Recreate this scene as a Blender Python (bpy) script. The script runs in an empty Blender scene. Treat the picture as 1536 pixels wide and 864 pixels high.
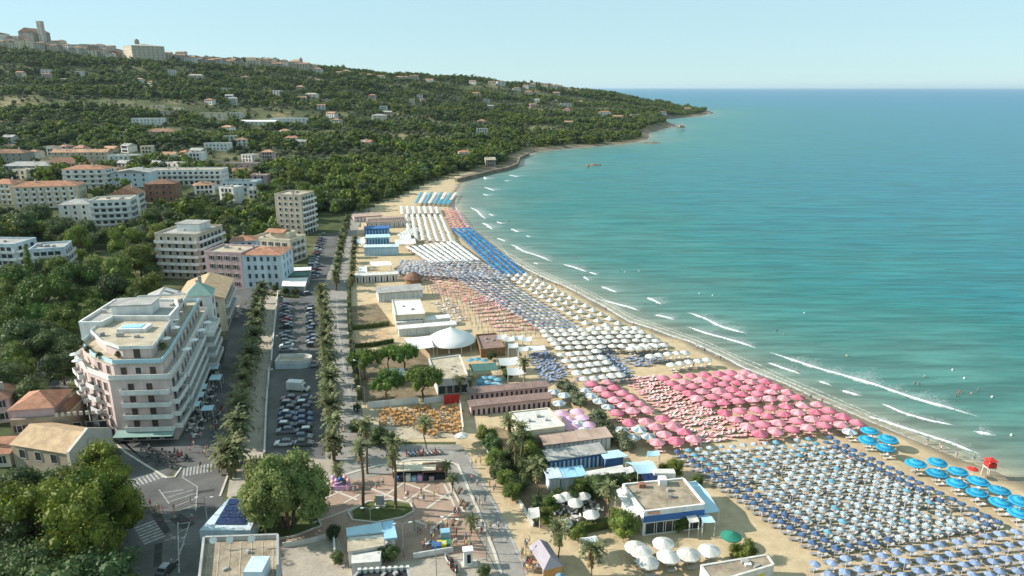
import bpy, bmesh, math, random
import numpy as np
from mathutils import Vector, Matrix, noise as mnoise
R = math.radians
random.seed(7); rng = np.random.default_rng(11)
scene = bpy.context.scene
col = scene.collection

# ------------------------------------------------------------------ camera, sky, sun, exposure
CAM_H, FOC, PITCH = 75.0, 1038.0, math.atan((432 - 131.0) / 1038.0)
cam = bpy.data.cameras.new('camera'); cam_ob = bpy.data.objects.new('camera', cam); col.objects.link(cam_ob)
cam_ob.location = (0, 0, CAM_H); cam_ob.rotation_euler = (math.pi / 2 - PITCH, 0, 0)
cam.sensor_width = 36.0; cam.lens = 36.0 * FOC / 1536.0; cam.clip_start = 1.0; cam.clip_end = 200000.0
scene.camera = cam_ob
SUN_EL, SUN_AZ = R(28), R(274)            # azimuth clockwise from +Y: the sun stands to the west, over the hill
world = bpy.data.worlds.new('World'); scene.world = world; world.use_nodes = True
wn = world.node_tree; bg = wn.nodes['Background']
sky = wn.nodes.new('ShaderNodeTexSky'); sky.sky_type = 'NISHITA'; sky.sun_disc = False
sky.sun_elevation = SUN_EL; sky.sun_rotation = SUN_AZ
sky.altitude = 80; sky.air_density = 1.0; sky.dust_density = 0.0; sky.ozone_density = 8.0
veil = wn.nodes.new('ShaderNodeMix'); veil.data_type = 'RGBA'; veil.inputs['Factor'].default_value = 0.70     # thin even high haze over the whole sky
veil.inputs['B'].default_value = (4.1, 5.85, 5.9, 1); wn.links.new(sky.outputs[0], veil.inputs['A']); wn.links.new(veil.outputs['Result'], bg.inputs[0]); bg.inputs[1].default_value = 0.09
sun = bpy.data.lights.new('sun', 'SUN'); sun.energy = 4.8; sun.angle = R(0.53); sun.color = (1.0, 0.935, 0.845)
sun_ob = bpy.data.objects.new('sun', sun); col.objects.link(sun_ob)
sd = Vector((math.sin(SUN_AZ) * math.cos(SUN_EL), math.cos(SUN_AZ) * math.cos(SUN_EL), math.sin(SUN_EL)))
sun_ob.rotation_euler = (-sd).to_track_quat('-Z', 'Y').to_euler(); sun_ob.location = (-150, 60, 260)
vs = scene.view_settings
vs.view_transform = 'Standard'; vs.look = 'None'; vs.exposure = 0.76; vs.gamma = 1.0; vs.use_curve_mapping = False
scene.cycles.max_bounces = 5; scene.cycles.diffuse_bounces = 2; scene.cycles.glossy_bounces = 2
scene.cycles.transmission_bounces = 3; scene.cycles.transparent_max_bounces = 8
scene.cycles.use_denoising = True

# ------------------------------------------------------------------ survey: where a sight line of the drone meets a level
SP, CP = math.sin(PITCH), math.cos(PITCH)
def slope(py):
    d = (432 - py) / FOC
    return (-SP + d * CP) / (CP + d * SP)
def fwd(py):
    return CP + (432 - py) / FOC * SP
def G(px, py, z=0.0):
    Y = (z - CAM_H) / slope(py)
    return Vector(((px - 768) / FOC * Y / fwd(py), Y, z))
def zq(ox, oy, s, *pts):
    return [(ox + x / s, oy + y / s) for x, y in pts]
def lerp(a, b, t): return a + (b - a) * t
def smooth(a, b, x):
    t = np.clip((x - a) / (b - a), 0, 1); return t * t * (3 - 2 * t)

# ------------------------------------------------------------------ materials
MATS = {}
def nd(t, kind, **kw):
    n = t.nodes.new(kind)
    for k, v in kw.items(): setattr(n, k, v)
    return n
def mat(name, c, rough=0.7, var=0.15, scale=1.0, spec=0.3, bump=0.0, c2=None, metal=0.0, rnd=0.0, coord='pos', fine=0.0, stretch=None):
    """Principled with noise-driven tint; rnd adds per-object value variation."""
    m = bpy.data.materials.new(name); m.use_nodes = True; t = m.node_tree; p = t.nodes['Principled BSDF']
    p.inputs['Roughness'].default_value = rough; p.inputs['Specular IOR Level'].default_value = spec; p.inputs['Metallic'].default_value = metal
    geo = nd(t, 'ShaderNodeNewGeometry'); src = geo.outputs['Position']
    if stretch:
        mp = nd(t, 'ShaderNodeMapping'); mp.inputs['Scale'].default_value = stretch[0]; mp.inputs['Rotation'].default_value = (0, 0, stretch[1])
        t.links.new(src, mp.inputs[0]); src = mp.outputs[0]
    no = nd(t, 'ShaderNodeTexNoise'); no.inputs['Scale'].default_value = scale; no.inputs['Detail'].default_value = 5.0; no.inputs['Roughness'].default_value = 0.62
    t.links.new(src, no.inputs['Vector'])
    rp = nd(t, 'ShaderNodeValToRGB'); e = rp.color_ramp.elements
    a = c2 if c2 else tuple(x * (1 - var) for x in c); b = tuple(min(1, x * (1 + var)) for x in c) if not c2 else c
    e[0].position = 0.33; e[0].color = (*a, 1); e[1].position = 0.67; e[1].color = (*b, 1)
    t.links.new(no.outputs[0], rp.inputs[0]); out = rp.outputs[0]
    if rnd:
        oi = nd(t, 'ShaderNodeObjectInfo'); mr = nd(t, 'ShaderNodeMapRange')
        mr.inputs[3].default_value = 1 - rnd; mr.inputs[4].default_value = 1 + rnd
        t.links.new(oi.outputs['Random'], mr.inputs[0])
        hs = nd(t, 'ShaderNodeHueSaturation'); t.links.new(mr.outputs[0], hs.inputs['Value']); t.links.new(out, hs.inputs['Color']); out = hs.outputs[0]
    if fine:
        n2 = nd(t, 'ShaderNodeTexNoise'); n2.inputs['Scale'].default_value = fine; n2.inputs['Detail'].default_value = 3
        t.links.new(geo.outputs['Position'], n2.inputs['Vector'])
        r2 = nd(t, 'ShaderNodeMapRange'); r2.inputs[3].default_value = 0.72; r2.inputs[4].default_value = 1.28
        t.links.new(n2.outputs[0], r2.inputs[0]); h2 = nd(t, 'ShaderNodeHueSaturation')
        t.links.new(r2.outputs[0], h2.inputs['Value']); t.links.new(out, h2.inputs['Color']); out = h2.outputs[0]
    t.links.new(out, p.inputs['Base Color'])
    if bump:
        bp = nd(t, 'ShaderNodeBump'); bp.inputs['Strength'].default_value = bump; bp.inputs['Distance'].default_value = 0.2
        t.links.new(no.outputs[0], bp.inputs['Height']); t.links.new(bp.outputs[0], p.inputs['Normal'])
    MATS[name] = m; return m
def foliage_mat(name, dark, light, rnd=0.25, trans=0.25, scale=0.35):
    m = bpy.data.materials.new(name); m.use_nodes = True; t = m.node_tree; p = t.nodes['Principled BSDF']
    p.inputs['Roughness'].default_value = 0.65; p.inputs['Specular IOR Level'].default_value = 0.2
    geo = nd(t, 'ShaderNodeNewGeometry'); no = nd(t, 'ShaderNodeTexNoise'); no.inputs['Scale'].default_value = scale; no.inputs['Detail'].default_value = 4
    t.links.new(geo.outputs['Position'], no.inputs['Vector'])
    rp = nd(t, 'ShaderNodeValToRGB'); e = rp.color_ramp.elements
    e[0].position = 0.3; e[0].color = (*dark, 1); e[1].position = 0.7; e[1].color = (*light, 1)
    t.links.new(no.outputs[0], rp.inputs[0])
    oi = nd(t, 'ShaderNodeObjectInfo'); mr = nd(t, 'ShaderNodeMapRange'); mr.inputs[3].default_value = 1 - rnd; mr.inputs[4].default_value = 1 + rnd
    t.links.new(oi.outputs['Random'], mr.inputs[0]); hs = nd(t, 'ShaderNodeHueSaturation')
    m2 = nd(t, 'ShaderNodeMapRange'); m2.inputs[3].default_value = 0.475; m2.inputs[4].default_value = 0.515
    wn_ = nd(t, 'ShaderNodeTexWhiteNoise', noise_dimensions='1D'); t.links.new(oi.outputs['Random'], wn_.inputs['W']); t.links.new(wn_.outputs['Value'], m2.inputs[0])
    t.links.new(m2.outputs[0], hs.inputs['Hue'])
    t.links.new(mr.outputs[0], hs.inputs['Value']); t.links.new(rp.outputs[0], hs.inputs['Color']); t.links.new(hs.outputs[0], p.inputs['Base Color'])
    tr = nd(t, 'ShaderNodeBsdfTranslucent'); t.links.new(hs.outputs[0], tr.inputs['Color'])
    mx = nd(t, 'ShaderNodeMixShader'); mx.inputs[0].default_value = trans
    t.links.new(p.outputs[0], mx.inputs[1]); t.links.new(tr.outputs[0], mx.inputs[2]); t.links.new(mx.outputs[0], t.nodes['Material Output'].inputs[0])
    MATS[name] = m; return m
def random_mat(name, cols, rough=0.5, spec=0.4, coat=0.0):
    """each object takes one of the listed colours"""
    m = bpy.data.materials.new(name); m.use_nodes = True; t = m.node_tree; p = t.nodes['Principled BSDF']
    p.inputs['Roughness'].default_value = rough; p.inputs['Specular IOR Level'].default_value = spec; p.inputs['Coat Weight'].default_value = coat
    oi = nd(t, 'ShaderNodeObjectInfo'); rp = nd(t, 'ShaderNodeValToRGB'); rp.color_ramp.interpolation = 'CONSTANT'; e = rp.color_ramp.elements
    for i, c in enumerate(cols):
        x = e[i] if i < 2 else e.new(i / len(cols))
        x.position = i / len(cols); x.color = (*c, 1)
    t.links.new(oi.outputs['Random'], rp.inputs[0]); t.links.new(rp.outputs[0], p.inputs['Base Color']); MATS[name] = m; return m

mat('asphalt', (0.115, 0.112, 0.108), 0.9, 0.32, 0.12, 0.2, fine=3.0)
mat('paving', (0.36, 0.315, 0.255), 0.9, 0.14, 0.3, 0.2, fine=2.0)
mat('paving_grey', (0.27, 0.25, 0.225), 0.9, 0.14, 0.3, 0.2, fine=2.0)
mat('brick_paving', (0.33, 0.232, 0.178), 0.9, 0.16, 0.35, 0.2, fine=2.5)
mat('pale_stone', (0.52, 0.47, 0.40), 0.85, 0.12, 0.5, 0.2)
mat('road_paint', (0.44, 0.43, 0.41), 0.8, 0.3, 1.2, 0.2, c2=(0.22, 0.215, 0.21))
mat('white', (0.66, 0.65, 0.62), 0.6, 0.17, 0.4, 0.3, stretch=((1.1, 1.1, 0.3), 0))
mat('white_rough', (0.56, 0.54, 0.50), 0.85, 0.17, 0.7, 0.2, stretch=((1.1, 1.1, 0.3), 0))
mat('membrane', (0.66, 0.66, 0.64), 0.55, 0.05, 0.4, 0.3)
mat('cream', (0.60, 0.52, 0.39), 0.85, 0.17, 0.4, 0.2, stretch=((1.1, 1.1, 0.3), 0))
mat('beige', (0.46, 0.40, 0.31), 0.85, 0.17, 0.4, 0.2, stretch=((1.1, 1.1, 0.3), 0))
mat('ochre', (0.50, 0.36, 0.17), 0.85, 0.15, 0.4, 0.2)
mat('pink_wall', (0.56, 0.445, 0.41), 0.85, 0.17, 0.4, 0.2, stretch=((1.1, 1.1, 0.3), 0))
mat('mauve_wall', (0.50, 0.36, 0.36), 0.85, 0.17, 0.4, 0.2, stretch=((1.1, 1.1, 0.3), 0))
mat('pale_blue_wall', (0.50, 0.58, 0.63), 0.8, 0.17, 0.4, 0.2, stretch=((1.1, 1.1, 0.3), 0))
mat('grey_wall', (0.36, 0.36, 0.35), 0.85, 0.17, 0.4, 0.2, stretch=((1.1, 1.1, 0.3), 0))
mat('old_stone', (0.34, 0.28, 0.21), 0.9, 0.2, 0.3, 0.15)
mat('town_wall', (0.38, 0.345, 0.295), 0.9, 0.18, 0.1, 0.15, rnd=0.35)
mat('brick', (0.26, 0.13, 0.085), 0.9, 0.2, 0.5, 0.15)
mat('terracotta', (0.35, 0.175, 0.11), 0.85, 0.28, 0.6, 0.2, fine=3.0)
mat('old_tile', (0.44, 0.31, 0.19), 0.85, 0.2, 0.6, 0.2, fine=3.0)
mat('dark_tile', (0.20, 0.11, 0.075), 0.85, 0.25, 0.6, 0.2, fine=3.0)
mat('town_roof', (0.33, 0.20, 0.13), 0.9, 0.3, 0.2, 0.15, rnd=0.3)
mat('roof_felt', (0.42, 0.36, 0.27), 0.95, 0.2, 0.35, 0.15, fine=1.6)
mat('roof_brown', (0.30, 0.245, 0.18), 0.95, 0.3, 0.45, 0.15, fine=1.6)
mat('roof_grey', (0.34, 0.33, 0.31), 0.95, 0.2, 0.3, 0.15, fine=1.6)
mat('roof_mauve', (0.24, 0.165, 0.145), 0.95, 0.2, 0.4, 0.15)
mat('roof_rose', (0.40, 0.29, 0.235), 0.95, 0.2, 0.4, 0.15)
mat('green_copper', (0.22, 0.33, 0.29), 0.7, 0.15, 0.4, 0.3)
mat('dark_glass', (0.035, 0.042, 0.05), 0.15, 0.2, 1.0, 0.5)
mat('shutter', (0.075, 0.05, 0.04), 0.7, 0.2, 1.0, 0.3)
mat('dark', (0.03, 0.03, 0.032), 0.8, 0.3, 0.7, 0.2)
mat('metal', (0.28, 0.29, 0.30), 0.45, 0.15, 1.0, 0.5, metal=0.4)
mat('dark_metal', (0.06, 0.06, 0.06), 0.5, 0.2, 1.0, 0.5)
mat('wood', (0.24, 0.14, 0.075), 0.8, 0.25, 0.9, 0.2)
mat('blue_paint', (0.045, 0.135, 0.34), 0.6, 0.12, 0.5, 0.3)
mat('light_blue', (0.30, 0.52, 0.66), 0.6, 0.10, 0.5, 0.3)
mat('sail_blue', (0.42, 0.60, 0.68), 0.6, 0.06, 0.5, 0.3)
mat('green_roof', (0.06, 0.14, 0.12), 0.7, 0.15, 0.5, 0.3)
mat('solar', (0.012, 0.022, 0.085), 0.2, 0.2, 0.5, 0.6)
mat('orange', (0.44, 0.24, 0.09), 0.7, 0.2, 1.0, 0.2)
mat('red', (0.50, 0.035, 0.03), 0.5, 0.15, 1.0, 0.3)
mat('yellow', (0.68, 0.50, 0.03), 0.5, 0.1, 1.0, 0.3)
mat('lilac', (0.60, 0.38, 0.60), 0.7, 0.12, 0.5, 0.2)
mat('soft_pink', (0.78, 0.40, 0.42), 0.7, 0.12, 0.5, 0.2)
mat('grey_cloth', (0.30, 0.27, 0.30), 0.7, 0.12, 0.5, 0.2)
mat('trunk', (0.115, 0.08, 0.055), 0.95, 0.3, 1.2, 0.1)
mat('palm_trunk', (0.15, 0.105, 0.07), 0.95, 0.3, 2.5, 0.1)
mat('dead_frond', (0.25, 0.17, 0.085), 0.9, 0.3, 1.5, 0.1)
mat('lawn', (0.085, 0.10, 0.035), 0.95, 0.3, 0.4, 0.1, fine=2.0)
mat('soil', (0.20, 0.155, 0.10), 0.95, 0.3, 0.3, 0.1, fine=1.5)
mat('rock', (0.22, 0.18, 0.13), 0.95, 0.35, 0.2, 0.15, bump=0.4)
mat('chair_grey', (0.11, 0.10, 0.10), 0.6, 0.2, 1.0, 0.3)
foliage_mat('leaf_pine', (0.045, 0.08, 0.016), (0.20, 0.25, 0.035), 0.22, 0.22)
foliage_mat('leaf_stone_pine', (0.035, 0.075, 0.018), (0.13, 0.20, 0.035), 0.2, 0.2)
foliage_mat('leaf_broad', (0.050, 0.085, 0.020), (0.18, 0.23, 0.048), 0.3, 0.25)
foliage_mat('leaf_dark', (0.038, 0.066, 0.024), (0.115, 0.155, 0.055), 0.35, 0.2)
foliage_mat('leaf_olive', (0.085, 0.105, 0.06), (0.19, 0.215, 0.12), 0.3, 0.2)
foliage_mat('leaf_plane', (0.10, 0.145, 0.042), (0.29, 0.33, 0.11), 0.1, 0.3)
foliage_mat('leaf_palm', (0.06, 0.085, 0.035), (0.21, 0.215, 0.095), 0.2, 0.2, 0.9)
foliage_mat('leaf_hedge', (0.034, 0.06, 0.016), (0.105, 0.125, 0.036), 0.2, 0.15, 0.6)

# ------------------------------------------------------------------ mesh builder
class MB:
    def __init__(s): s.v = []; s.f = []; s.m = []
    def add(s, vs, fs, m=0):
        o = len(s.v); s.v += [tuple(v) for v in vs]; s.f += [tuple(i + o for i in f) for f in fs]; s.m += [m] * len(fs); return s
    def prism(s, pts, z0, z1, m=0, top=None, bottom=True):
        """pts CCW list of (x, y); z1 may be a list"""
        n = len(pts); zt = z1 if isinstance(z1, (list, tuple)) else [z1] * n
        vs = [(p[0], p[1], z0) for p in pts] + [(p[0], p[1], zt[i]) for i, p in enumerate(pts)]
        s.add(vs, [(i, (i + 1) % n, n + (i + 1) % n, n + i) for i in range(n)] + ([tuple(range(n - 1, -1, -1))] if bottom else []), m)
        o = len(s.v) - 2 * n; s.f.append(tuple(o + n + i for i in range(n))); s.m.append(m if top is None else top); return s
    def box(s, c, d, rz=0.0, m=0):
        hx, hy = d[0] / 2, d[1] / 2; ca, sa = math.cos(rz), math.sin(rz)
        pts = [(c[0] + x * ca - y * sa, c[1] + x * sa + y * ca) for x, y in ((-hx, -hy), (hx, -hy), (hx, hy), (-hx, hy))]
        return s.prism(pts, c[2], c[2] + d[2], m)
    def bar(s, a, b, w, h, m=0):
        """beam from a to b, width w (level) and height h, a and b at the bottom centre line"""
        a, b = Vector(a), Vector(b); d = (b - a); n = Vector((-d.y, d.x, 0)); n = n.normalized() * w / 2 if n.length > 1e-6 else Vector((w / 2, 0, 0))
        up = Vector((0, 0, h))
        vs = [a - n, b - n, b + n, a + n, a - n + up, b - n + up, b + n + up, a + n + up]
        return s.add(vs, [(0, 3, 2, 1), (4, 5, 6, 7), (0, 1, 5, 4), (1, 2, 6, 5), (2, 3, 7, 6), (3, 0, 4, 7)], m)
    def tube(s, pts, rad, n=8, m=0, cap=True):
        pts = [Vector(p) for p in pts]; rings = []
        for i, p in enumerate(pts):
            d = (pts[min(i + 1, len(pts) - 1)] - pts[max(i - 1, 0)]).normalized()
            u = d.orthogonal().normalized() if abs(d.z) < 0.95 else Vector((1, 0, 0)); u = (u - d * u.dot(d)).normalized(); w = d.cross(u)
            r = rad[i] if isinstance(rad, (list, tuple)) else rad
            rings.append([p + (u * math.cos(2 * math.pi * k / n) + w * math.sin(2 * math.pi * k / n)) * r for k in range(n)])
        vs = [v for rg in rings for v in rg]; fs = []
        for i in range(len(pts) - 1):
            for k in range(n): fs.append((i * n + k, i * n + (k + 1) % n, (i + 1) * n + (k + 1) % n, (i + 1) * n + k))
        if cap: fs += [tuple(range(n - 1, -1, -1)), tuple((len(pts) - 1) * n + k for k in range(n))]
        return s.add(vs, fs, m)
    def lathe(s, prof, n=12, m=0, c=(0, 0, 0)):
        vs = []; fs = []
        for r, z in prof: vs += [(c[0] + r * math.cos(2 * math.pi * k / n), c[1] + r * math.sin(2 * math.pi * k / n), c[2] + z) for k in range(n)]
        for i in range(len(prof) - 1):
            for k in range(n): fs.append((i * n + k, i * n + (k + 1) % n, (i + 1) * n + (k + 1) % n, (i + 1) * n + k))
        return s.add(vs, fs, m)
    def mesh(s, name, mats, smooth=False):
        me = bpy.data.meshes.new(name); me.from_pydata(s.v, [], s.f)
        for x in (mats if isinstance(mats, (list, tuple)) else [mats]): me.materials.append(MATS[x] if isinstance(x, str) else x)
        if any(s.m): me.polygons.foreach_set('material_index', s.m)
        if smooth: me.polygons.foreach_set('use_smooth', [True] * len(s.f))
        me.update(); return me
    def build(s, name, mats, parent=None, loc=(0, 0, 0), rz=0.0, smooth=False):
        return ob(name, s.mesh(name, mats, smooth), parent, loc, rz)
def ob(name, me, parent=None, loc=(0, 0, 0), rz=0.0, sc=None):
    o = bpy.data.objects.new(name, me); col.objects.link(o)
    if parent is not None: o.parent = parent
    o.location = loc; o.rotation_euler = (0, 0, rz)
    if sc is not None: o.scale = sc if hasattr(sc, '__len__') else (sc, sc, sc)
    return o
def tag(o, label, cat, group=None):
    o['label'] = label; o['category'] = cat
    if group: o['group'] = group
    return o
def thing(name, label, cat, loc=(0, 0, 0), rz=0.0, group=None):
    return tag(ob(name, None, None, loc, rz), label, cat, group)
def struct(o): o['kind'] = 'structure'; return o
def stuff(o, label, cat): o['kind'] = 'stuff'; o['label'] = label; o['category'] = cat; return o
def dup(root, loc, rz=0.0, sc=None, label=None, group=None):
    r = root.copy(); col.objects.link(r); r.location = loc; r.rotation_euler = (0, 0, rz)
    if sc is not None: r.scale = sc if hasattr(sc, '__len__') else (sc, sc, sc)
    if label: r['label'] = label
    if group: r['group'] = group
    for ch in KIDS.get(root.name, ()):
        c = ch.copy(); col.objects.link(c); c.parent = r
    return r
KIDS = {}
def remember(root): KIDS[root.name] = list(root.children); return root

# ------------------------------------------------------------------ land: coast line and heights
SEA_Z = -0.8
coast_px = ([(2300, 1040), (1900, 872), (1700, 790), (1536, 722), (1440, 687), (1394, 666), (1303, 631), (1244, 604), (1206, 588), (1107, 545), (1037, 512), (945, 481),
             (900, 455), (865, 436), (812, 414), (760, 386), (721, 354), (698, 335), (684, 309), (686, 288), (694, 273), (699, 266), (730, 257), (760, 252), (778, 246),
             (780, 236), (795, 230), (813, 226), (862, 221.5), (910, 218), (950, 214), (970, 209), (974, 204), (969, 201), (980, 197), (992, 194), (1011, 188), (998, 184),
             (982, 180), (1000, 178), (1018, 177), (1050, 174), (1062, 170), (1066, 167)])
coast = [G(x, y, SEA_Z).xy for x, y in coast_px]
tip = coast[-1]
poly = np.array([tuple(p) for p in coast] + [(tip.x - 60, tip.y + 150), (tip.x - 200, tip.y + 500), (tip.x - 500, 4200), (-1500, 6500), (-9000, 6500), (-9000, -300), (coast[0].x, -300)])
def shore_dist(P):
    """signed distance to the waterline, positive on land"""
    x, y = P[:, 0], P[:, 1]; d2 = np.full(len(P), 1e18); ins = np.zeros(len(P), bool); n = len(poly)
    for i in range(n):
        a, b = poly[i], poly[(i + 1) % n]; e = b - a
        t = np.clip(((x - a[0]) * e[0] + (y - a[1]) * e[1]) / (e @ e), 0, 1)
        d2 = np.minimum(d2, (x - a[0] - t * e[0]) ** 2 + (y - a[1] - t * e[1]) ** 2)
        c = ((a[1] > y) != (b[1] > y)); xi = e[0] * (y - a[1]) / (e[1] if abs(e[1]) > 1e-9 else 1e-9) + a[0]
        ins ^= c & (x < xi)
    return np.where(ins, 1, -1) * np.sqrt(d2)
PROF = {-400: (290, [(330, 350), (290, 440), (225, 650), (140, 1020), (90, 1350), (50, 1480)]),
        0: (300, [(330, 370), (270, 480), (200, 750), (130, 1100), (92, 1350), (59, 1500)]),
        200: (310, [(330, 380), (290, 440), (250, 560), (200, 760), (150, 1050), (112, 1300), (81, 1550)]),
        400: (360, [(290, 490), (250, 620), (200, 850), (150, 1150), (122, 1380), (94, 1650)]),
        520: (440, [(285, 520), (245, 660), (200, 900), (155, 1250), (128, 1450), (106, 1700)]),
        600: (500, [(270, 580), (240, 700), (200, 950), (160, 1300), (133, 1550), (114, 1750)]),
        700: (610, [(240, 720), (200, 1000), (160, 1450), (138, 1750), (121, 1850)]),
        800: (820, [(205, 1020), (180, 1300), (150, 1700), (130, 1950)]),
        900: (900, [(205, 1080), (190, 1250), (165, 1650), (142, 2150)]),
        980: (1100, [(190, 1300), (175, 1600), (160, 2000), (154, 2250)]),
        1030: (1500, [(180, 1650), (169, 2100), (163, 2300)]),
        1070: (1500, [(172, 2000), (168, 2300)])}
cols_r, cols_p = [], []
YS = np.concatenate([np.linspace(0, 400, 81), np.geomspace(405, 7000, 240)])
for cx, (y0, pts) in sorted(PROF.items()):
    ys = [0, y0] + [p[1] for p in pts]; zs = [0, 0] + [max(0.0, CAM_H + Y * slope(py)) for py, Y in pts]
    ys += [ys[-1] + 350, ys[-1] + 2500, 9000]; zs += [zs[-1] - 2, zs[-1] * 0.55, zs[-1] * 0.3]
    z = np.interp(YS, ys, zs); k = np.hanning(9); k /= k.sum(); zz = np.convolve(np.pad(z, 4, mode='edge'), k, 'valid')
    cols_r.append((cx - 768) / FOC / 1.03); cols_p.append(np.where(YS < y0 - 4, 0, zz))
cols_r = np.array(cols_r); cols_p = np.array(cols_p)
def fbm(P, s, seed, octv=3):
    out = np.zeros(len(P)); a = 1.0
    r = np.random.default_rng(seed)
    for o in range(octv):
        for _ in range(4):
            th = r.uniform(0, 6.28); ph = r.uniform(0, 6.28); f = s * 2 ** o * r.uniform(0.7, 1.3)
            out += a * 0.3 * np.sin((P[:, 0] * math.cos(th) + P[:, 1] * math.sin(th)) * f * 6.28 + ph)
        a *= 0.5
    return out
def height(P):
    P = np.asarray(P, float).reshape(-1, 2); Y = np.maximum(P[:, 1], 1.0); r = np.clip(P[:, 0] / Y, cols_r[0], cols_r[-1])
    iy = np.interp(Y, YS, np.arange(len(YS))); i0 = np.clip(iy.astype(int), 0, len(YS) - 2); fy = iy - i0
    j = np.clip(np.searchsorted(cols_r, r) - 1, 0, len(cols_r) - 2); fr = (r - cols_r[j]) / (cols_r[j + 1] - cols_r[j]); fr = fr * fr * (3 - 2 * fr)
    z0 = cols_p[j, i0] * (1 - fy) + cols_p[j, i0 + 1] * fy; z1 = cols_p[j + 1, i0] * (1 - fy) + cols_p[j + 1, i0 + 1] * fy
    z = z0 * (1 - fr) + z1 * fr
    z = z + np.clip(z / 25.0, 0, 1) * (fbm(P, 1 / 340.0, 5) * 6.0)
    d = shore_dist(P); far = smooth(560, 680, P[:, 1])
    ramp = SEA_Z + np.where(d > 0, d * (0.045 + far * 0.55), d * 0.12)
    beach_free = (d > 22) & (far < 0.01)
    return np.where(beach_free, np.maximum(z, 0), np.minimum(np.maximum(z, 0.0), ramp))
def hgt(x, y): return float(height([(x, y)])[0])
def GT(px, py):
    """first point of the land that the sight line meets"""
    Y = np.concatenate([np.arange(60, 400, 2.0), np.geomspace(400, 3500, 500)]); z = CAM_H + Y * slope(py); X = (px - 768) / FOC / fwd(py) * Y
    h = height(np.stack([X, Y], 1)); k = np.nonzero(h >= z)[0]
    if len(k) == 0: return None
    i = k[0]; return Vector((X[i], Y[i], h[i]))

nr, ny = 330, 330
rr = np.linspace(-1.25, 1.15, nr); yy = np.concatenate([np.linspace(45, 60, 4)[:-1], np.geomspace(60, 6200, ny - 3)])
RR, YY = np.meshgrid(rr, yy); P = np.stack([(RR * YY).ravel(), YY.ravel()], 1); Hh = height(P); SD = shore_dist(P)
prom = [G(x, y).xy for x, y in ((800, 900), (745, 760), (690, 668), (640, 668), (560, 668), (548, 640), (530, 560), (522, 500), (522, 430), (524, 400), (530, 360), (540, 330), (560, 308), (606, 291), (646, 272), (684, 264))]
px_, py_ = np.array([p.x for p in prom]), np.array([p.y for p in prom]); order = np.argsort(py_)
edge = np.interp(P[:, 1], py_[order], px_[order])
is_sand = (P[:, 0] > edge - 1) & (P[:, 1] < 640) & (SD > -60)
V = np.column_stack([P, Hh]); idx = np.arange(ny * nr).reshape(ny, nr)
Q = np.stack([idx[:-1, :-1], idx[:-1, 1:], idx[1:, 1:], idx[1:, :-1]], -1).reshape(-1, 4)
keep = (SD[Q].max(1) > -60); Q = Q[keep]; sandf = is_sand[Q].all(1)
def grid_obj(name, F, m, smooth_=True):
    u, inv = np.unique(F, return_inverse=True); me = bpy.data.meshes.new(name); me.from_pydata(V[u].tolist(), [], inv.reshape(-1, 4).tolist())
    me.materials.append(m); me.polygons.foreach_set('use_smooth', [smooth_] * len(F))
    at = me.attributes.new('shore', 'FLOAT', 'POINT'); at.data.foreach_set('value', SD[u].astype(np.float32)); me.update()
    return struct(ob(name, me))
# hillside earth: dry grass, scrub and olive terraces
def ground_mat():
    m = bpy.data.materials.new('hillside'); m.use_nodes = True; t = m.node_tree; p = t.nodes['Principled BSDF']; p.inputs['Roughness'].default_value = 0.95; p.inputs['Specular IOR Level'].default_value = 0.1
    g = nd(t, 'ShaderNodeNewGeometry')
    n1 = nd(t, 'ShaderNodeTexNoise'); n1.inputs['Scale'].default_value = 0.011; n1.inputs['Detail'].default_value = 6; t.links.new(g.outputs['Position'], n1.inputs['Vector'])
    n2 = nd(t, 'ShaderNodeTexNoise'); n2.inputs['Scale'].default_value = 0.13; n2.inputs['Detail'].default_value = 6; n2.inputs['Roughness'].default_value = 0.7; t.links.new(g.outputs['Position'], n2.inputs['Vector'])
    r1 = nd(t, 'ShaderNodeValToRGB'); e = r1.color_ramp.elements
    e[0].position = 0.40; e[0].color = (0.062, 0.076, 0.032, 1); e[1].position = 0.70; e[1].color = (0.26, 0.205, 0.115, 1); x = e.new(0.56); x.color = (0.115, 0.12, 0.055, 1)
    t.links.new(n1.outputs[0], r1.inputs[0])
    r2 = nd(t, 'ShaderNodeMapRange'); r2.inputs[1].default_value = 0.3; r2.inputs[2].default_value = 0.7; r2.inputs[3].default_value = 0.55; r2.inputs[4].default_value = 1.4; t.links.new(n2.outputs[0], r2.inputs[0])
    h = nd(t, 'ShaderNodeHueSaturation'); t.links.new(r2.outputs[0], h.inputs['Value']); t.links.new(r1.outputs[0], h.inputs['Color'])
    at = nd(t, 'ShaderNodeAttribute'); at.attribute_name = 'shore'; mr = nd(t, 'ShaderNodeMapRange'); mr.inputs[1].default_value = 4; mr.inputs[2].default_value = 16; t.links.new(at.outputs['Fac'], mr.inputs[0])
    mx = nd(t, 'ShaderNodeMix', data_type='RGBA'); mx.inputs['A'].default_value = (0.20, 0.16, 0.115, 1); t.links.new(mr.outputs[0], mx.inputs['Factor']); t.links.new(h.outputs[0], mx.inputs['B'])
    t.links.new(mx.outputs['Result'], p.inputs['Base Color']); return m
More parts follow.
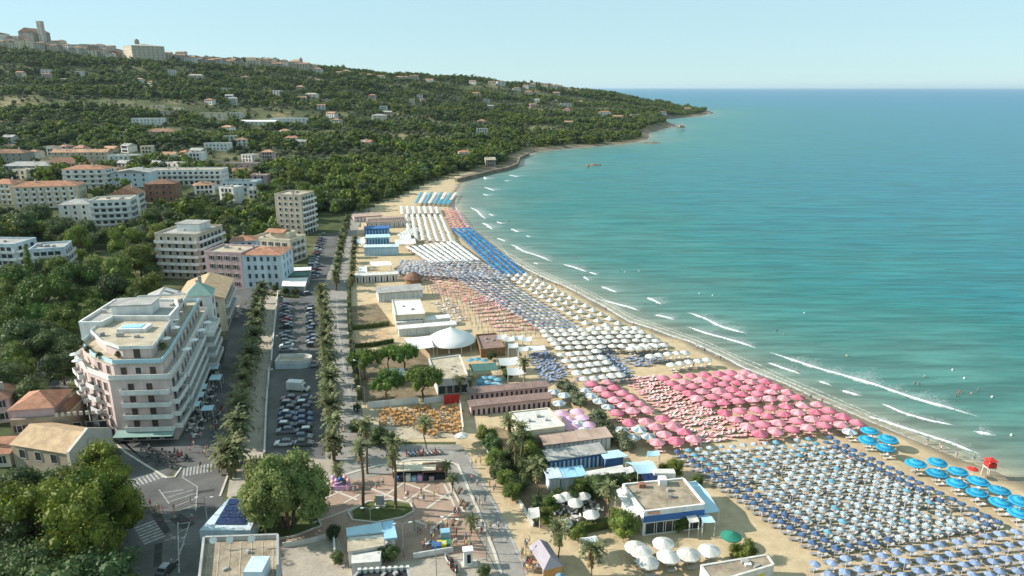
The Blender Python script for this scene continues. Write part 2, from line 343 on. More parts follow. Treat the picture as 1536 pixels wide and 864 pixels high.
def sand_mat():
    m = bpy.data.materials.new('sand'); m.use_nodes = True; t = m.node_tree; p = t.nodes['Principled BSDF']; p.inputs['Specular IOR Level'].default_value = 0.2
    g = nd(t, 'ShaderNodeNewGeometry'); n2 = nd(t, 'ShaderNodeTexNoise'); n2.inputs['Scale'].default_value = 0.35; n2.inputs['Detail'].default_value = 8; n2.inputs['Roughness'].default_value = 0.75; t.links.new(g.outputs['Position'], n2.inputs['Vector'])
    r = nd(t, 'ShaderNodeValToRGB'); e = r.color_ramp.elements; e[0].position = 0.3; e[0].color = (0.38, 0.29, 0.175, 1); e[1].position = 0.7; e[1].color = (0.58, 0.455, 0.29, 1); t.links.new(n2.outputs[0], r.inputs[0])
    at = nd(t, 'ShaderNodeAttribute'); at.attribute_name = 'shore'
    n3 = nd(t, 'ShaderNodeTexNoise'); n3.inputs['Scale'].default_value = 0.09; t.links.new(g.outputs['Position'], n3.inputs['Vector'])
    ad = nd(t, 'ShaderNodeMath', operation='MULTIPLY_ADD'); ad.inputs[1].default_value = 7.0; t.links.new(n3.outputs[0], ad.inputs[0]); t.links.new(at.outputs['Fac'], ad.inputs[2])
    mr = nd(t, 'ShaderNodeMapRange'); mr.inputs[1].default_value = 5.2; mr.inputs[2].default_value = 8.2; t.links.new(ad.outputs[0], mr.inputs[0])
    mx = nd(t, 'ShaderNodeMix', data_type='RGBA'); mx.inputs['A'].default_value = (0.215, 0.165, 0.105, 1); t.links.new(mr.outputs[0], mx.inputs['Factor']); t.links.new(r.outputs[0], mx.inputs['B'])
    t.links.new(mx.outputs['Result'], p.inputs['Base Color'])
    m4 = nd(t, 'ShaderNodeMapRange'); m4.inputs[3].default_value = 0.35; m4.inputs[4].default_value = 0.95; t.links.new(mr.outputs[0], m4.inputs[0]); t.links.new(m4.outputs[0], p.inputs['Roughness'])
    b = nd(t, 'ShaderNodeBump'); b.inputs['Strength'].default_value = 0.5; b.inputs['Distance'].default_value = 0.25; t.links.new(n2.outputs[0], b.inputs['Height']); t.links.new(b.outputs[0], p.inputs['Normal']); return m
terrain = grid_obj('hill_ground', Q[~sandf], ground_mat())
beach = grid_obj('beach', Q[sandf], sand_mat())

# ------------------------------------------------------------------ sea
def sea_mat():
    m = bpy.data.materials.new('sea_water'); m.use_nodes = True; t = m.node_tree; p = t.nodes['Principled BSDF']
    p.inputs['Roughness'].default_value = 0.28; p.inputs['IOR'].default_value = 1.33; p.inputs['Specular IOR Level'].default_value = 0.2
    g = nd(t, 'ShaderNodeNewGeometry'); at = nd(t, 'ShaderNodeAttribute'); at.attribute_name = 'offshore'
    n0 = nd(t, 'ShaderNodeTexNoise'); n0.inputs['Scale'].default_value = 0.018; n0.inputs['Detail'].default_value = 4; t.links.new(g.outputs['Position'], n0.inputs['Vector'])
    sc_ = nd(t, 'ShaderNodeMath', operation='MULTIPLY_ADD'); sc_.inputs[1].default_value = 0.24; t.links.new(n0.outputs[0], sc_.inputs[0])
    lg = nd(t, 'ShaderNodeMath', operation='LOGARITHM'); lg.inputs[1].default_value = 5000.0
    mx0 = nd(t, 'ShaderNodeMath', operation='MAXIMUM'); mx0.inputs[1].default_value = 1.0; t.links.new(at.outputs['Fac'], mx0.inputs[0]); t.links.new(mx0.outputs[0], lg.inputs[0])
    t.links.new(lg.outputs[0], sc_.inputs[2])
    r = nd(t, 'ShaderNodeValToRGB'); e = r.color_ramp.elements
    stops = [(0.12, (0.30, 0.27, 0.19)), (0.36, (0.155, 0.205, 0.165)), (0.52, (0.068, 0.18, 0.155)), (0.64, (0.02, 0.162, 0.152)), (0.76, (0.007, 0.148, 0.172)), (0.88, (0.003, 0.142, 0.205)), (1.0, (0.0015, 0.136, 0.235))]
    e[0].position, e[0].color = stops[0][0], (*stops[0][1], 1); e[1].position, e[1].color = stops[-1][0], (*stops[-1][1], 1)
    for a, c in stops[1:-1]: x = e.new(a); x.color = (*c, 1)
    t.links.new(sc_.outputs[0], r.inputs[0])
    # swell: long crests with the shore, their light and dark also painted into colour
    mp = nd(t, 'ShaderNodeMapping'); mp.inputs['Rotation'].default_value = (0, 0, R(16)); mp.inputs['Scale'].default_value = (0.017, 0.13, 0.05); t.links.new(g.outputs['Position'], mp.inputs[0])
    w = nd(t, 'ShaderNodeTexNoise'); w.inputs['Scale'].default_value = 1.0; w.inputs['Detail'].default_value = 6; w.inputs['Roughness'].default_value = 0.6; w.inputs['Distortion'].default_value = 0.5; t.links.new(mp.outputs[0], w.inputs['Vector'])
    mp2 = nd(t, 'ShaderNodeMapping'); mp2.inputs['Rotation'].default_value = (0, 0, R(10)); mp2.inputs['Scale'].default_value = (0.22, 0.6, 0.5); t.links.new(g.outputs['Position'], mp2.inputs[0])
    w2 = nd(t, 'ShaderNodeTexNoise'); w2.inputs['Scale'].default_value = 1.0; w2.inputs['Detail'].default_value = 5; t.links.new(mp2.outputs[0], w2.inputs['Vector'])
    mr = nd(t, 'ShaderNodeMapRange'); mr.inputs[1].default_value = 0.36; mr.inputs[2].default_value = 0.64; mr.inputs[3].default_value = 0.84; mr.inputs[4].default_value = 1.15; t.links.new(w.outputs[0], mr.inputs[0])
    mp3 = nd(t, 'ShaderNodeMapping'); mp3.inputs['Rotation'].default_value = (0, 0, R(14)); mp3.inputs['Scale'].default_value = (0.05, 0.34, 0.2); t.links.new(g.outputs['Position'], mp3.inputs[0]); w3 = nd(t, 'ShaderNodeTexNoise'); w3.inputs['Detail'].default_value = 3; w3.inputs['Scale'].default_value = 1.0; t.links.new(mp3.outputs[0], w3.inputs['Vector'])
    m3 = nd(t, 'ShaderNodeMapRange'); m3.inputs[1].default_value = 0.38; m3.inputs[2].default_value = 0.62; m3.inputs[3].default_value = 0.82; m3.inputs[4].default_value = 1.18; t.links.new(w3.outputs[0], m3.inputs[0]); mu = nd(t, 'ShaderNodeMath', operation='MULTIPLY'); t.links.new(mr.outputs[0], mu.inputs[0]); t.links.new(m3.outputs[0], mu.inputs[1])  # fine ripples: lighter and darker wave sides painted in colour only, no relief
    hs = nd(t, 'ShaderNodeHueSaturation'); t.links.new(mu.outputs[0], hs.inputs['Value']); t.links.new(r.outputs[0], hs.inputs['Color']); t.links.new(hs.outputs[0], p.inputs['Base Color'])
    b1 = nd(t, 'ShaderNodeBump'); b1.inputs['Strength'].default_value = 0.85; b1.inputs['Distance'].default_value = 1.6; t.links.new(w.outputs[0], b1.inputs['Height'])
    b2 = nd(t, 'ShaderNodeBump'); b2.inputs['Strength'].default_value = 0.45; b2.inputs['Distance'].default_value = 0.35; t.links.new(w2.outputs[0], b2.inputs['Height']); t.links.new(b1.outputs[0], b2.inputs['Normal'])
    t.links.new(b2.outputs[0], p.inputs['Normal']); return m
nr2, ny2 = 170, 240
rr2 = np.linspace(-0.75, 1.5, nr2); yy2 = np.concatenate([[30, 45], np.geomspace(60, 60000, ny2 - 2)])
RR2, YY2 = np.meshgrid(rr2, yy2); P2 = np.stack([(RR2 * YY2).ravel(), YY2.ravel()], 1); D2 = -shore_dist(P2)
i2 = np.arange(ny2 * nr2).reshape(ny2, nr2); Q2 = np.stack([i2[:-1, :-1], i2[:-1, 1:], i2[1:, 1:], i2[1:, :-1]], -1).reshape(-1, 4); Q2 = Q2[D2[Q2].max(1) > -25]
u, inv = np.unique(Q2, return_inverse=True); me = bpy.data.meshes.new('sea')
me.from_pydata(np.column_stack([P2, np.full(len(P2), SEA_Z)])[u].tolist(), [], inv.reshape(-1, 4).tolist()); me.materials.append(sea_mat())
at = me.attributes.new('offshore', 'FLOAT', 'POINT'); at.data.foreach_set('value', D2[u].astype(np.float32)); me.update()
sea = struct(ob('sea', me))

# breakers: ragged ridges of foam
def foam_mat():
    m = bpy.data.materials.new('foam'); m.use_nodes = True; t = m.node_tree; p = t.nodes['Principled BSDF']; p.inputs['Base Color'].default_value = (0.82, 0.84, 0.83, 1); p.inputs['Roughness'].default_value = 0.8
    g = nd(t, 'ShaderNodeNewGeometry'); n = nd(t, 'ShaderNodeTexNoise'); n.inputs['Scale'].default_value = 1.3; n.inputs['Detail'].default_value = 6; n.inputs['Roughness'].default_value = 0.75; t.links.new(g.outputs['Position'], n.inputs['Vector'])
    at = nd(t, 'ShaderNodeAttribute'); at.attribute_name = 'thick'
    ad = nd(t, 'ShaderNodeMath', operation='ADD'); t.links.new(n.outputs[0], ad.inputs[0]); t.links.new(at.outputs['Fac'], ad.inputs[1])
    mr = nd(t, 'ShaderNodeMapRange'); mr.inputs[1].default_value = 0.60; mr.inputs[2].default_value = 1.10; t.links.new(ad.outputs[0], mr.inputs[0]); t.links.new(mr.outputs[0], p.inputs['Alpha']); return m
FOAM = foam_mat()
def breaker(pts, w, h=0.35, name='breaker', tail=2.2, dens=0.5):
    W = [G(x, y, SEA_Z).xy for x, y in pts]; c = []
    for a, b in zip(W[:-1], W[1:]):
        n = max(2, int((b - a).length / 1.2)); c += [a.lerp(b, i / n) for i in range(n)]
    c.append(W[-1]); n = len(c); vs, fs, th = [], [], []; s0 = random.random() * 100
    for i, q in enumerate(c):
        d = (c[min(i + 1, n - 1)] - c[max(i - 1, 0)]).normalized(); nrm = Vector((d.y, -d.x)); nrm = nrm if shore_dist(np.array([tuple(q + nrm * 2)]))[0] > shore_dist(np.array([tuple(q - nrm * 2)]))[0] else -nrm
        k = i / (n - 1); tp = min(1, 6 * k, 6 * (1 - k)) ** 0.6; f = (0.55 + 0.9 * mnoise.noise((s0, i * 0.22, 0)) ** 2 + 0.5 * mnoise.noise((s0, i * 0.6, 3))) * tp
        off = nrm * mnoise.noise((s0 + 9, i * 0.1, 0)) * 0.8
        prof = ((0.5, 0.03, 0.10), (0.2, h * 0.55 * tp + 0.04, 0.40), (0.0, h * tp + 0.05, 0.56), (-0.3, 0.06, 0.24), (-tail, 0.03, 0.02))
        for u_, z_, t_ in prof:
            q2 = q + off + nrm * (u_ * w * max(f, 0.12)); vs.append((q2.x, q2.y, SEA_Z + z_)); th.append(t_ * dens * 2 * (0.35 + 0.65 * tp))
    for i in range(n - 1):
        for k in range(4): fs.append((i * 5 + k, i * 5 + k + 1, i * 5 + k + 6, i * 5 + k + 5))
    me = bpy.data.meshes.new(name); me.from_pydata(vs, [], fs); me.materials.append(FOAM); me.polygons.foreach_set('use_smooth', [True] * len(fs))
    a_ = me.attributes.new('thick', 'FLOAT', 'POINT'); a_.data.foreach_set('value', th); me.update(); return ob(name, me, sea)
z6 = lambda *p: zq(900, 400, 2.415, *p)
z8 = lambda *p: zq(500, 230, 3.84, *p)
for pts, w in [(z6((610, 307), (700, 340), (800, 372), (900, 402), (1000, 430), (1100, 464), (1200, 497), (1300, 525), (1375, 545)), 2.6),
               (z6((315, 165), (370, 185), (430, 213), (535, 245)), 2.6), (z6((312, 217), (400, 245), (480, 270), (570, 297)), 2.3), (z6((605, 347), (660, 370), (730, 393)), 1.6),
               (z6((195, 175), (235, 182), (275, 192)), 2.2), (z6((170, 112), (225, 138)), 2.4), (z6((5, 72), (65, 95)), 2.0), (z6((0, 120), (95, 145), (145, 162)), 2.0),
               (z6((1015, 495), (1100, 530), (1200, 560), (1290, 578)), 1.5), (z6((870, 447), (950, 472)), 1.4), (z6((1350, 597), (1435, 617)), 1.8),
               (z6((960, 540), (1100, 585), (1200, 617), (1270, 640), (1385, 685)), 1.6), (z6((780, 415), (840, 435)), 1.2),
               (z8((790, 310), (830, 335), (880, 380)), 3.2), (z8((870, 195), (930, 217)), 3.5), (z8((860, 400), (920, 440)), 3.2), (z8((1025, 435), (1070, 455)), 3.0),
               (z8((1020, 525), (1100, 565), (1200, 600), (1265, 625)), 2.8), (z8((1320, 640), (1390, 658), (1460, 685)), 2.6), (z8((1470, 685), (1520, 702)), 2.4), (z8((940, 395), (970, 408)), 2.6),
               (z8((1440, 710), (1480, 735)), 2.2), (z8((940, 490), (990, 510)), 2.4), (z8((1010, 125), (1065, 136)), 4), (z8((865, 135), (885, 152)), 4), (z8((860, 235), (895, 245)), 3.4),
               (z8((985, 158), (1015, 160)), 3.5), (z8((1110, 475), (1135, 485)), 2.5), (z8((895, 350), (920, 362)), 2.6), (z8((1150, 630), (1185, 642)), 2.2)]:
    breaker(pts, w * 1.3, tail=3.6)
for k_, d_ in ((7, .34), (13, .28)):
    breaker([(x + k_ * (0.35 + (y - 280) / 500), y - k_ * (0.15 + (y - 280) / 1100)) for x, y in coast_px[3:17]], 1.1, 0.1, 'ripple_line', 1.8, d_)
breaker([(x - 0.6 * (y > 290), y + 1.0) for x, y in coast_px[3:20]], 2.4, 0.10, 'swash', 1.6, 0.42)
# ------------------------------------------------------------------ streets, squares and paving (sheets a little above the earth)
def sheet(name, pts, z, m, parent=None):
    P_ = [G(x, y) for x, y in pts]; me = bpy.data.meshes.new(name); me.from_pydata([(p.x, p.y, z) for p in P_], [], [tuple(range(len(P_)))]); me.materials.append(MATS[m]); me.update()
    if me.polygons[0].normal.z < 0: me.flip_normals()
    o = ob(name, me, parent); return o if parent else struct(o)
def strip(name, pts, w, z, m, parent=None, h=0.0):
    P_ = [G(x, y).xy for x, y in pts]; b = MB(); L, Rr = [], []
    for i, p in enumerate(P_):
        d = (P_[min(i + 1, len(P_) - 1)] - P_[max(i - 1, 0)]).normalized(); n = Vector((-d.y, d.x)) * w / 2; L.append(p + n); Rr.append(p - n)
    for i in range(len(P_) - 1):
        q = [Rr[i], Rr[i + 1], L[i + 1], L[i]]
        if h: b.prism([tuple(x) for x in q], z, z + h)
        else: b.add([(x.x, x.y, z) for x in q], [(0, 1, 2, 3)])
    return b.build(name, m, parent)
road = sheet('road', [(86, 525), (108, 596), (186, 668), (258, 716), (290, 640), (332, 540), (352, 452), (345, 430), (440, 436), (462, 400), (484, 345), (512, 345), (500, 400), (482, 450), (400, 470), (352, 690), (336, 740), (330, 800), (306, 870), (330, 1000), (150, 1000), (180, 800), (200, 735), (140, 665), (84, 612), (58, 560), (40, 520)], 0.02, 'asphalt')
sheet('car_park', [(398, 690), (404, 560), (416, 440), (484, 440), (491, 560), (490, 690)], 0.026, 'asphalt')
sheet('west_promenade', [(348, 700), (372, 600), (392, 470), (398, 436), (420, 436), (412, 500), (405, 560), (399, 640), (396, 684), (500, 690), (505, 730), (440, 770), (380, 770), (340, 745)], 0.034, 'paving')
sheet('palm_verge', [(488, 690), (490, 600), (486, 500), (481, 440), (500, 390), (510, 345), (518, 345), (508, 390), (494, 450), (499, 520), (506, 600), (512, 690)], 0.038, 'paving_grey')
promenade = sheet('promenade', [(510, 700), (504, 600), (498, 520), (492, 450), (506, 390), (517, 345), (530, 318), (552, 300), (590, 288), (600, 292), (560, 308), (542, 330), (531, 360), (525, 400), (523, 430), (523, 500), (531, 560), (549, 640), (560, 667), (640, 667), (692, 667), (747, 760), (802, 900), (760, 900), (742, 850), (700, 770), (674, 716), (600, 708), (515, 722)], 0.042, 'paving_grey')
plaza = sheet('plaza', [(405, 770), (440, 745), (505, 723), (600, 709), (673, 717), (700, 772), (742, 852), (760, 902), (420, 1000), (400, 830)], 0.048, 'brick_paving')
sheet('service_yard', [(420, 872), (425, 815), (505, 800), (520, 842), (612, 842), (690, 832), (735, 838), (765, 900), (700, 1000), (420, 1000)], 0.056, 'paving')
strip('painted_line', [(505, 445), (507, 490), (514, 540), (526, 600), (541, 650), (545, 690)], 0.45, 0.05, 'road_paint', promenade)
strip('painted_line', [(701, 682), (730, 737), (759, 788), (780, 838), (790, 862)], 0.45, 0.05, 'road_paint', promenade)
strip('kerb_line', [(687, 698), (715, 760), (741, 827), (752, 862)], 0.5, 0.05, 'pale_stone', promenade, 0.1)
strip('kerb_line', [(506, 716), (560, 700), (620, 690), (660, 690), (688, 698)], 0.5, 0.05, 'pale_stone', promenade, 0.08)
zp = lambda *p: zq(500, 640, 3.858, *p)
PB = 0.053
for a, b in [((220, 360), (430, 445)), ((420, 330), (690, 425)), ((415, 440), (560, 335)), ((540, 475), (690, 368)), ((560, 600), (720, 480)), ((0, 370), (140, 425)), ((280, 415), (410, 325)), ((470, 545), (650, 615)), ((60, 445), (160, 390)), ((-80, 430), (60, 370)), ((640, 330), (720, 500)), ((670, 330), (760, 500)), ((-120, 560), (120, 470))]:
    PB += 0.004; strip('paving_band', zp(a, b), 0.45, PB, 'pale_stone', plaza)
z6b = lambda *p: zq(0, 600, 3.268, *p)
RM = 0.03; mat('dark_patch', (0.06, 0.058, 0.056), 0.95, 0.25, 0.6, 0.15)
def zebra(a, b, w, n):
    A, B = G(*a).xy, G(*b).xy; d = (B - A) / n; u_ = d.normalized(); nrm = Vector((-u_.y, u_.x)) * w / 2
    for i in range(n):
        c = A + d * (i + 0.5); h = u_ * d.length * 0.27; b_ = MB(); b_.add([(*(c - h - nrm), 0.03), (*(c + h - nrm), 0.03), (*(c + h + nrm), 0.03), (*(c - h + nrm), 0.03)], [(0, 1, 2, 3)]); b_.build('crossing_stripe', 'road_paint', road)
zebra((197, 727), (243, 711), 3.2, 8); zebra((273, 709), (319, 701), 3.4, 9); zebra((216, 785), (233, 812), 3.4, 7); zebra((88, 574), (108, 571), 2.6, 5)
for a, b in [((800, 455), (900, 440)), ((815, 480), (950, 440)), ((830, 500), (968, 455)), ((850, 525), (968, 480)), ((870, 545), (960, 515)), ((875, 610), (930, 600)), ((876, 650), (925, 625)), ((878, 700), (915, 660)), ((880, 740), (905, 705)), ((780, 440), (830, 510)), ((890, 378), (970, 428)), ((968, 428), (960, 545)), ((872, 600), (878, 850)), ((930, 600), (880, 760))]:
    RM += 0.004; strip('road_marking', z6b(a, b), 0.22, RM, 'road_paint', road)
for a, b, w_ in (((150, 662), (178, 684), 1.6), ((228, 760), (250, 800), 1.4), ((262, 775), (285, 790), 2.2), ((300, 640), (316, 590), 1.3), ((330, 545), (338, 510), 1.5), ((238, 815), (236, 850), 1.2), ((290, 740), (322, 735), 1.0)):
    RM += 0.004; strip('road_patch', [a, b], w_, 0.0245 + (RM % 0.004), 'dark_patch', road)
strip('kerb', [(104, 590), (122, 622), (156, 652), (190, 680), (222, 700), (250, 717), (262, 716), (272, 702)], 0.4, 0.02, 'pale_stone', road, 0.13)
strip('kerb', [(330, 745), (346, 702), (370, 600), (391, 470)], 0.4, 0.02, 'pale_stone', road, 0.13)
sidewalk = sheet('hotel_pavement', [(110, 592), (124, 618), (158, 648), (192, 676), (224, 697), (252, 713), (270, 700), (292, 640), (318, 570), (322, 540), (260, 600), (190, 660), (122, 615)], 0.03, 'asphalt')

# ------------------------------------------------------------------ shared window and balcony pieces
def window_mesh(name, w, h, glass='dark_glass', frame='white', shutter=None):
    b = MB(); t_ = 0.09
    b.add([(-w / 2, -0.03, 0), (w / 2, -0.03, 0), (w / 2, -0.03, h), (-w / 2, -0.03, h)], [(0, 1, 2, 3)], 0)
    for c, d in (((0, -0.05, -t_), (w + 2 * t_, 0.1, t_)), ((0, -0.05, h), (w + 2 * t_, 0.1, t_)), ((-w / 2 - t_ / 2, -0.05, 0), (t_, 0.1, h)), ((w / 2 + t_ / 2, -0.05, 0), (t_, 0.1, h))): b.box(c, d, 0, 1)
    if shutter:
        for s in (-1, 1): b.box((s * (w * 0.75 + 0.12), -0.045, 0), (w / 2, 0.09, h), 0, 2)
    return b.mesh(name, [glass, frame] + ([shutter] if shutter else []))
WINS = {'plain': window_mesh('window', 1.2, 1.5), 'shut': window_mesh('window', 1.0, 1.6, shutter='shutter'), 'door': window_mesh('window', 1.5, 2.2, glass='shutter', frame='white'),
        'glassdoor': window_mesh('window', 2.0, 2.2), 'brown': window_mesh('window', 1.3, 2.0, glass='shutter', frame='pink_wall'), 'far': window_mesh('window', 1.5, 1.9, frame='town_wall'),
        'blue': window_mesh('window', 1.0, 1.7, glass='dark_glass', frame='light_blue')}
def put_window(kind, parent, loc, rz): return ob('window', WINS[kind], parent, loc, rz)
def balcony(parent, loc, rz, w, d=1.2, m='white', ph=0.95, open_=False):
    b = MB(); b.box((0, -d / 2, 0), (w, d, 0.16), 0, 0); b.box((0, -d + 0.05, 0.162), (w, 0.1, ph), 0, 0)
    for s in (-1, 1): b.box((s * (w / 2 - 0.05), -d / 2 + 0.052, 0.162), (0.1, d - 0.1, ph), 0, 0)
    return b.build('balcony', m, parent, loc, rz)
def wall_run(parent, a, b, z0, floors, fh, n, kind, balc=None, margin=1.2, sill=0.9, balc_m='white', skip=()):
    """openings along one wall from a to b (local xy), the outside lying to the right of a->b"""
    a, b = Vector(a), Vector(b); d = b - a; rz = math.atan2(d.y, d.x); u_ = d.normalized(); L = d.length; o_ = Vector((u_.y, -u_.x)) * 0.004
    for f in range(floors):
        if f in skip: continue
        for i in range(n):
            p = a + u_ * (margin + (L - 2 * margin) * (i + 0.5) / n) + o_
            k = kind if isinstance(kind, str) else kind[(i + f) % len(kind)]
            s = 0.1 if k in ('door', 'glassdoor', 'brown') else sill
            put_window(k, parent, (p.x, p.y, z0 + f * fh + s), rz)
            if balc == 'each' and f > 0: q = p; balcony(parent, (q.x, q.y, z0 + f * fh - 0.16), rz, min(2.6, L / n * 0.85), 1.0, balc_m)
        if balc == 'band' and f > 0:
            p = a + u_ * L / 2 + o_; balcony(parent, (p.x, p.y, z0 + f * fh - 0.16), rz, L - 0.3, 1.3, balc_m)
def roof_mesh(kind, w, d, z, rise, over=0.5):
    b = MB(); x, y = w / 2 + over, d / 2 + over; t_ = 0.22
    base = [(-x, -y, z), (x, -y, z), (x, y, z), (-x, y, z)]
    if kind == 'gable_x': top = [(-x, 0, z + rise), (x, 0, z + rise)]; fs = [(0, 1, 5, 4), (2, 3, 4, 5), (1, 2, 5), (3, 0, 4), (3, 2, 1, 0)]
    elif kind == 'gable_y': top = [(0, -y, z + rise), (0, y, z + rise)]; fs = [(0, 4, 5, 3), (1, 2, 5, 4), (0, 1, 4), (2, 3, 5), (3, 2, 1, 0)]
    elif kind == 'pyramid': top = [(0, 0, z + rise), (0, 0, z + rise)]; fs = [(0, 1, 4), (1, 2, 4), (2, 3, 4), (3, 0, 4), (3, 2, 1, 0)]
    else:
        s = max(0.0, abs(x - y))
        if x > y: top = [(-s, 0, z + rise), (s, 0, z + rise)]; fs = [(0, 1, 5, 4), (2, 3, 4, 5), (1, 2, 5), (3, 0, 4), (3, 2, 1, 0)]
        else: top = [(0, -s, z + rise), (0, s, z + rise)]; fs = [(0, 1, 4), (1, 2, 5, 4), (2, 3, 5), (3, 0, 4, 5), (3, 2, 1, 0)]
    b.add(base + top, fs); return b
FOOT = [(-90, 162, 24)]
CL = random.Random(8); UNIT = MB().box((0, 0, 0), (1, 1, 1)).mesh('roof_unit', 'roof_grey')
def building(name, label, c, rz, w, d, floors, fh=3.1, wall='white', roof=('flat', 'roof_grey'), front=None, right=None, left=None, cat='building', group=None, found=4.0, rise=None, parapet=0.8, extra=None):
    """front faces local -Y. front/right/left = (n, window kind, balcony mode)"""
    t = thing(name, label, cat, c, rz, group); h = floors * fh; FOOT.append((c[0], c[1], 0.55 * math.hypot(w, d)))
    MB().prism([(-w / 2, -d / 2), (w / 2, -d / 2), (w / 2, d / 2), (-w / 2, d / 2)], -found, h).build('wall', wall, t)
    if roof[0] == 'flat':
        b = MB(); b.prism([(-w / 2 + 0.02, -d / 2 + 0.02), (w / 2 - 0.02, -d / 2 + 0.02), (w / 2 - 0.02, d / 2 - 0.02), (-w / 2 + 0.02, d / 2 - 0.02)], h + 0.002, h + 0.12); ro = b.build('roof', roof[1], t)
        if parapet:
            b = MB(); k = 0.15
            for c_, dd in (((0, -d / 2 + 0.1, h + 0.004), (w + k, 0.32, parapet)), ((0, d / 2 - 0.1, h + 0.004), (w + k, 0.32, parapet)), ((-w / 2 + 0.1, 0, h + 0.004), (0.32, d - 0.53, parapet)), ((w / 2 - 0.1, 0, h + 0.004), (0.32, d - 0.53, parapet))): b.box(c_, dd)
            b.build('parapet', roof[2] if len(roof) > 2 else wall, t)
    else: ro = roof_mesh(roof[0], w, d, h + 0.003, rise or min(w, d) * 0.2).build('roof', roof[1], t)
    if c[1] < 800:
        for k in range(3 if roof[0] == 'flat' else 1):
            zz = h + (0.122 if roof[0] == 'flat' else 0.2); ob('roof_unit' if roof[0] == 'flat' else 'chimney', UNIT, ro, (CL.uniform(-.32, .32) * w, CL.uniform(-.3, .3) * d, zz), CL.uniform(0, 1.5), (CL.uniform(.7, 1.8), CL.uniform(.6, 1.2), CL.uniform(.6, 1.3)) if roof[0] == 'flat' else (.7, .7, (rise or min(w, d) * .2) + 1.0))
    if front: wall_run(t, (-w / 2, -d / 2), (w / 2, -d / 2), 0, floors, fh, *front)
    if right: wall_run(t, (w / 2, -d / 2), (w / 2, d / 2), 0, floors, fh, *right)
    if left: wall_run(t, (-w / 2, d / 2), (-w / 2, -d / 2), 0, floors, fh, *left)
    return t
def placed(pl, pr, depth, on=G):
    """ground centre, turn and width of a building whose front runs between two surveyed points"""
    a, b = on(*pl), on(*pr); d = (b - a).xy; rz = math.atan2(d.y, d.x); m = (a + b) / 2; n = Vector((-d.y, d.x)).normalized()
    return (m.x + n.x * depth / 2, m.y + n.y * depth / 2, min(a.z, b.z)), rz, d.length

# ------------------------------------------------------------------ pink corner hotel
hotel = thing('corner_hotel', 'pink six storey corner hotel with white balcony bands and roof terraces', 'hotel', (-90, 160, 0))
H0 = Vector((-90, 160))
def loc2(pts): return [(p[0] - H0.x, p[1] - H0.y) for p in pts]
M_ = [(-86.5, 137.2), (-74.0, 138.0), (-75.5, 146), (-86, 186), (-105, 182), (-101.5, 150), (-94, 142)]
MB().prism(loc2(M_), 0, 14.5).build('wall', 'pink_wall', hotel)
def inset(pts, k):
    c = sum((Vector(p) for p in pts), Vector((0, 0))) / len(pts); out = []
    n = len(pts)
    for i in range(n):
        p, a, b = Vector(pts[i]), Vector(pts[i - 1]), Vector(pts[(i + 1) % n]); e1, e2 = (p - a).normalized(), (b - p).normalized()
        n1, n2 = Vector((-e1.y, e1.x)), Vector((-e2.y, e2.x)); q = (n1 + n2); q = q / max(0.35, q.length_squared / 2); out.append(tuple(p + q * k))
    return out
L6 = inset(M_, 1.6); L7 = inset(M_, 4.4)
b = MB(); b.prism(loc2(inset(M_, -0.25)), 14.502, 14.7); b.build('terrace', 'pale_stone', hotel)
MB().prism(loc2(L6), 14.704, 17.5).build('upper_wall', 'pink_wall', hotel)
b = MB(); b.prism(loc2(inset(L6, -0.3)), 17.502, 17.7); b.build('terrace', 'roof_felt', hotel)
MB().prism(loc2(L7), 17.704, 20.2).build('upper_wall', 'pink_wall', hotel)
b = MB(); b.prism(loc2(inset(L7, -0.7)), 20.202, 20.5, 0); b.build('roof_slab', 'white', hotel)
b = MB(); b.prism(loc2(inset(L7, -0.1)), 20.502, 20.56, 0); b.build('roof', 'roof_felt', hotel)
def rim(parent, pts, z, h, t_=0.14, m='white', name='parapet', skip=()):
    b = MB(); n = len(pts)
    for i in range(n):
        if i in skip: continue
        a, c = Vector(pts[i]), Vector(pts[(i + 1) % n]); e = (c - a).normalized() * 0.08; b.bar((*(a - e * 0), z), (*(c - e), z), t_, h)
    return b.build(name, m, parent)
rim(hotel, loc2(inset(M_, 0.0)), 14.703, 1.0); rim(hotel, loc2(inset(L6, 0.0)), 17.703, 0.9, m='sail_blue')
rim(hotel, loc2(inset(L7, -0.6)), 20.504, 0.45)
Bk = [(-83.0, 159), (-84.5, 167), (-88, 173), (-103.8, 173), (-102.2, 154.5), (-97, 154.5), (-96.5, 159)]
MB().prism(loc2(Bk), 14.71, 21.2).build('upper_wall', 'white', hotel); b = MB(); b.prism(loc2(inset(Bk, 0.5)), 21.202, 21.28); b.build('roof', 'roof_grey', hotel)
rim(hotel, loc2(inset(Bk, 0.1)), 21.204, 0.7, 0.5)
b = MB(); b.box((-3.5, 4.0, 20.6), (9, 6, 3.2), R(8)); b.build('stair_house', 'white', hotel); b = MB(); b.box((-3.5, 4.0, 23.802), (9.8, 6.8, 0.25), R(8)); b.build('roof_slab', 'roof_grey', hotel)
put_window('plain', hotel, (-5.6, 0.72, 21.6), R(8)); put_window('door', hotel, (-1.6, 1.28, 21.3), R(8))
b = MB(); b.box((2.0, -7.5, 20.57), (6.4, 3.8, 0.9), R(4)); b.build('pool_deck', 'white', hotel); b = MB(); b.box((1.6, -7.5, 21.472), (4.6, 2.5, 0.12), R(4)); b.build('skylight', 'light_blue', hotel)
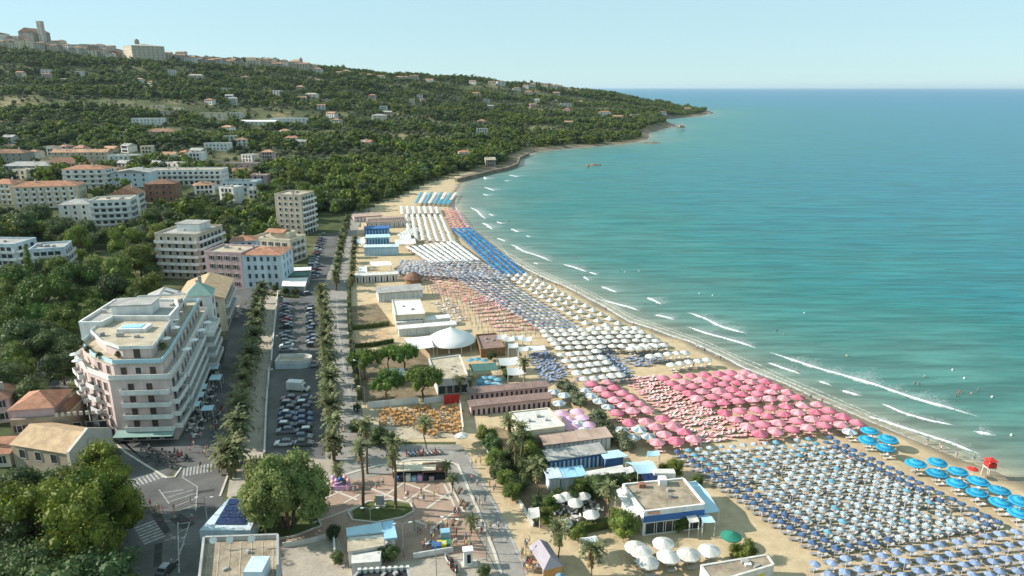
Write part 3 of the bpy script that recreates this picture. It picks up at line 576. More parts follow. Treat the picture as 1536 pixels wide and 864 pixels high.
# storeys: balcony bands and openings, each its own piece
W5 = loc2(M_)
def hotel_band(i, z, d=1.35, lo=0.02, hi=0.98, m='white'):
    a, c = Vector(W5[i]), Vector(W5[(i + 1) % len(W5)]); e = c - a; rz = math.atan2(e.y, e.x); p = a.lerp(c, (lo + hi) / 2); o_ = Vector((e.y, -e.x)).normalized() * 0.004
    balcony(hotel, (p.x + o_.x, p.y + o_.y, z), rz, e.length * (hi - lo), d, m)
for f in range(1, 5):
    z = 2.9 * f
    hotel_band(0, z - 0.15, 1.2, 0.18, 0.99); hotel_band(1, z - 0.152, 1.25); hotel_band(2, z - 0.15, 1.6, 0.0, 0.62)
    if f < 5: hotel_band(2, z - 0.154, 3.2, 0.66, 0.97)
    hotel_band(5, z - 0.15, 1.1, 0.05, 0.32); hotel_band(5, z - 0.15, 1.1, 0.42, 0.62); hotel_band(6, z - 0.15, 1.1, 0.1, 0.45)
    hotel_band(4, z - 0.15, 1.1, 0.55, 0.95)
for f in range(0, 5):
    z = 2.9 * f
    if f:
        wall_run(hotel, W5[0], W5[1], z, 1, 2.9, 2, 'brown', margin=2.4); wall_run(hotel, W5[2], W5[3], z, 1, 2.9, 12, 'glassdoor', margin=0.8); wall_run(hotel, W5[1], W5[2], z, 1, 2.9, 2, 'glassdoor', margin=0.5)
        wall_run(hotel, W5[5], W5[6], z, 1, 2.9, 3, 'brown', margin=0.6); wall_run(hotel, W5[6], W5[0], z, 1, 2.9, 3, 'brown', margin=0.6); wall_run(hotel, W5[4], W5[5], z, 1, 2.9, 6, 'brown', margin=1.0)
    else:
        wall_run(hotel, W5[0], W5[1], 0.2, 1, 2.9, 4, 'glassdoor', margin=0.4); wall_run(hotel, W5[2], W5[3], 0.2, 1, 2.9, 12, 'glassdoor', margin=0.8); wall_run(hotel, W5[5], W5[6], 0.2, 1, 2.9, 3, 'door', margin=0.6); wall_run(hotel, W5[6], W5[0], 0.2, 1, 2.9, 3, 'door', margin=0.6)
A6 = loc2(L6); A7 = loc2(L7)
wall_run(hotel, A6[0], A6[1], 14.75, 1, 2.7, 3, ['brown', 'plain'], margin=0.5, sill=0.5); wall_run(hotel, A6[2], A6[3], 14.75, 1, 2.7, 9, 'glassdoor', margin=1.0); wall_run(hotel, A6[6], A6[0], 14.75, 1, 2.7, 2, 'brown', margin=0.5)
wall_run(hotel, A7[0], A7[1], 17.75, 1, 2.5, 1, 'door', margin=0.4); wall_run(hotel, A7[2], A7[3], 17.75, 1, 2.5, 6, 'door', margin=1.0)
for p0, p1, w in ((W5[0], W5[1], 2.6),):
    a, c = Vector(p0), Vector(p1); e = c - a; rz = math.atan2(e.y, e.x); m_ = (a + c) / 2; o_ = Vector((e.y, -e.x)).normalized()
    b = MB(); b.add([(-e.length / 2, 0, 2.85), (e.length / 2, 0, 2.85), (e.length / 2, -w, 2.25), (-e.length / 2, -w, 2.25), (-e.length / 2, 0, 2.77), (e.length / 2, 0, 2.77), (e.length / 2, -w, 2.17), (-e.length / 2, -w, 2.17)], [(0, 3, 2, 1), (4, 5, 6, 7), (3, 7, 6, 2), (0, 4, 7, 3), (1, 2, 6, 5), (0, 1, 5, 4)])
    b.build('awning', 'green_copper', hotel, (m_.x + o_.x * 0.02, m_.y + o_.y * 0.02, 0), rz)
for (x, y, z_) in ((1.0, -12.0, 20.57), (5.0, -12.5, 20.57), (-3.5, -11.5, 20.57), (9.0, -2.0, 20.57), (8.0, 3.0, 20.57), (-8, 9, 21.3), (-11, 3, 21.3), (-10.5, 11, 21.3), (3, 9, 21.3), (4, 11.5, 21.3)):
    ob('roof_unit', UNIT, hotel, (x, y, z_), CL.uniform(0, 1.5), (CL.uniform(.6, 1.6), CL.uniform(.5, 1.0), CL.uniform(.5, 1.1)))
for (x, y, z_) in ((14.6, -10, 14.75), (13.6, -4, 14.75), (12.4, 3, 14.75), (11.4, 9, 14.75), (-6.5, -17.0, 14.75), (-9.3, -13.2, 14.75), (10.8, -11.0, 17.72), (9.4, -3.5, 17.72)):
    b = MB(); b.lathe([(.02, 2.5), (1.1, 2.1), (1.1, 2.0)], 8); b.tube([(0, 0, 0), (0, 0, 2.45)], .04, 6, 1); tag(b.build('terrace_parasol', ['membrane', 'metal'], None, (-90 + x, 160 + y, z_)), 'small white parasol on a balcony terrace of the pink corner hotel', 'parasol', 'parasols on the hotel terraces')
for (x, y) in ((-0.5, -18.4), (3.2, -17.6), (7.4, -17.4), (-5.5, -14.5), (10.5, -12.5), (-9.0, -11.0)):
    b = MB(); b.lathe([(0.28, 0), (0.36, 0.5)], 8, 0); b.add([(0, 0, 0.5)] + [], [], 0)
    for k in range(26):
        d_ = Vector((random.gauss(0, 1), random.gauss(0, 1), abs(random.gauss(0.5, 0.8)))).normalized(); q = d_ * random.uniform(0.4, 0.85) + Vector((0, 0, 0.75)); s_ = 0.28
        t1 = d_.orthogonal().normalized() * s_; t2 = d_.cross(t1); b.add([q - t1 - t2, q + t1 - t2, q + t1 + t2, q - t1 + t2], [(0, 1, 2, 3)], 1)
    tag(b.build('potted_shrub', ['terracotta', 'leaf_dark'], None, (-90 + x, 160 + y, 17.72)), 'small potted shrub on the pink corner hotel roof terrace', 'plant', 'potted shrubs on the hotel terraces')

# tower, arcade and ochre house behind the hotel
tw = building('pavilion_tower', 'white square roof tower with green pyramid roof behind pink hotel', (-89.5, 190, 0), R(15), 6.6, 6.6, 5, 3.7, 'white', ('pyramid', 'green_copper'), (1, 'glassdoor', None), (1, 'glassdoor', None), rise=3.4, cat='tower')
oc = building('cream_house', 'cream house with tan tiled roof beside the white roof tower', (-101, 219, 0), R(15), 14, 24, 3, 3.7, 'cream', ('gable_y', 'old_tile'), (3, 'shut', None), (6, 'shut', 'each'), rise=2.6)
ar = thing('glazed_gallery', 'long low gallery with white skylights behind pink hotel', 'gallery', (-107, 198, 0), R(15)); MB().box((0, 0, 0), (9, 28, 12.0)).build('wall', 'grey_wall', ar)
roof_mesh('gable_y', 9, 28, 12.003, 2.0).build('roof', 'roof_grey', ar)
for i in range(6):
    b = MB(); b.add([(0.9, -12 + i * 4.4, 13.95), (4.2, -12 + i * 4.4, 12.6), (4.2, -9.6 + i * 4.4, 12.6), (0.9, -9.6 + i * 4.4, 13.95), (0.9, -12 + i * 4.4, 14.15), (4.2, -12 + i * 4.4, 12.8), (4.2, -9.6 + i * 4.4, 12.8), (0.9, -9.6 + i * 4.4, 14.15)], [(4, 5, 6, 7), (0, 1, 5, 4), (1, 2, 6, 5), (2, 3, 7, 6), (3, 0, 4, 7)]); b.build('skylight', 'white', ar)

# ------------------------------------------------------------------ row behind the square
c, rz, w = placed((313, 430), (367, 433), 13); building('pink_townhouse', 'pink four storey house with roof terrace joined to the white house', c, rz, w, 13, 4, 3.4, 'mauve_wall', ('flat', 'roof_felt'), (4, 'shut', None), (2, 'shut', None))
c, rz, w = placed((367.5, 433), (426, 433), 14); building('white_townhouse', 'white and pale blue four storey house with low terracotta roof', c, rz, w, 14, 4, 3.35, 'pale_blue_wall', ('hip', 'terracotta'), (5, 'blue', None), (3, 'blue', None), rise=1.6)
c, rz, w = placed((241, 417), (303, 419), 20); t = building('balcony_block', 'six storey beige block with balconies wrapped along its street side', c, rz, w, 20, 6, 3.0, 'beige', ('flat', 'roof_grey'), (5, 'plain', 'band'), (6, 'glassdoor', 'band'))
MB().box((1, 2, 18.13), (10, 8, 3.0)).build('penthouse', 'white', t); MB().box((1, 2, 21.134), (11, 9, 0.2)).build('roof_slab', 'roof_grey', t)
c, rz, w = placed((380, 391), (438, 396), 12); t = building('cream_guesthouse', 'cream three storey guesthouse with flat roof rooms and tiled strip', c, rz, w, 12, 3, 3.4, 'cream', ('flat', 'roof_felt'), (5, 'shut', None), (3, 'shut', 'each'))
MB().box((2, 1, 10.33), (9, 6, 2.6)).build('penthouse', 'cream', t); roof_mesh('gable_x', 9, 6, 12.94, 1.2, 0.3).build('roof', 'terracotta', t)
c, rz, w = placed((417, 352), (456, 354), 14); building('apartment_tower', 'tall beige apartment tower beside the road under the wooded slope', c, rz, w, 14, 7, 3.0, 'beige', ('flat', 'roof_felt'), (4, 'plain', None), (4, 'glassdoor', 'band'))
c, rz, w = placed((350, 408), (388, 406), 9); building('domed_house', 'pale blue house with low orange roof behind the white townhouse', c, rz, w, 9, 4, 3.3, 'pale_blue_wall', ('hip', 'terracotta'), (3, 'plain', None), None, rise=1.6)
# blue grey residence among the pines
c, rz, w = placed((-50, 408), (22, 412), 13); building('terrace_residence', 'long blue grey residence with banded balconies behind the dark conifer', c, rz + R(8), w, 13, 4, 3.0, 'pale_blue_wall', ('flat', 'roof_grey'), (8, 'glassdoor', 'band'), (3, 'glassdoor', 'band'))
c, rz, w = placed((52, 420), (104, 416), 13); building('terrace_residence', 'shorter blue grey residence with stepped balconies and flat roof among pines', c, rz, w, 13, 4, 3.0, 'pale_blue_wall', ('flat', 'roof_grey'), (4, 'glassdoor', 'band'), (3, 'glassdoor', 'band'))

# ------------------------------------------------------------------ quarter on the first slope
def slope_house(name, label, px, py, w, d, floors, rz, wall, roof, front=None, right=None, rise=None, fh=3.1, group=None, cat='house', left=None):
    p = GT(px, py); return building(name, label, (p.x, p.y + d / 2, p.z), R(rz), w, d, floors, fh, wall, roof, front, right, left, cat, group, found=8.0, rise=rise)
slope_house('apartment_house', 'large cream apartment house with broken red tiled roofs on the slope', 68, 312, 34, 14, 4, 12, 'cream', ('hip', 'terracotta'), (8, 'plain', 'each'), (3, 'plain', None), 2.4, cat='building')
slope_house('apartment_house', 'cream wing with red roof and small balconies at the end of the slope block', 6, 308, 16, 12, 4, -6, 'cream', ('hip', 'terracotta'), (4, 'plain', 'each'), None, 2.2, cat='building')
slope_house('seaside_hotel', 'white four storey hotel with pale blue balconies on the slope', 166, 347, 19, 14, 5, 14, 'white', ('flat', 'roof_felt', 'white'), (5, 'glassdoor', 'band'), (4, 'glassdoor', 'band'), cat='hotel')
slope_house('gabled_hotel', 'white house with steep orange gable roof above the balconied hotel', 186, 325, 15, 13, 4, 14, 'white', ('gable_y', 'terracotta'), (2, 'shut', None), (4, 'shut', None), 4.0)
slope_house('low_annex', 'low white annex with arched dormer roof beside the balconied hotel', 112, 333, 16, 14, 3, 10, 'white', ('hip', 'roof_grey'), (3, 'plain', None), (2, 'plain', None), 2.5)
slope_house('brick_villa', 'square brown brick villa with red roof among dark trees', 240, 303, 17, 13, 3, 10, 'brick', ('hip', 'dark_tile'), (4, 'far', None), (3, 'far', None), 2.2, 3.6)
slope_house('terraced_block', 'stacked cream terrace block with rounded white balconies and red roof', 128, 284, 26, 14, 4, 6, 'white', ('hip', 'terracotta'), (5, 'glassdoor', 'band'), (3, 'glassdoor', 'band'), 2.2, cat='building')
slope_house('long_residence', 'long white residence with three balcony bands across the slope', 275, 277, 52, 14, 3, 4, 'white', ('flat', 'roof_felt'), (14, 'glassdoor', 'band'), (3, 'plain', None), cat='building')
slope_house('stepped_residence', 'stepped white and blue residence at the end of the long block', 345, 288, 36, 14, 2, 0, 'pale_blue_wall', ('flat', 'roof_grey'), (9, 'glassdoor', 'band'), (3, 'glassdoor', 'band'), cat='building')
slope_house('greenhouse_hall', 'pale hall with shallow curved roof behind the brick villa', 195, 281, 24, 16, 3, 8, 'pale_blue_wall', ('gable_y', 'roof_grey'), (4, 'plain', None), None, 2.2, cat='hall')
slope_house('tiled_villa', 'wide villa with dark red hipped roof above the cream block', 92, 258, 34, 18, 2, 8, 'mauve_wall', ('hip', 'dark_tile'), (6, 'plain', None), None, 4.0)
slope_house('grey_villa', 'grey blue villa with flat roofs above the cream block', 40, 262, 34, 14, 2, 2, 'grey_wall', ('hip', 'roof_grey'), (6, 'plain', None), None, 2.6)
slope_house('stone_villa', 'pale villa with grey roof at the edge of the upper quarter', 12, 248, 26, 14, 3, 5, 'town_wall', ('hip', 'town_roof'), (5, 'plain', None), None, 2.6)
slope_house('upper_house', 'small white house with flat roof above the curved hall', 184, 252, 22, 12, 3, 0, 'white', ('flat', 'roof_grey'), (5, 'plain', None), None)
slope_house('row_house', 'low row of beige houses behind the dark red villa', 120, 240, 46, 10, 2, 3, 'beige', ('gable_x', 'town_roof'), (9, 'plain', None), None, 2.4)
slope_house('pergola_hall', 'low pink hall under a scalloped white canopy beside the long residence', 350, 253, 42, 8, 1, -2, 'mauve_wall', ('flat', 'roof_felt'), (8, 'plain', None), None, fh=4.0, cat='hall')
slope_house('slope_house', 'white villa with pale flat roof in the trees above the stepped residence', 325, 226, 24, 10, 2, 0, 'white', ('flat', 'roof_felt'), (6, 'plain', None), None)
slope_house('slope_house', 'pink roofed villa above the upper quarter with broad eaves', 240, 207, 30, 14, 2, 8, 'mauve_wall', ('hip', 'town_roof'), (6, 'plain', None), None, 3)
slope_house('slope_house', 'white villa with flat terraces above the pink roofed villa', 220, 187, 36, 14, 2, 6, 'white', ('flat', 'roof_felt'), (8, 'plain', None), None)
slope_house('slope_house', 'low white glasshouse sheds stretching along the hillside', 388, 187, 48, 10, 1, -3, 'white', ('gable_x', 'white'), (8, 'plain', None), None, 2.0, 4.0, cat='shed')
slope_house('slope_house', 'white block with several flat roofs near the glasshouse sheds', 432, 186, 50, 14, 2, 4, 'white', ('flat', 'white'), (9, 'plain', None), None)
slope_house('slope_house', 'two storey white house with tan roof alone among olive terraces', 568, 183, 22, 16, 3, 12, 'cream', ('hip', 'roof_grey'), (3, 'plain', None), (2, 'plain', None), 2.0)
slope_house('slope_house', 'white villa with terracotta roof right above the sea wall', 696, 243, 12, 10, 3, 8, 'white', ('hip', 'terracotta'), (2, 'plain', None), (2, 'plain', None), 2.0)
for lab, px, py, w, fl in [('long pale farmhouse under the dark wood below the palace', 293, 119, 36, 2), ('small pink house beside tree on upper olive slope', 208, 125, 20, 2), ('white cottage beside bare field on upper slope', 338, 139, 22, 2), ('white villa low among trees on mid slope', 318, 178, 46, 2),
                           ('pale bungalow on mid slope above pink roofed villa', 248, 172, 34, 1), ('white house pair beside olive grove', 413, 143, 26, 2), ('bright white house on shoulder of hill', 467, 147, 30, 2), ('grey roofed shed in lower wood', 548, 218, 20, 1),
                           ('white van-like hut by lower track', 546, 218, 12, 1), ('white house above bare tan field', 714, 144, 26, 2), ('small white house below far ridge', 775, 137, 26, 2), ('bright white house on far slope', 793, 142, 26, 2), ('pale house in far olive terraces', 835, 143, 24, 2),
                           ('cream house with tan terrace on far slope', 849, 160, 34, 2), ('low pale house near the far cape', 927, 177, 34, 1), ('tan house at the neck of far cape', 907, 173, 34, 2), ('white house on tip of far cape', 994, 172, 26, 2), ('pale cottage by rocks of far cape', 1032, 166, 26, 2),
                           ('white house at edge of far wood', 952, 177, 24, 2), ('cream house low on wooded shore slope', 735, 250, 12, 2)]:
    slope_house('hill_house', lab, px, py, w * 0.75, 10, fl, random.uniform(-15, 15), random.choice(['white', 'cream', 'white_rough', 'town_wall']), (random.choice(['hip', 'gable_x', 'flat']), random.choice(['town_roof', 'terracotta', 'roof_felt'])), (3, 'far', None), None, 2.2, 3.2, 'houses scattered on the hillside')

rh_ = random.Random(17)
for zone, polyg_, n_h in (('middle slope', [(150, 165), (480, 130), (520, 200), (420, 235), (160, 225)], 20), ('upper slope', [(0, 110), (300, 105), (460, 120), (300, 150), (0, 160)], 8), ('slope towards the cape', [(520, 150), (800, 128), (960, 165), (900, 190), (700, 215), (560, 190)], 18), ('upper quarter', [(0, 215), (150, 225), (400, 240), (410, 262), (300, 262), (0, 250)], 26), ('lower quarter', [(0, 258), (400, 262), (395, 300), (220, 318), (0, 330)], 16)):
    xs_, ys_ = [p[0] for p in polyg_], [p[1] for p in polyg_]; k_ = 0
    while k_ < n_h:
        x_, y_ = rh_.uniform(min(xs_), max(xs_)), rh_.uniform(min(ys_), max(ys_)); c_ = False
        for i in range(len(polyg_)):
            (x1, y1), (x2, y2) = polyg_[i - 1], polyg_[i]
            if (y1 > y_) != (y2 > y_) and x_ < (x2 - x1) * (y_ - y1) / (y2 - y1) + x1: c_ = not c_
        if not c_ or GT(x_, y_) is None: continue
        p_ = GT(x_, y_)
        if any((p_.x - f[0]) ** 2 + (p_.y - f[1]) ** 2 < (f[2] + 9) ** 2 for f in FOOT): k_ += 0.2; continue
        wl = rh_.choice(['white', 'cream', 'white_rough', 'mauve_wall', 'white_rough']); rf = rh_.choice([('hip', 'town_roof'), ('gable_x', 'town_roof'), ('flat', 'roof_felt'), ('hip', 'terracotta'), ('gable_x', 'roof_grey')]); fl = rh_.choice([1, 2, 2, 3]); k_ += 1
        slope_house('hill_house', '%s %s storey house with %s on the %s' % ({'white': 'white', 'cream': 'cream', 'white_rough': 'off white', 'mauve_wall': 'dusky pink'}[wl], ['', 'single', 'two', 'three'][fl], {'hiptown_roof': 'brown hipped roof', 'gable_xtown_roof': 'brown gabled roof', 'flatroof_felt': 'flat tan roof', 'hipterracotta': 'orange hipped roof', 'gable_xroof_grey': 'grey gabled roof'}[rf[0] + rf[1]], zone),
                    x_, y_, rh_.uniform(8, 16), rh_.uniform(7, 10), fl, rh_.uniform(-25, 25), wl, rf, (rh_.choice([2, 3, 4]), 'far', None), None, 2.0, 3.1, 'houses of the ' + zone)

# ------------------------------------------------------------------ old town on the ridge
def ridge_point(px, Y):
    X = (px - 768) / FOC / 1.05 * Y; return X, Y, hgt(X, Y)
rg = random.Random(3)
for px in np.arange(-12, 470, 9.5):
    for row in range(2):
        x_ = px + rg.uniform(-3, 3) + row * 4
        if 176 < x_ < 262 and row == 0: continue
        Y = np.interp(px, [0, 200, 400, 480], [1455, 1505, 1600, 1640]) + row * 34 + rg.uniform(-6, 6)
        X, Y, z = ridge_point(x_, Y); fl = rg.choice([3, 3, 4, 4, 5]) + (row if px < 200 else 0); wl = rg.choice(['town_wall', 'town_wall', 'cream', 'beige', 'white_rough']); rf = rg.choice(['hip', 'gable_x', 'gable_x', 'gable_y', 'flat'])
        building('old_town_house', '%s %s storey house with %s roof in the ridge town, %s the skyline' % ({'town_wall': 'grey stone', 'cream': 'cream', 'beige': 'beige', 'white_rough': 'whitewashed'}[wl], ['', '', '', 'three', 'four', 'five', 'six'][fl], {'hip': 'hipped', 'gable_x': 'long gabled', 'gable_y': 'end gabled', 'flat': 'flat'}[rf], ('below', 'on')[row]), (X, Y, z), R(rg.uniform(-15, 15)), rg.uniform(12, 21), rg.uniform(10, 14), fl, 3.2, wl,
                 (rf, 'town_roof'), (rg.choice([2, 3, 4]), 'far', None) if row == 0 else None, None, None, 'house', 'old houses along the ridge', rise=rg.uniform(2, 3.2), found=16)
for px in np.arange(478, 880, 13):
    if rg.random() < 0.45: continue
    Y = np.interp(px, [480, 600, 700, 800, 900], [1670, 1740, 1830, 1940, 2100]) - rg.uniform(0, 30); X, Y, z = ridge_point(px + rg.uniform(-4, 4), Y)
    building('ridge_villa', 'pale villa between trees along the falling ridge line', (X, Y, z), R(rg.uniform(-20, 20)), rg.uniform(13, 22), 11, rg.choice([2, 2, 3]), 3.2, rg.choice(['cream', 'white_rough', 'town_wall']), (rg.choice(['hip', 'gable_x']), 'town_roof'), (2, 'far', None), None, None, 'house', 'villas along the ridge', rise=2.2, found=12)
X, Y, z = ridge_point(219, 1505); t = building('ridge_palace', 'huge pale stone palace block standing out on the ridge town', (X, Y, z - 4), R(42), 62, 62, 6, 5.0, 'beige', ('hip', 'roof_felt'), (7, 'far', None), (7, 'far', None), (7, 'far', None), 'palace', None, rise=5, found=14)
b = MB(); b.lathe([(5, 0), (5, 5), (4.4, 7.5), (2.6, 9.5), (0.2, 10.5)], 10); b.build('dome', 'town_wall', t, (-10, 5, 34.5))
X, Y, z = ridge_point(60, 1515); t = building('ridge_church', 'old church with broad gabled front high on the ridge town', (X, Y, z + 4), R(-10), 34, 44, 6, 4.3, 'town_wall', ('gable_y', 'town_roof'), (2, 'far', None), None, None, 'church', None, rise=8, found=18)
X, Y, z = ridge_point(71, 1502); t = building('bell_tower', 'square stone bell tower rising above the ridge church', (X, Y, z + 4), R(-10), 9.5, 9.5, 12, 4.1, 'town_wall', ('flat', 'town_roof'), (1, 'far', None), (1, 'far', None), None, 'tower', None, found=18, parapet=1.6)
X, Y, z = ridge_point(452, 1640); building('ridge_turret', 'slender stone turret near the end of the ridge town', (X, Y, z), R(5), 6, 6, 6, 4.0, 'town_wall', ('pyramid', 'town_roof'), None, None, None, 'tower', None, found=12, rise=5)
X, Y, z = ridge_point(444, 1645); building('ridge_chapel', 'stone chapel with rounded apse roof beside the slender turret', (X, Y, z), R(5), 26, 20, 4, 4.0, 'town_wall', ('hip', 'town_roof'), (3, 'far', None), None, None, 'chapel', None, found=12, rise=5)

# ------------------------------------------------------------------ church and crenellated house by the pines
def church():
    c, rz, w = placed((24, 700), (112, 715), 9.5); t = thing('small_church', 'small stone church with tan tiled gable roof behind the pines', 'church', c, rz)
    hw, hd, h = w / 2, 4.75, 5.2
    MB().prism([(-hw, -hd), (hw, -hd), (hw, hd), (-hw, hd)], 0, h).build('wall', 'old_stone', t); roof_mesh('gable_x', w - 0.6, 9.5, h + 0.003, 2.2, 0.35).build('roof', 'old_tile', t)
    b = MB(); b.add([(hw - 0.35, -hd - 0.5, 0), (hw + 0.35, -hd - 0.5, 0), (hw + 0.35, hd + 0.5, 0), (hw - 0.35, hd + 0.5, 0), (hw - 0.35, -hd - 0.5, h + 0.6), (hw + 0.35, -hd - 0.5, h + 0.6), (hw + 0.35, hd + 0.5, h + 0.6), (hw - 0.35, hd + 0.5, h + 0.6), (hw - 0.35, 0, h + 3.3), (hw + 0.35, 0, h + 3.3)],
                    [(0, 1, 5, 4), (2, 3, 7, 6), (1, 2, 6, 9, 5), (3, 0, 4, 8, 7), (4, 5, 9, 8), (6, 7, 8, 9), (3, 2, 1, 0)]); b.build('gable_front', 'pale_stone', t)
    b = MB(); b.box((hw, 0, h + 3.3), (0.12, 0.12, 1.6)); b.box((hw, 0, h + 4.3), (0.1, 0.7, 0.12)); b.build('cross', 'dark_metal', t)
    for x in (-hw + 2.6, -hw + 6.6, -hw + 10.6): put_window('far', t, (x, -hd - 0.004, 2.4), 0)
    b = MB(); b.lathe([(0.01, -0.05), (0.9, -0.05), (0.9, 0.05)], 14); o = b.build('rose_window', 'dark_glass', t, (hw + 0.36, 0, h + 0.3)); o.rotation_euler = (0, R(90), 0)
    c2, rz2, w2 = placed((22, 668), (104, 664), 10); k = thing('crenellated_house', 'stone house with crenellated wall and red tiled roofs beside the church', 'house', c2, rz2 + R(4))
    MB().prism([(-w2 / 2, -5), (w2 / 2, -5), (w2 / 2, 5), (-w2 / 2, 5)], 0, 6.2).build('wall', 'old_stone', k)
    MB().box((-w2 / 2 + 4.2, 0.5, 6.203), (8.4, 9, 2.0)).build('upper_wall', 'mauve_wall', k); roof_mesh('hip', 8.4, 9, 8.207, 2.2, 0.5).build('roof', 'terracotta', k, (-w2 / 2 + 4.2, 0.5, 0))
    roof_mesh('hip', w2 - 9.4, 8.4, 6.21, 1.8, -0.1).build('roof', 'dark_tile', k, (4.4, 0.4, 0))
    for i in range(9): MB().box((-w2 / 2 + 9.2 + i * 1.22, -4.85, 6.203), (0.62, 0.3, 0.8)).build('merlon', 'pale_stone', k)
    for i in range(3): put_window('shut', k, (-w2 / 2 + 1.6 + i * 2.4, -5.004, 3.2), 0)
    for i in range(4): put_window('far', k, (-w2 / 2 + 10.4 + i * 2.6, -5.004, 2.6), 0)
church()
c, rz, w = placed((-30, 640), (20, 632), 9); building('dark_roof_house', 'low house with old brown tiled roof under the park trees', c, rz, w, 9, 2, 3, 'mauve_wall', ('hip', 'dark_tile'), (3, 'shut', None), None, rise=1.8)
c, rz, w = placed((-26, 702), (18, 700), 7); building('garden_house', 'low outbuilding with terracotta roof beside the church', c, rz, w, 7, 1, 3.2, 'cream', ('gable_x', 'terracotta'), (2, 'shut', None), None, rise=1.4)
c, rz, w = placed((4, 618), (66, 600), 8); building('park_house', 'long low house with dark tiled roof under the trees by the road', c, rz, w, 8, 1, 3.4, 'mauve_wall', ('hip', 'dark_tile'), (3, 'shut', None), None, rise=1.8)

# ------------------------------------------------------------------ houses at the foot of the square
def roofed(name, label, quad, h, wall, roof, cat='building', parapet=0.5, band=None):
    """box whose roof corners (near-left, near-right, far-right, far-left) were surveyed at roof height"""
    P_ = [G(x, y, h) for x, y in quad]; c = sum(P_, Vector()) / 4; c.z = 0; t = thing(name, label, cat, c); L = [(p.x - c.x, p.y - c.y) for p in P_]
    MB().prism(L, 0, h).build('wall', wall, t); b = MB(); b.prism(inset(L, 0.05), h + 0.002, h + 0.1); ro = b.build('roof', roof, t)
    if parapet: rim(t, inset(L, 0.08), h + 0.004, parapet, 0.35, wall)
    for k in range(3):
        q = Vector(L[0]).lerp(Vector(L[1]), CL.uniform(.2, .8)).lerp(Vector(L[3]).lerp(Vector(L[2]), CL.uniform(.2, .8)), CL.uniform(.25, .75)); ob('roof_unit', UNIT, ro, (q.x, q.y, h + .103), CL.uniform(0, 1.5), (CL.uniform(.4, 1.2), CL.uniform(.3, .8), CL.uniform(.2, .6)))
    return t, L
t, L = roofed('flat_roof_house', 'house with sunlit brown felt roof, dark parapet and satellite dishes', [(296, 900), (418, 900), (418, 808), (306, 812)], 8.0, 'grey_wall', 'roof_brown', parapet=0.9)
for i in range(7):
    a, d_ = Vector(L[3]).lerp(Vector(L[2]), (i + 0.5) / 7), Vector(L[0]).lerp(Vector(L[1]), (i + 0.5) / 7); b = MB(); b.bar((*a.lerp(d_, 0.05), 8.104), (*a.lerp(d_, 0.95), 8.104), 0.12, 0.04); b.build('roof_seam', 'roof_felt', t)
MB().box((3.4, -2.0, 8.104), (2.6, 3.4, 2.2)).build('stair_house', 'pale_blue_wall', t)
for i, (x, y) in enumerate(((-5.4, 4.2), (-3.0, 4.4), (0.2, 4.6))):
    k = thing('satellite_dish', 'white satellite dish on the rear parapet of the brown felt roof', 'dish', (t.location.x + x, t.location.y + y, 8.9), 0, 'dishes on the felt roof')
    b = MB(); b.tube([(0, 0, 0), (0, 0, 0.7)], 0.05, 6); b.build('mast', 'metal', k); b = MB(); b.lathe([(0.02, 0), (0.3, 0.06), (0.55, 0.2)], 12, 0); o = b.build('reflector', 'white', k, (0, 0, 0.8)); o.rotation_euler = (R(65), 0, R(20))
ks = thing('solar_roof_kiosk', 'pale blue kiosk with a dark solar panel roof below the crossing', 'kiosk', G(350, 800))
Lk = [(-4.2, -3.2), (4.4, -3.2), (3.9, 5.2), (-2.6, 5.2)]; MB().prism(Lk, 0, [2.9, 2.9, 3.6, 3.6]).build('wall', 'pale_blue_wall', ks)
for i in range(3):
    for j in range(4):
        x0, y0 = -2.1 + i * 1.75, -1.9 + j * 1.72; za = 3.05 + (y0 + 3.2) / 8.4 * 0.7; zb = 3.05 + (y0 + 1.6 + 3.2) / 8.4 * 0.7
        b = MB(); b.add([(x0, y0, za), (x0 + 1.62, y0, za), (x0 + 1.62, y0 + 1.58, zb), (x0, y0 + 1.58, zb), (x0, y0, za + .08), (x0 + 1.62, y0, za + .08), (x0 + 1.62, y0 + 1.58, zb + .08), (x0, y0 + 1.58, zb + .08)], [(4, 5, 6, 7), (0, 1, 5, 4), (1, 2, 6, 5), (2, 3, 7, 6), (3, 0, 4, 7)]); b.build('solar_panel', 'solar', ks)
# kiosk bar with pale metal roof in the square
kb = thing('kiosk_bar', 'kiosk bar with pale blue metal roof and felt terrace in the square', 'kiosk', G(562, 838))
def pxl(t, pts, z): return [tuple((G(x, y, z) - t.location).xy) for x, y in pts]
q = pxl(kb, [(520, 803), (592, 800), (593, 785), (520, 796)], 3.2)
MB().prism(pxl(kb, [(522, 828), (577, 818), (592, 800), (522, 806)], 2.9), 0, 2.9).build('wall', 'white_rough', kb)
MB().prism(pxl(kb, [(520, 803), (575, 797), (572, 783), (519, 792)], 3.3), 3.0, 3.3).build('metal_roof', 'sail_blue', kb)
MB().prism(pxl(kb, [(576.5, 808), (596, 806), (590, 780), (573.5, 783)], 3.4), 3.05, 3.4).build('metal_roof', 'light_blue', kb)
MB().prism(pxl(kb, [(521, 828), (577, 818), (576, 806), (521, 810)], 2.96), 2.903, 2.99).build('roof', 'roof_felt', kb)
MB().prism(pxl(kb, [(527, 845), (570, 842), (572, 826), (527, 831)], 2.4), 0, 2.4).build('annex', 'white_rough', kb)
t, L = roofed('curved_arcade', 'low dark roof with arched white trim in the yard below the square', [(520, 880), (618, 880), (612, 854), (540, 858)], 4.5, 'grey_wall', 'dark')
for i in range(9):
    a = Vector(L[3]).lerp(Vector(L[2]), i / 8); b = MB(); b.box((a.x, a.y - 0.3, 4.51), (0.5, 0.5, 0.8)); b.build('merlon', 'white_rough', t)
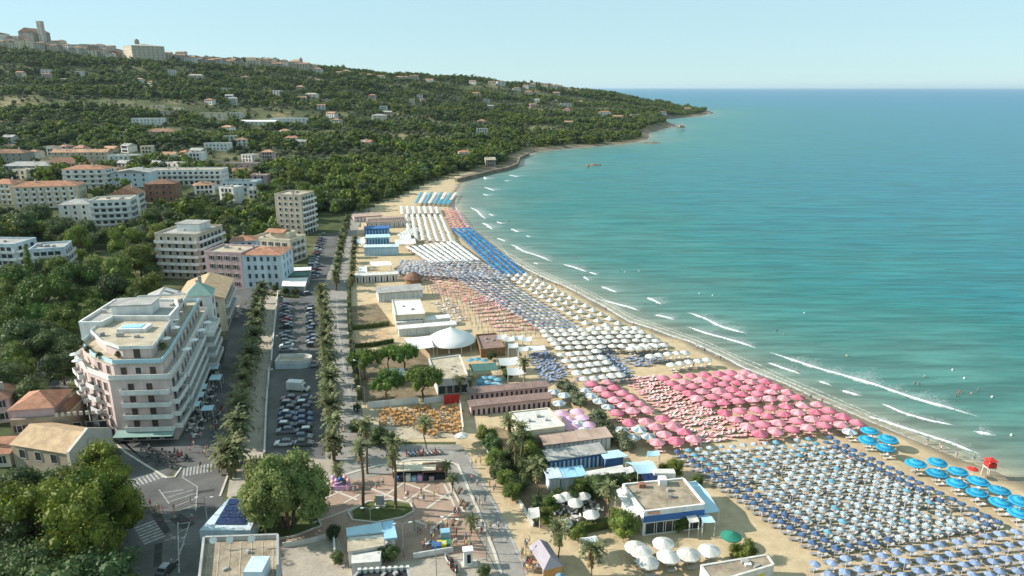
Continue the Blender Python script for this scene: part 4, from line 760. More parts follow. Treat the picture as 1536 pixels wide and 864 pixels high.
# ------------------------------------------------------------------ foliage
def crown_mesh(name, m, seed, lumps, leaves, leaf, core=True):
    """lumps: (centre, radius) list in unit space; leaf faces strewn over every lump"""
    r = np.random.default_rng(seed); vs, fs = [], []
    for c, rad in lumps:
        c = np.array(c); n = max(6, int(leaves * rad * rad / 0.16)); d = r.normal(size=(n, 3)); d[:, 2] = np.abs(d[:, 2]) * 1.0 - 0.25 * np.abs(r.normal(size=n)) * 1.6; d /= np.linalg.norm(d, axis=1)[:, None]
        p = c + d * rad * r.uniform(0.72, 1.12, n)[:, None]; a = np.cross(d + r.normal(scale=0.7, size=(n, 3)), r.normal(size=(n, 3))); a /= np.linalg.norm(a, axis=1)[:, None] + 1e-9
        b = np.cross(d + r.normal(scale=0.45, size=(n, 3)), a); b /= np.linalg.norm(b, axis=1)[:, None] + 1e-9; s = leaf * r.uniform(0.6, 1.5, n)[:, None]
        for k in range(n):
            o = len(vs); A, B = a[k] * s[k], b[k] * s[k] * 0.75
            vs += [p[k] - A, p[k] - B * 0.9, p[k] + A, p[k] + B]; fs.append((o, o + 1, o + 2, o + 3))
        if core:
            bm = bmesh.new(); bmesh.ops.create_icosphere(bm, subdivisions=1, radius=rad * 0.72); o = len(vs)
            for v in bm.verts: vs.append(np.array(v.co) * r.uniform(0.82, 1.1) + c)
            fs += [tuple(o + v.index for v in f.verts) for f in bm.faces]; bm.free()
    me = bpy.data.meshes.new(name); me.from_pydata([tuple(v) for v in vs], [], fs); me.materials.append(MATS[m]); me.update(); return me
def lump_set(kind, seed, n):
    r = random.Random(seed); L = []
    if kind == 'stone':       # flat umbrella
        for i in range(n):
            a, q = r.uniform(0, 6.28), math.sqrt(r.random()) * 0.78; L.append(((q * math.cos(a), q * math.sin(a), 0.30 * (1 - q * q) + r.uniform(-.05, .05)), r.uniform(0.22, 0.32)))
    elif kind == 'pine':      # billowing tall crown
        for i in range(n):
            z = r.uniform(-0.85, 1.0); q = math.sqrt(max(0.05, 1 - (z * 0.8 + 0.15) ** 2)) * r.uniform(0.45, 0.78); a = r.uniform(0, 6.28); L.append(((q * math.cos(a), q * math.sin(a), z * 0.95), r.uniform(0.26, 0.42)))
    elif kind == 'cone':
        for i in range(n):
            z = i / n; q = (1 - z) * r.uniform(0.35, 0.62); a = r.uniform(0, 6.28); L.append(((q * math.cos(a), q * math.sin(a), -1 + z * 2.6), 0.16 + 0.26 * (1 - z)))
    else:
        for i in range(n):
            z = r.uniform(-0.6, 0.8); q = math.sqrt(max(0.05, 1 - z * z)) * r.uniform(0.35, 0.72); a = r.uniform(0, 6.28); L.append(((q * math.cos(a), q * math.sin(a), z * 0.8), r.uniform(0.28, 0.46)))
    return L
def limb_mesh(name, h, r0, spread, forks, seed):
    r = random.Random(seed); b = MB(); b.tube([(0, 0, -0.3), (r.uniform(-.1, .1), r.uniform(-.1, .1), h * 0.5), (r.uniform(-.2, .2), r.uniform(-.2, .2), h)], [r0 * 1.25, r0 * 0.85, r0 * 0.6], 7)
    for i in range(forks):
        a = 6.28 * i / forks + r.uniform(-.3, .3); s = h * r.uniform(0.55, 0.85); b.tube([(0, 0, s), (math.cos(a) * spread * .5, math.sin(a) * spread * .5, s + (h - s) * .6 + .1 * h), (math.cos(a) * spread, math.sin(a) * spread, h * 1.18)], [r0 * .5, r0 * .35, r0 * .16], 5)
    return b.mesh(name, 'trunk')
# kind: crown meshes (radius 1), squash, crown centre / trunk height as shares of crown radius
SPEC = {'pine': ('leaf_pine', 28, 210, 0.036, (1, 1, 1.15), 1.45), 'stone': ('leaf_stone_pine', 30, 170, 0.036, (1, 1, 1.4), 1.0), 'broad': ('leaf_broad', 24, 150, 0.045, (1, 1, 0.95), 1.15),
        'dark': ('leaf_dark', 22, 150, 0.045, (1, 1, 0.95), 1.1), 'cone': ('leaf_broad', 26, 80, 0.05, (0.75, 0.75, 1.1), 1.5), 'olive': ('leaf_olive', 14, 60, 0.08, (1, 1, 0.8), 0.9)}
CROWN, TRUNK = {}, {}
for i, (k, (m, nl, lv, lf, sq, ct)) in enumerate(SPEC.items()):
    CROWN[k] = [crown_mesh('crown', m, 100 * i + j, lump_set(k if k in ('pine', 'stone', 'cone') else 'round', 31 * i + j, nl), lv, lf) for j in range(3 if k in ('pine', 'broad', 'dark') else 2)]
    TRUNK[k] = limb_mesh('trunk', ct, 0.055, 0.45, 4, i)
rt = random.Random(21)
def tree(kind, p, rad, label, group=None, cat='tree', name=None, tall=1.0, nm=None):
    """p on the ground; rad = crown radius in metres"""
    m, nl, lv, lf, sq, ct = SPEC[kind]; t = thing(name or {'pine': 'pine_tree', 'stone': 'stone_pine', 'broad': 'broadleaf_tree', 'dark': 'evergreen_tree', 'cone': 'conifer_tree', 'olive': 'olive_tree'}[kind], label, cat, p, rt.uniform(0, 6.28), group)
    ob('trunk', TRUNK[kind], t, (0, 0, 0), 0, (rad, rad, rad * tall)); ob('crown', rt.choice(CROWN[kind]), t, (0, 0, ct * rad * tall), rt.uniform(0, 6.28), (sq[0] * rad, sq[1] * rad, sq[2] * rad)); return t
def ground_under(px, py, zc):
    p = G(px, py, zc); p.z = hgt(p.x, p.y); return p
# pines at the corner below the church
CORNER = {(150, 706): 'bright pine beside the gable front of the small church', (108, 726): 'bright pine in front of the long church wall', (168, 752): 'bright pine leaning over the street crossing', (136, 762): 'tall bright pine in the middle of the corner group', (62, 706): 'dark evergreen hiding the church wall windows', (12, 728): 'dark evergreen next to the terracotta outbuilding',
          (58, 780): 'single bright pine in the shaded inner part of the corner grove', (118, 808): 'broadest bright pine beside the zebra crossing on the road', (95, 756): 'bright pine between the church wall and the tall middle pine', (24, 772): 'bright pine behind the shaded inner pine', (152, 842): 'dark evergreen at the road edge across from the flat roofed house'}
for px, py, r_, k in [(150, 706, 4.6, 'pine'), (108, 726, 4.2, 'pine'), (168, 752, 4.6, 'pine'), (136, 762, 5.0, 'pine'), (62, 706, 4.6, 'dark'), (12, 728, 5.0, 'dark'), (58, 780, 5.0, 'pine'), (118, 808, 5.8, 'pine'), (95, 756, 4.6, 'pine'), (24, 772, 4.6, 'pine'), (6, 800, 5.0, 'dark'), (30, 850, 5.4, 'dark'), (152, 842, 5.2, 'dark'), (80, 872, 5.6, 'dark'), (-30, 760, 5.5, 'dark')]:
    tree(k, ground_under(px, py, 9.5), r_, CORNER.get((px, py), 'dark evergreen in the deep shade under the corner pines'), 'trees at the street corner', tall=1.25)
# plane tree of the square
pt = thing('plane_tree', 'great spreading plane tree shading the corner of the square', 'tree', (*G(432, 792).xy, 0)); b = MB()
for a in range(4):
    an = a * 1.57 + .4; b.tube([(math.cos(an) * .5, math.sin(an) * .5, -0.2), (math.cos(an) * 1.3, math.sin(an) * 1.3, 3.2), (math.cos(an) * 3.2, math.sin(an) * 3.2, 8.5)], [.42, .3, .12], 7)
b.build('trunk', 'trunk', pt)
for i in range(7):
    an = i * 6.28 / 7; q = 4.0 if i < 6 else 0.0
    me_ = crown_mesh('crown', 'leaf_plane', 900 + i, lump_set('round', 70 + i, 22), 220, 0.042); ob('crown', me_, pt, (math.cos(an) * q, math.sin(an) * q, 6.4 + (4.6 if i == 6 else (i % 2) * 1.6)), 0, (4.3, 4.3, 5.2))
STONE = {(68, 445): 'widest flat topped stone pine in the middle of the park', (112, 420): 'flat topped stone pine just behind the widest park pine', (30, 462): 'flat stone pine on the far side of the widest park pine', (20, 418): 'flat stone pine beside the pointed conifer', (130, 440): 'small stone pine next to the leafy trees near the hotel', (55, 470): 'stone pine in front of the widest park pine', (206, 392): 'great leafy tree beside the six storey balcony block', (88, 535): 'dark evergreen beside the park road and hotel wall'}
LB = {'stone': 'flat topped stone pine in the park behind the pink hotel', 'broad': 'leafy green tree in the park behind the pink hotel', 'dark': 'dark evergreen in the park behind the pink hotel', 'pine': 'tall bright pine in the park behind the pink hotel', 'cone': 'tall pointed conifer in front of the blue grey residence'}
for px, py, r_, k in [(68, 445, 8.5, 'stone'), (112, 420, 8.0, 'stone'), (30, 462, 7.5, 'stone'), (20, 418, 7, 'stone'), (43, 398, 5.0, 'cone'), (150, 398, 6.5, 'broad'), (206, 392, 7.5, 'broad'), (222, 424, 6.0, 'broad'), (185, 372, 6.5, 'pine'), (240, 350, 6, 'broad'), (225, 335, 5.5, 'broad'), (118, 372, 6.5, 'pine'), (96, 478, 5.5, 'broad'), (140, 458, 5.0, 'broad'),
                      (78, 505, 5.5, 'dark'), (30, 500, 6, 'dark'), (88, 535, 5.0, 'dark'), (170, 430, 6, 'dark'), (195, 440, 5, 'broad'), (62, 335, 7.5, 'dark'), (40, 345, 7, 'dark'), (88, 350, 6.5, 'dark'), (130, 345, 5.5, 'dark'), (10, 560, 5.0, 'dark'), (45, 570, 4.5, 'dark'), (60, 490, 5, 'dark'), (10, 480, 6, 'broad'), (0, 440, 6, 'broad'), (200, 350, 5, 'broad'), (255, 330, 6, 'dark'), (318, 325, 5.5, 'broad'), (300, 322, 6, 'broad'),
                      (345, 335, 5.5, 'dark'), (360, 345, 5, 'dark'), (232, 385, 6, 'dark'), (225, 450, 4.5, 'broad'), (105, 510, 4.5, 'dark'), (130, 415, 6, 'dark'), (90, 400, 6, 'broad'), (70, 395, 5.5, 'dark'), (160, 350, 5.0, 'broad'), (178, 405, 6.5, 'broad'), (130, 440, 5.5, 'stone'), (55, 470, 6, 'stone')]:
    tree(k, ground_under(px, py, 8.0), r_, STONE.get((px, py), LB[k]), 'park trees behind the hotel')
def in_poly(x, y, pl):
    c = False; n = len(pl)
    for i in range(n):
        (x1, y1), (x2, y2) = pl[i], pl[(i + 1) % n]
        if (y1 > y) != (y2 > y) and x < (x2 - x1) * (y - y1) / (y2 - y1) + x1: c = not c
    return c
FPT = np.array(FOOT); PLACED = []
def wood(polyg, n, rads, kinds, labels, group, gap=0.8):
    xs, ys = [p[0] for p in polyg], [p[1] for p in polyg]; made = tries = 0
    while made < n and tries < n * 14:
        tries += 1; x, y = rt.uniform(min(xs), max(xs)), rt.uniform(min(ys), max(ys))
        if not in_poly(x, y, polyg): continue
        p = GT(x, y)
        if p is None: continue
        r_ = rt.uniform(*rads)
        if np.any((FPT[:, 0] - p.x) ** 2 + (FPT[:, 1] - p.y) ** 2 < (FPT[:, 2] + r_ * 0.5) ** 2): continue
        if any((p.x - q[0]) ** 2 + (p.y - q[1]) ** 2 < (gap * (r_ + q[2])) ** 2 for q in PLACED): continue
        k = rt.choice(kinds); tree(k, p, r_, labels[k], group); PLACED.append((p.x, p.y, r_)); made += 1
LS = {'broad': 'green tree between the houses of the slope quarter', 'dark': 'dark evergreen between the houses of the slope quarter', 'olive': 'grey green olive tree between the houses of the slope quarter', 'pine': 'bright pine between the houses of the slope quarter'}
wood([(0, 325), (0, 345), (100, 375), (220, 372), (240, 345), (330, 340), (400, 338), (415, 300), (380, 292), (300, 305), (225, 315), (215, 350), (100, 350)], 40, (3.2, 5.5), ['broad', 'dark', 'dark', 'olive'], LS, 'trees between the slope houses')
wood([(0, 600), (0, 500), (95, 500), (60, 560)], 10, (3.0, 4.5), ['dark', 'broad'], {'dark': 'dark tree along the park road beside the hotel', 'broad': 'green tree along the park road beside the hotel'}, 'trees along the park road')
LQ = {'broad': 'smaller green tree filling the park between the stone pines', 'dark': 'smaller dark tree filling the park between the stone pines', 'olive': 'grey green small tree filling the park between the stone pines'}
PLACED += [(o.location.x, o.location.y, 3.5) for o in scene.objects if o.get('group') == 'park trees behind the hotel']
wood([(0, 385), (110, 372), (240, 345), (238, 440), (150, 470), (104, 520), (60, 560), (0, 590)], 48, (2.6, 4.6), ['broad', 'dark', 'dark', 'olive'], LQ, 'small trees of the park', 0.62)
LW = {'broad': 'rounded green tree at the foot of the wooded slope behind the beach', 'dark': 'dark evergreen at the foot of the wooded slope behind the beach', 'pine': 'light pine at the foot of the wooded slope behind the beach'}
wood([(395, 335), (478, 338), (512, 325), (548, 302), (590, 285), (640, 262), (690, 252), (640, 236), (560, 230), (440, 260), (395, 300)], 85, (3.6, 6.2), ['broad', 'dark', 'dark', 'pine', 'broad'], LW, 'trees at the foot of the slope', 0.62)

# the rest of the hillside: woods and olive groves that read as one mass
def scatter(name, label, src, pts, sizes, squash, mode_seed):
    me = bpy.data.meshes.new(name); me.from_pydata(pts, [], [])
    a = me.attributes.new('tree_scale', 'FLOAT_VECTOR', 'POINT'); a.data.foreach_set('vector', np.array([(s * squash[0], s * squash[1], s * squash[2]) for s in sizes], np.float32).ravel())
    r = me.attributes.new('tree_turn', 'FLOAT', 'POINT'); r.data.foreach_set('value', np.random.default_rng(mode_seed).uniform(0, 6.28, len(pts)).astype(np.float32)); me.update()
    o = ob(name, me); stuff(o, label, 'woodland'); ng = bpy.data.node_groups.new(name, 'GeometryNodeTree')
    ng.interface.new_socket('Geometry', in_out='INPUT', socket_type='NodeSocketGeometry'); ng.interface.new_socket('Geometry', in_out='OUTPUT', socket_type='NodeSocketGeometry')
    N = ng.nodes; gi, go = N.new('NodeGroupInput'), N.new('NodeGroupOutput'); mp = N.new('GeometryNodeMeshToPoints'); ip = N.new('GeometryNodeInstanceOnPoints'); oi = N.new('GeometryNodeObjectInfo'); oi.inputs['Object'].default_value = src; oi.inputs['As Instance'].default_value = True
    sa = N.new('GeometryNodeInputNamedAttribute'); sa.data_type = 'FLOAT_VECTOR'; sa.inputs[0].default_value = 'tree_scale'; ra = N.new('GeometryNodeInputNamedAttribute'); ra.data_type = 'FLOAT'; ra.inputs[0].default_value = 'tree_turn'
    cx = N.new('ShaderNodeCombineXYZ'); er = N.new('FunctionNodeEulerToRotation'); L = ng.links
    L.new(gi.outputs[0], mp.inputs[0]); L.new(mp.outputs[0], ip.inputs['Points']); L.new(oi.outputs['Geometry'], ip.inputs['Instance']); L.new(sa.outputs[0], ip.inputs['Scale']); L.new(ra.outputs[0], cx.inputs[2]); L.new(cx.outputs[0], er.inputs[0]); L.new(er.outputs[0], ip.inputs['Rotation']); L.new(ip.outputs[0], go.inputs[0])
    md = o.modifiers.new('trees', 'NODES'); md.node_group = ng; return o
N_ = 56000; q_ = rng.uniform(0, 1, N_); Yh = np.sqrt(330 ** 2 + q_ * (2450 ** 2 - 330 ** 2)); rh = rng.uniform(-0.86, 0.36, N_); PH = np.stack([rh * Yh, Yh], 1)
extra = np.stack([rng.uniform(-0.85, 0.02, 5000), rng.uniform(330, 800, 5000)], 1); PH = np.vstack([PH, np.stack([extra[:, 0] * extra[:, 1], extra[:, 1]], 1)])
zh = height(PH); sh = shore_dist(PH); edge_h = np.interp(PH[:, 1], py_[order], px_[order])
RP = np.array([tuple(road.data.vertices[i].co[:2]) for i in range(len(road.data.vertices))]); rin = np.zeros(len(PH), bool)
for i in range(len(RP)):
    a_, b_ = RP[i - 1], RP[i]; rin ^= ((a_[1] > PH[:, 1]) != (b_[1] > PH[:, 1])) & (PH[:, 0] < (b_[0] - a_[0]) * (PH[:, 1] - a_[1]) / (b_[1] - a_[1] + 1e-12) + a_[0])
ok = (zh > -0.2) & (sh > 14) & ~rin & ~((PH[:, 0] > edge_h - np.where(PH[:, 1] < 430, 34, 3)) & (PH[:, 1] < 640))
for fx, fy, fr in FOOT:
    dx_, dy_ = PH[:, 0] - fx, PH[:, 1] - fy
    ok &= (dx_ ** 2 + dy_ ** 2 > (fr + 2.5) ** 2)
    ok &= ~((np.abs(dx_ - fx / max(fy, 1) * dy_) < fr * 0.8) & (dy_ < 0) & (dy_ > -fr * 1.0 - (14 if fy < 1400 else 34)))   # gardens and drives open towards the sea
PH, zh, sh = PH[ok], zh[ok], sh[ok]
wmask = fbm(PH, 1 / 190.0, 77, 4) + 0.55 * smooth(85, 120, zh) * (1 - smooth(150, 165, zh)) + 0.35 * (sh < 120) - 0.1 * (PH[:, 1] > 1500) * (PH[:, 0] > -300); fine = fbm(PH, 1 / 60.0, 9, 3)
u_ = rng.uniform(0, 1, len(PH))
wood_m = wmask > -0.04; olive_m = (~wood_m) & (wmask > -0.6); field = ~(wood_m | olive_m)
keep = wood_m | (olive_m & (u_ < 0.72)) | (field & (u_ < 0.16))
gx = np.where(olive_m, np.round(PH[:, 0] / 8.5) * 8.5 + rng.uniform(-1.2, 1.2, len(PH)), PH[:, 0]); PH2 = np.column_stack([gx, PH[:, 1]])
def pick(mask, lo, hi, up):
    s = rng.uniform(lo, hi, mask.sum()) * (1 + 0.25 * fine[mask]); zz = height(PH2[mask]); return [(x, y, z + up * k) for (x, y), z, k in zip(PH2[mask], zz, s)], s
lowcrown = {}
k4 = rng.integers(0, 4, len(PH))
for nm, lab, k, msk, lo, hi, up in [('hillside_wood', 'dark green wood covering the gullies of the hillside', 'dark', wood_m & keep & (k4 <= 1), 3.6, 6.2, 0.75), ('hillside_thicket', 'lighter green thicket mixed through the hillside wood', 'broad', wood_m & keep & (k4 == 2), 3.2, 6.0, 0.75),
                                    ('hillside_pinewood', 'bright pines rising out of the hillside wood', 'pine', wood_m & keep & (k4 == 3), 3.0, 5.6, 1.0), ('olive_grove', 'grey green olive groves in rows on the hillside', 'olive', (olive_m | field) & keep & (k4 <= 2), 2.2, 3.6, 0.6), ('hillside_scrub', 'dark scrub between the olive groves', 'dark', (olive_m | field) & keep & (k4 == 3), 1.8, 3.6, 0.6)]:
    if not msk.any(): continue
    pts, sz = pick(msk, lo, hi, up); sq = SPEC[k][4]
    me_ = crown_mesh('crown', SPEC[k][0], 500 + len(lowcrown), lump_set('pine' if k == 'pine' else 'round', 200 + len(lowcrown), 9), 26, 0.13)
    p = GT(*{'hillside_wood': (470, 300), 'hillside_thicket': (440, 290), 'hillside_pinewood': (455, 280), 'olive_grove': (410, 268), 'hillside_scrub': (420, 275)}[nm]); r_ = 5.0 if k != 'olive' else 3.2
    t = thing({'pine': 'pine_tree', 'olive': 'olive_tree', 'broad': 'broadleaf_tree', 'dark': 'evergreen_tree'}[k], {'pine': 'light pine on the bank above the apartment tower', 'olive': 'grey olive tree above the apartment tower', 'broad': 'green tree on the bank above the apartment tower', 'dark': 'dark evergreen on the bank above the apartment tower' if nm == 'hillside_wood' else 'small dark bush tree beside the grey olive above the apartment tower'}[k], 'tree', p)
    ob('trunk', TRUNK[k], t, (0, 0, 0), 0, r_); src = ob('crown', me_, t, (0, 0, r_ * 1.0), 0, (r_, r_, r_)); lowcrown[nm] = src
    scatter(nm, lab, src, pts, sz, sq, len(lowcrown))

# ------------------------------------------------------------------ palms
def frond_mesh(name, L, droop, m='leaf_palm', seg=5, w=0.36):
    b = MB(); c = []
    for i in range(seg + 1):
        k = i / seg; c.append(Vector((L * (k - 0.10 * k * k * droop), 0, L * (0.62 * k - (0.62 + 0.55 * droop) * k * k))))
    for i in range(seg):
        k = (i + 0.5) / seg; ww = w * math.sin(math.pi * min(0.97, k * 0.85 + 0.12)); a, e = c[i], c[i + 1]; mid = (a + e) / 2
        for s in (-1, 1): b.add([a, e, e.lerp(a, 0.2) + Vector((0.12 * L * .5, s * ww * 1.25, -0.18 * ww * 2)), mid + Vector((0.0, s * ww, -0.15 * ww * 2))], [(0, 1, 2, 3) if s < 0 else (3, 2, 1, 0)])
    return b.mesh(name, m)
FROND = [frond_mesh('frond', 1.9, 0.6), frond_mesh('frond', 2.1, 1.0), frond_mesh('frond', 1.8, 1.5)]
def palm_crown_mesh(name, seed, n=34, L=2.4, skirt=14, up=1.0, fat=0.4):
    r = random.Random(seed); b = MB()
    for i in range(n + skirt):
        dead = i >= n; f = frond_mesh('t', L * r.uniform(0.75, 1.1) * (0.8 if dead else 1), r.uniform(0.2, 1.5) if not dead else 1.6, w=fat); tilt = r.uniform(-0.5, 1.0) * up if not dead else r.uniform(-1.35, -0.8); a = i * 2.4 + r.uniform(-.2, .2)
        M = Matrix.Rotation(a, 4, 'Z') @ Matrix.Rotation(-tilt, 4, 'Y'); b.add([M @ v.co for v in f.vertices], [tuple(p.vertices) for p in f.polygons], 1 if dead else 0); bpy.data.meshes.remove(f)
    return b.mesh(name, ['leaf_palm', 'dead_frond'])
PCROWN = [palm_crown_mesh('crown', s) for s in (1, 2, 3)]
PCROWN_FAT = [palm_crown_mesh('crown', s, 46, 2.8, 16, 1.15, 0.5) for s in (4, 5)]
def ptrunk_mesh(h, r0, r1):
    b = MB(); n = 9; b.tube([(math.sin(i * .8) * .06, 0, -0.2 + (h + .2) * i / n) for i in range(n + 1)], [lerp(r0, r1, i / n) * (1.0 + 0.10 * (i % 2)) for i in range(n + 1)], 9); return b.mesh('trunk', 'palm_trunk')
PT7, PT5 = ptrunk_mesh(1.0, 0.034, 0.028), ptrunk_mesh(1.0, 0.075, 0.06)
def palm(p, h, label, group, sc=1.0, fat=False, tall=False):
    t = thing('palm_tree', label, 'palm', p, rt.uniform(0, 6.28), group); ob('trunk', PT7 if not fat else PT5, t, (0, 0, 0), 0, (h * (1 if not tall else .62), h * (1 if not tall else .62), h))
    if tall:
        for i in range(30):
            o = ob('frond', rt.choice(FROND), t, (0, 0, h - 0.1)); o.rotation_euler = (rt.uniform(-.2, .2), -rt.uniform(-0.55, 1.15), i * 2.4); o.scale = (sc,) * 3
        ob('skirt', palm_crown_mesh('skirt', rt.randint(0, 999), 0, 1.9, 26), t, (0, 0, h - 0.5), 0, (sc * .8, sc * .8, sc * 1.25))
    else: ob('crown', rt.choice(PCROWN_FAT if fat else PCROWN), t, (0, 0, h), rt.uniform(0, 6.28), (sc, sc, sc * 1.15))
    return t
def row(pts, n):
    W = [G(x, y) for x, y in pts]; L = [0]
    for a, b_ in zip(W[:-1], W[1:]): L.append(L[-1] + (b_ - a).length)
    out = []
    for i in range(n):
        s = L[-1] * i / (n - 1); k = max(j for j in range(len(L)) if L[j] <= s + 1e-6); k = min(k, len(W) - 2); out.append(W[k].lerp(W[k + 1], (s - L[k]) / (L[k + 1] - L[k])))
    return out
for p in row([(352, 700), (372, 590), (394, 455)], 15): palm((p.x + rt.uniform(-.4, .4), p.y, 0), rt.uniform(4.6, 6.4), 'bushy palm in the row between the hotel street and the west promenade', 'palms of the west row', rt.uniform(1.1, 1.4), True)
for p in row([(502, 690), (497, 600), (491, 520), (484, 452)], 16): palm((p.x + rt.uniform(-.4, .4), p.y, 0), rt.uniform(4.4, 6.0), 'bushy palm in the row between the car park and the promenade', 'palms of the car park row', rt.uniform(1.0, 1.3), True)
for p in row([(505, 436), (511, 395), (516, 365), (523, 345)], 12): palm((p.x, p.y, 0), rt.uniform(5, 6.5), 'palm in the far row along the road towards the wood', 'palms of the far row', rt.uniform(.9, 1.15), True)
for p in row([(529, 428), (531, 390), (534, 372)], 8): palm((p.x, p.y, 0), rt.uniform(3.5, 5), 'young palm in the row between the promenade and the white cabins', 'young palms by the cabins', rt.uniform(.7, .9), True)
palm((*G(346, 712).xy, 0), 5.2, 'stout palm with grey skirt at the end of the west promenade', None, 1.55, True)
for px, py, lab in ((547, 769, 'tall slender palm in the grass bed beside the stone monument'), (595, 764, 'tall slender palm at the east end of the grass bed')): palm((*G(px, py).xy, 0.1), 13.6, lab, 'tall palms of the square', 1.15, tall=True)
palm((*G(552, 712).xy, 0), 11.5, 'tall palm with brown skirt behind the square by the round bush', None, 1.15, tall=True); palm((*G(638, 674).xy, 0), 6.5, 'single palm in front of the orange tables', None, 1.1, tall=True)
palm((*G(590, 718).xy, 0), 4.6, 'short leaning palm beside the dark market stall', None, .8); palm((*G(679, 738).xy, 0), 3.0, 'small young palm at the edge of the square beside the kerb', None, .6); palm((*G(671, 718).xy, 0), 3.0, 'small young palm behind the market stall awning', None, .6)
palm((*G(508, 725).xy, 0), 3.2, 'thin young palm beside the pink stall', None, .7); palm((*G(708, 800).xy, 0), 2.6, 'young palm in the crowd near the refuse bins', None, .7)
LP = 'palm in the garden hedge beside the promenade'
for px, py, h, s in [(764, 690, 9, 1.1), (772, 715, 8.5, 1.0), (781, 705, 9.5, 1.0), (806, 745, 6.5, 1.2), (912, 775, 6.0, 1.15), (839, 836, 5.5, 1.25), (886, 862, 5.0, 1.25), (690, 592, 4.5, .9), (786, 573, 6, 1.1), (706, 588, 4, .9)]: palm((*G(px, py).xy, 0), h, {764: LP, 772: LP, 781: LP}.get(px, 'palm %s' % {806: 'at the corner of the garden beside the blue white cabins', 912: 'beside the big flat roofed restaurant wall', 839: 'on the sand behind the striped festival tent', 886: 'on the sand near the white market canopy', 690: 'beside the tan roofed bar', 786: 'beside the white peaked tents', 706: 'in front of the blue gazebo'}.get(px, '')), 'palms of the garden hedge' if px in (764, 772, 781) else None, s, tall=True)

# ------------------------------------------------------------------ shrubs, hedges and garden trees on the sea side
for px, py, r_ in [(547, 545, 4.9), (582, 530, 3.8), (605, 533, 4.4), (580, 577, 4.7), (636, 575, 5.1)]: tree('stone', ground_under(px, py, 4.6), r_, 'round stone pine in the garden between promenade and tan roofed bar', 'garden stone pines')
def shrub(px, py, r_, label, k='broad', group=None): tree(k, ground_under(px, py, r_ * 0.8), r_, label, group, 'shrub', 'shrub', 0.75)
for px, py, r_ in [(730, 652, 2.6), (738, 668, 2.8), (744, 690, 2.6), (752, 705, 2.6), (786, 665, 3.0), (796, 682, 3.0), (790, 700, 2.8), (778, 725, 2.4), (768, 738, 2.2), (760, 720, 2.4), (806, 700, 2.6), (775, 685, 3.0)]: shrub(px, py, r_, 'leafy shrub in the garden strip beside the promenade', rt.choice(['broad', 'dark']), 'shrubs of the garden strip')
for px, py, r_ in [(812, 755, 2.0), (826, 758, 1.8), (836, 744, 1.8), (818, 775, 1.8), (872, 735, 2.4), (885, 728, 2.4), (898, 735, 2.4), (858, 748, 1.8), (905, 722, 2.2), (866, 800, 1.8), (938, 788, 2.9), (926, 782, 2.2), (938, 720, 1.5), (952, 716, 1.6), (968, 714, 1.5), (925, 722, 1.7), (1020, 785, 1.7)]: shrub(px, py, r_, 'garden shrub around the flat roofed beach restaurant', rt.choice(['broad', 'dark', 'dark']), 'shrubs round the restaurant')
for px, py, r_ in [(1012, 702, 2.2), (997, 706, 1.6), (1046, 720, 1.3), (1120, 826, 1.9), (1105, 828, 1.5)]: shrub(px, py, r_, 'round shrub alone on the sand beside the restaurant sails', 'broad', 'shrubs on the sand')
for px, py, r_ in [(846, 575, 2.2), (855, 583, 2.3), (864, 594, 2.4), (870, 602, 2.2), (897, 622, 2.6), (905, 634, 2.2), (912, 642, 2.2), (930, 655, 2.4), (940, 664, 2.3), (918, 652, 2.0)]: shrub(px, py, r_, 'tamarisk bush between the beach cabins and the pink umbrellas', 'olive', 'tamarisks behind the pink umbrellas')
for px, py, r_ in [(539, 642, 2.5), (568, 655, 2.6), (584, 660, 2.2), (762, 562, 1.8), (738, 534, 1.7), (753, 552, 1.6), (536, 612, 1.2), (412, 433, 1.6), (427, 436, 1.9), (442, 438, 1.7), (398, 434, 1.3), (306, 520, 2.6), (312, 506, 2.2), (420, 742, 1.6), (355, 752, 1.2), (500, 800, 1.5), (578, 830, 1.9), (588, 832, 1.6), (506, 838, 1.3), (726, 856, 1.2)]: shrub(px, py, r_, 'rounded shrub beside a beach building or street wall', 'dark', 'odd shrubs of the seafront')
def hedge(name, label, pts, w, h, m='leaf_hedge', group=None):
    W = [G(x, y) for x, y in pts]; b = MB(); r = random.Random(len(pts) * 7 + int(pts[0][0]))
    for a, c in zip(W[:-1], W[1:]):
        d = (c - a); L = d.length; n = Vector((-d.y, d.x, 0)).normalized(); b.bar(a + Vector((0, 0, 0.02)), c + Vector((0, 0, .02)), w * 0.75, h * 0.85)
        for _ in range(int(L * 26)):
            p = a + d * r.random() + n * r.uniform(-w / 2, w / 2) + Vector((0, 0, r.uniform(0.15, 1.0) * h)); t1 = Vector((r.gauss(0, 1), r.gauss(0, 1), r.gauss(0, 1))).normalized() * r.uniform(.12, .3); t2 = t1.orthogonal().normalized() * t1.length; b.add([p - t1, p - t2, p + t1, p + t2], [(0, 1, 2, 3)])
    return tag(b.build(name, m), label, 'hedge', group)
hedge('hedge', 'long clipped hedge along the sea side of the promenade', [(524, 420), (524, 480), (530, 545), (540, 600)], 1.2, 1.5); hedge('hedge', 'hedge at the end of the tan sand court', [(532, 522), (562, 519), (590, 514)], 1.3, 1.4)
hedge('hedge', 'thin hedge of shrubs across the sports court', [(526, 495), (556, 492), (584, 488)], 1.6, 1.6); hedge('hedge', 'hedge screening the restaurant terrace from the sand', [(858, 800), (885, 795), (925, 787)], 1.6, 1.8); hedge('hedge', 'low hedge in front of the white restaurant canopies', [(395, 442), (430, 446), (448, 447)], 1.0, 0.9)
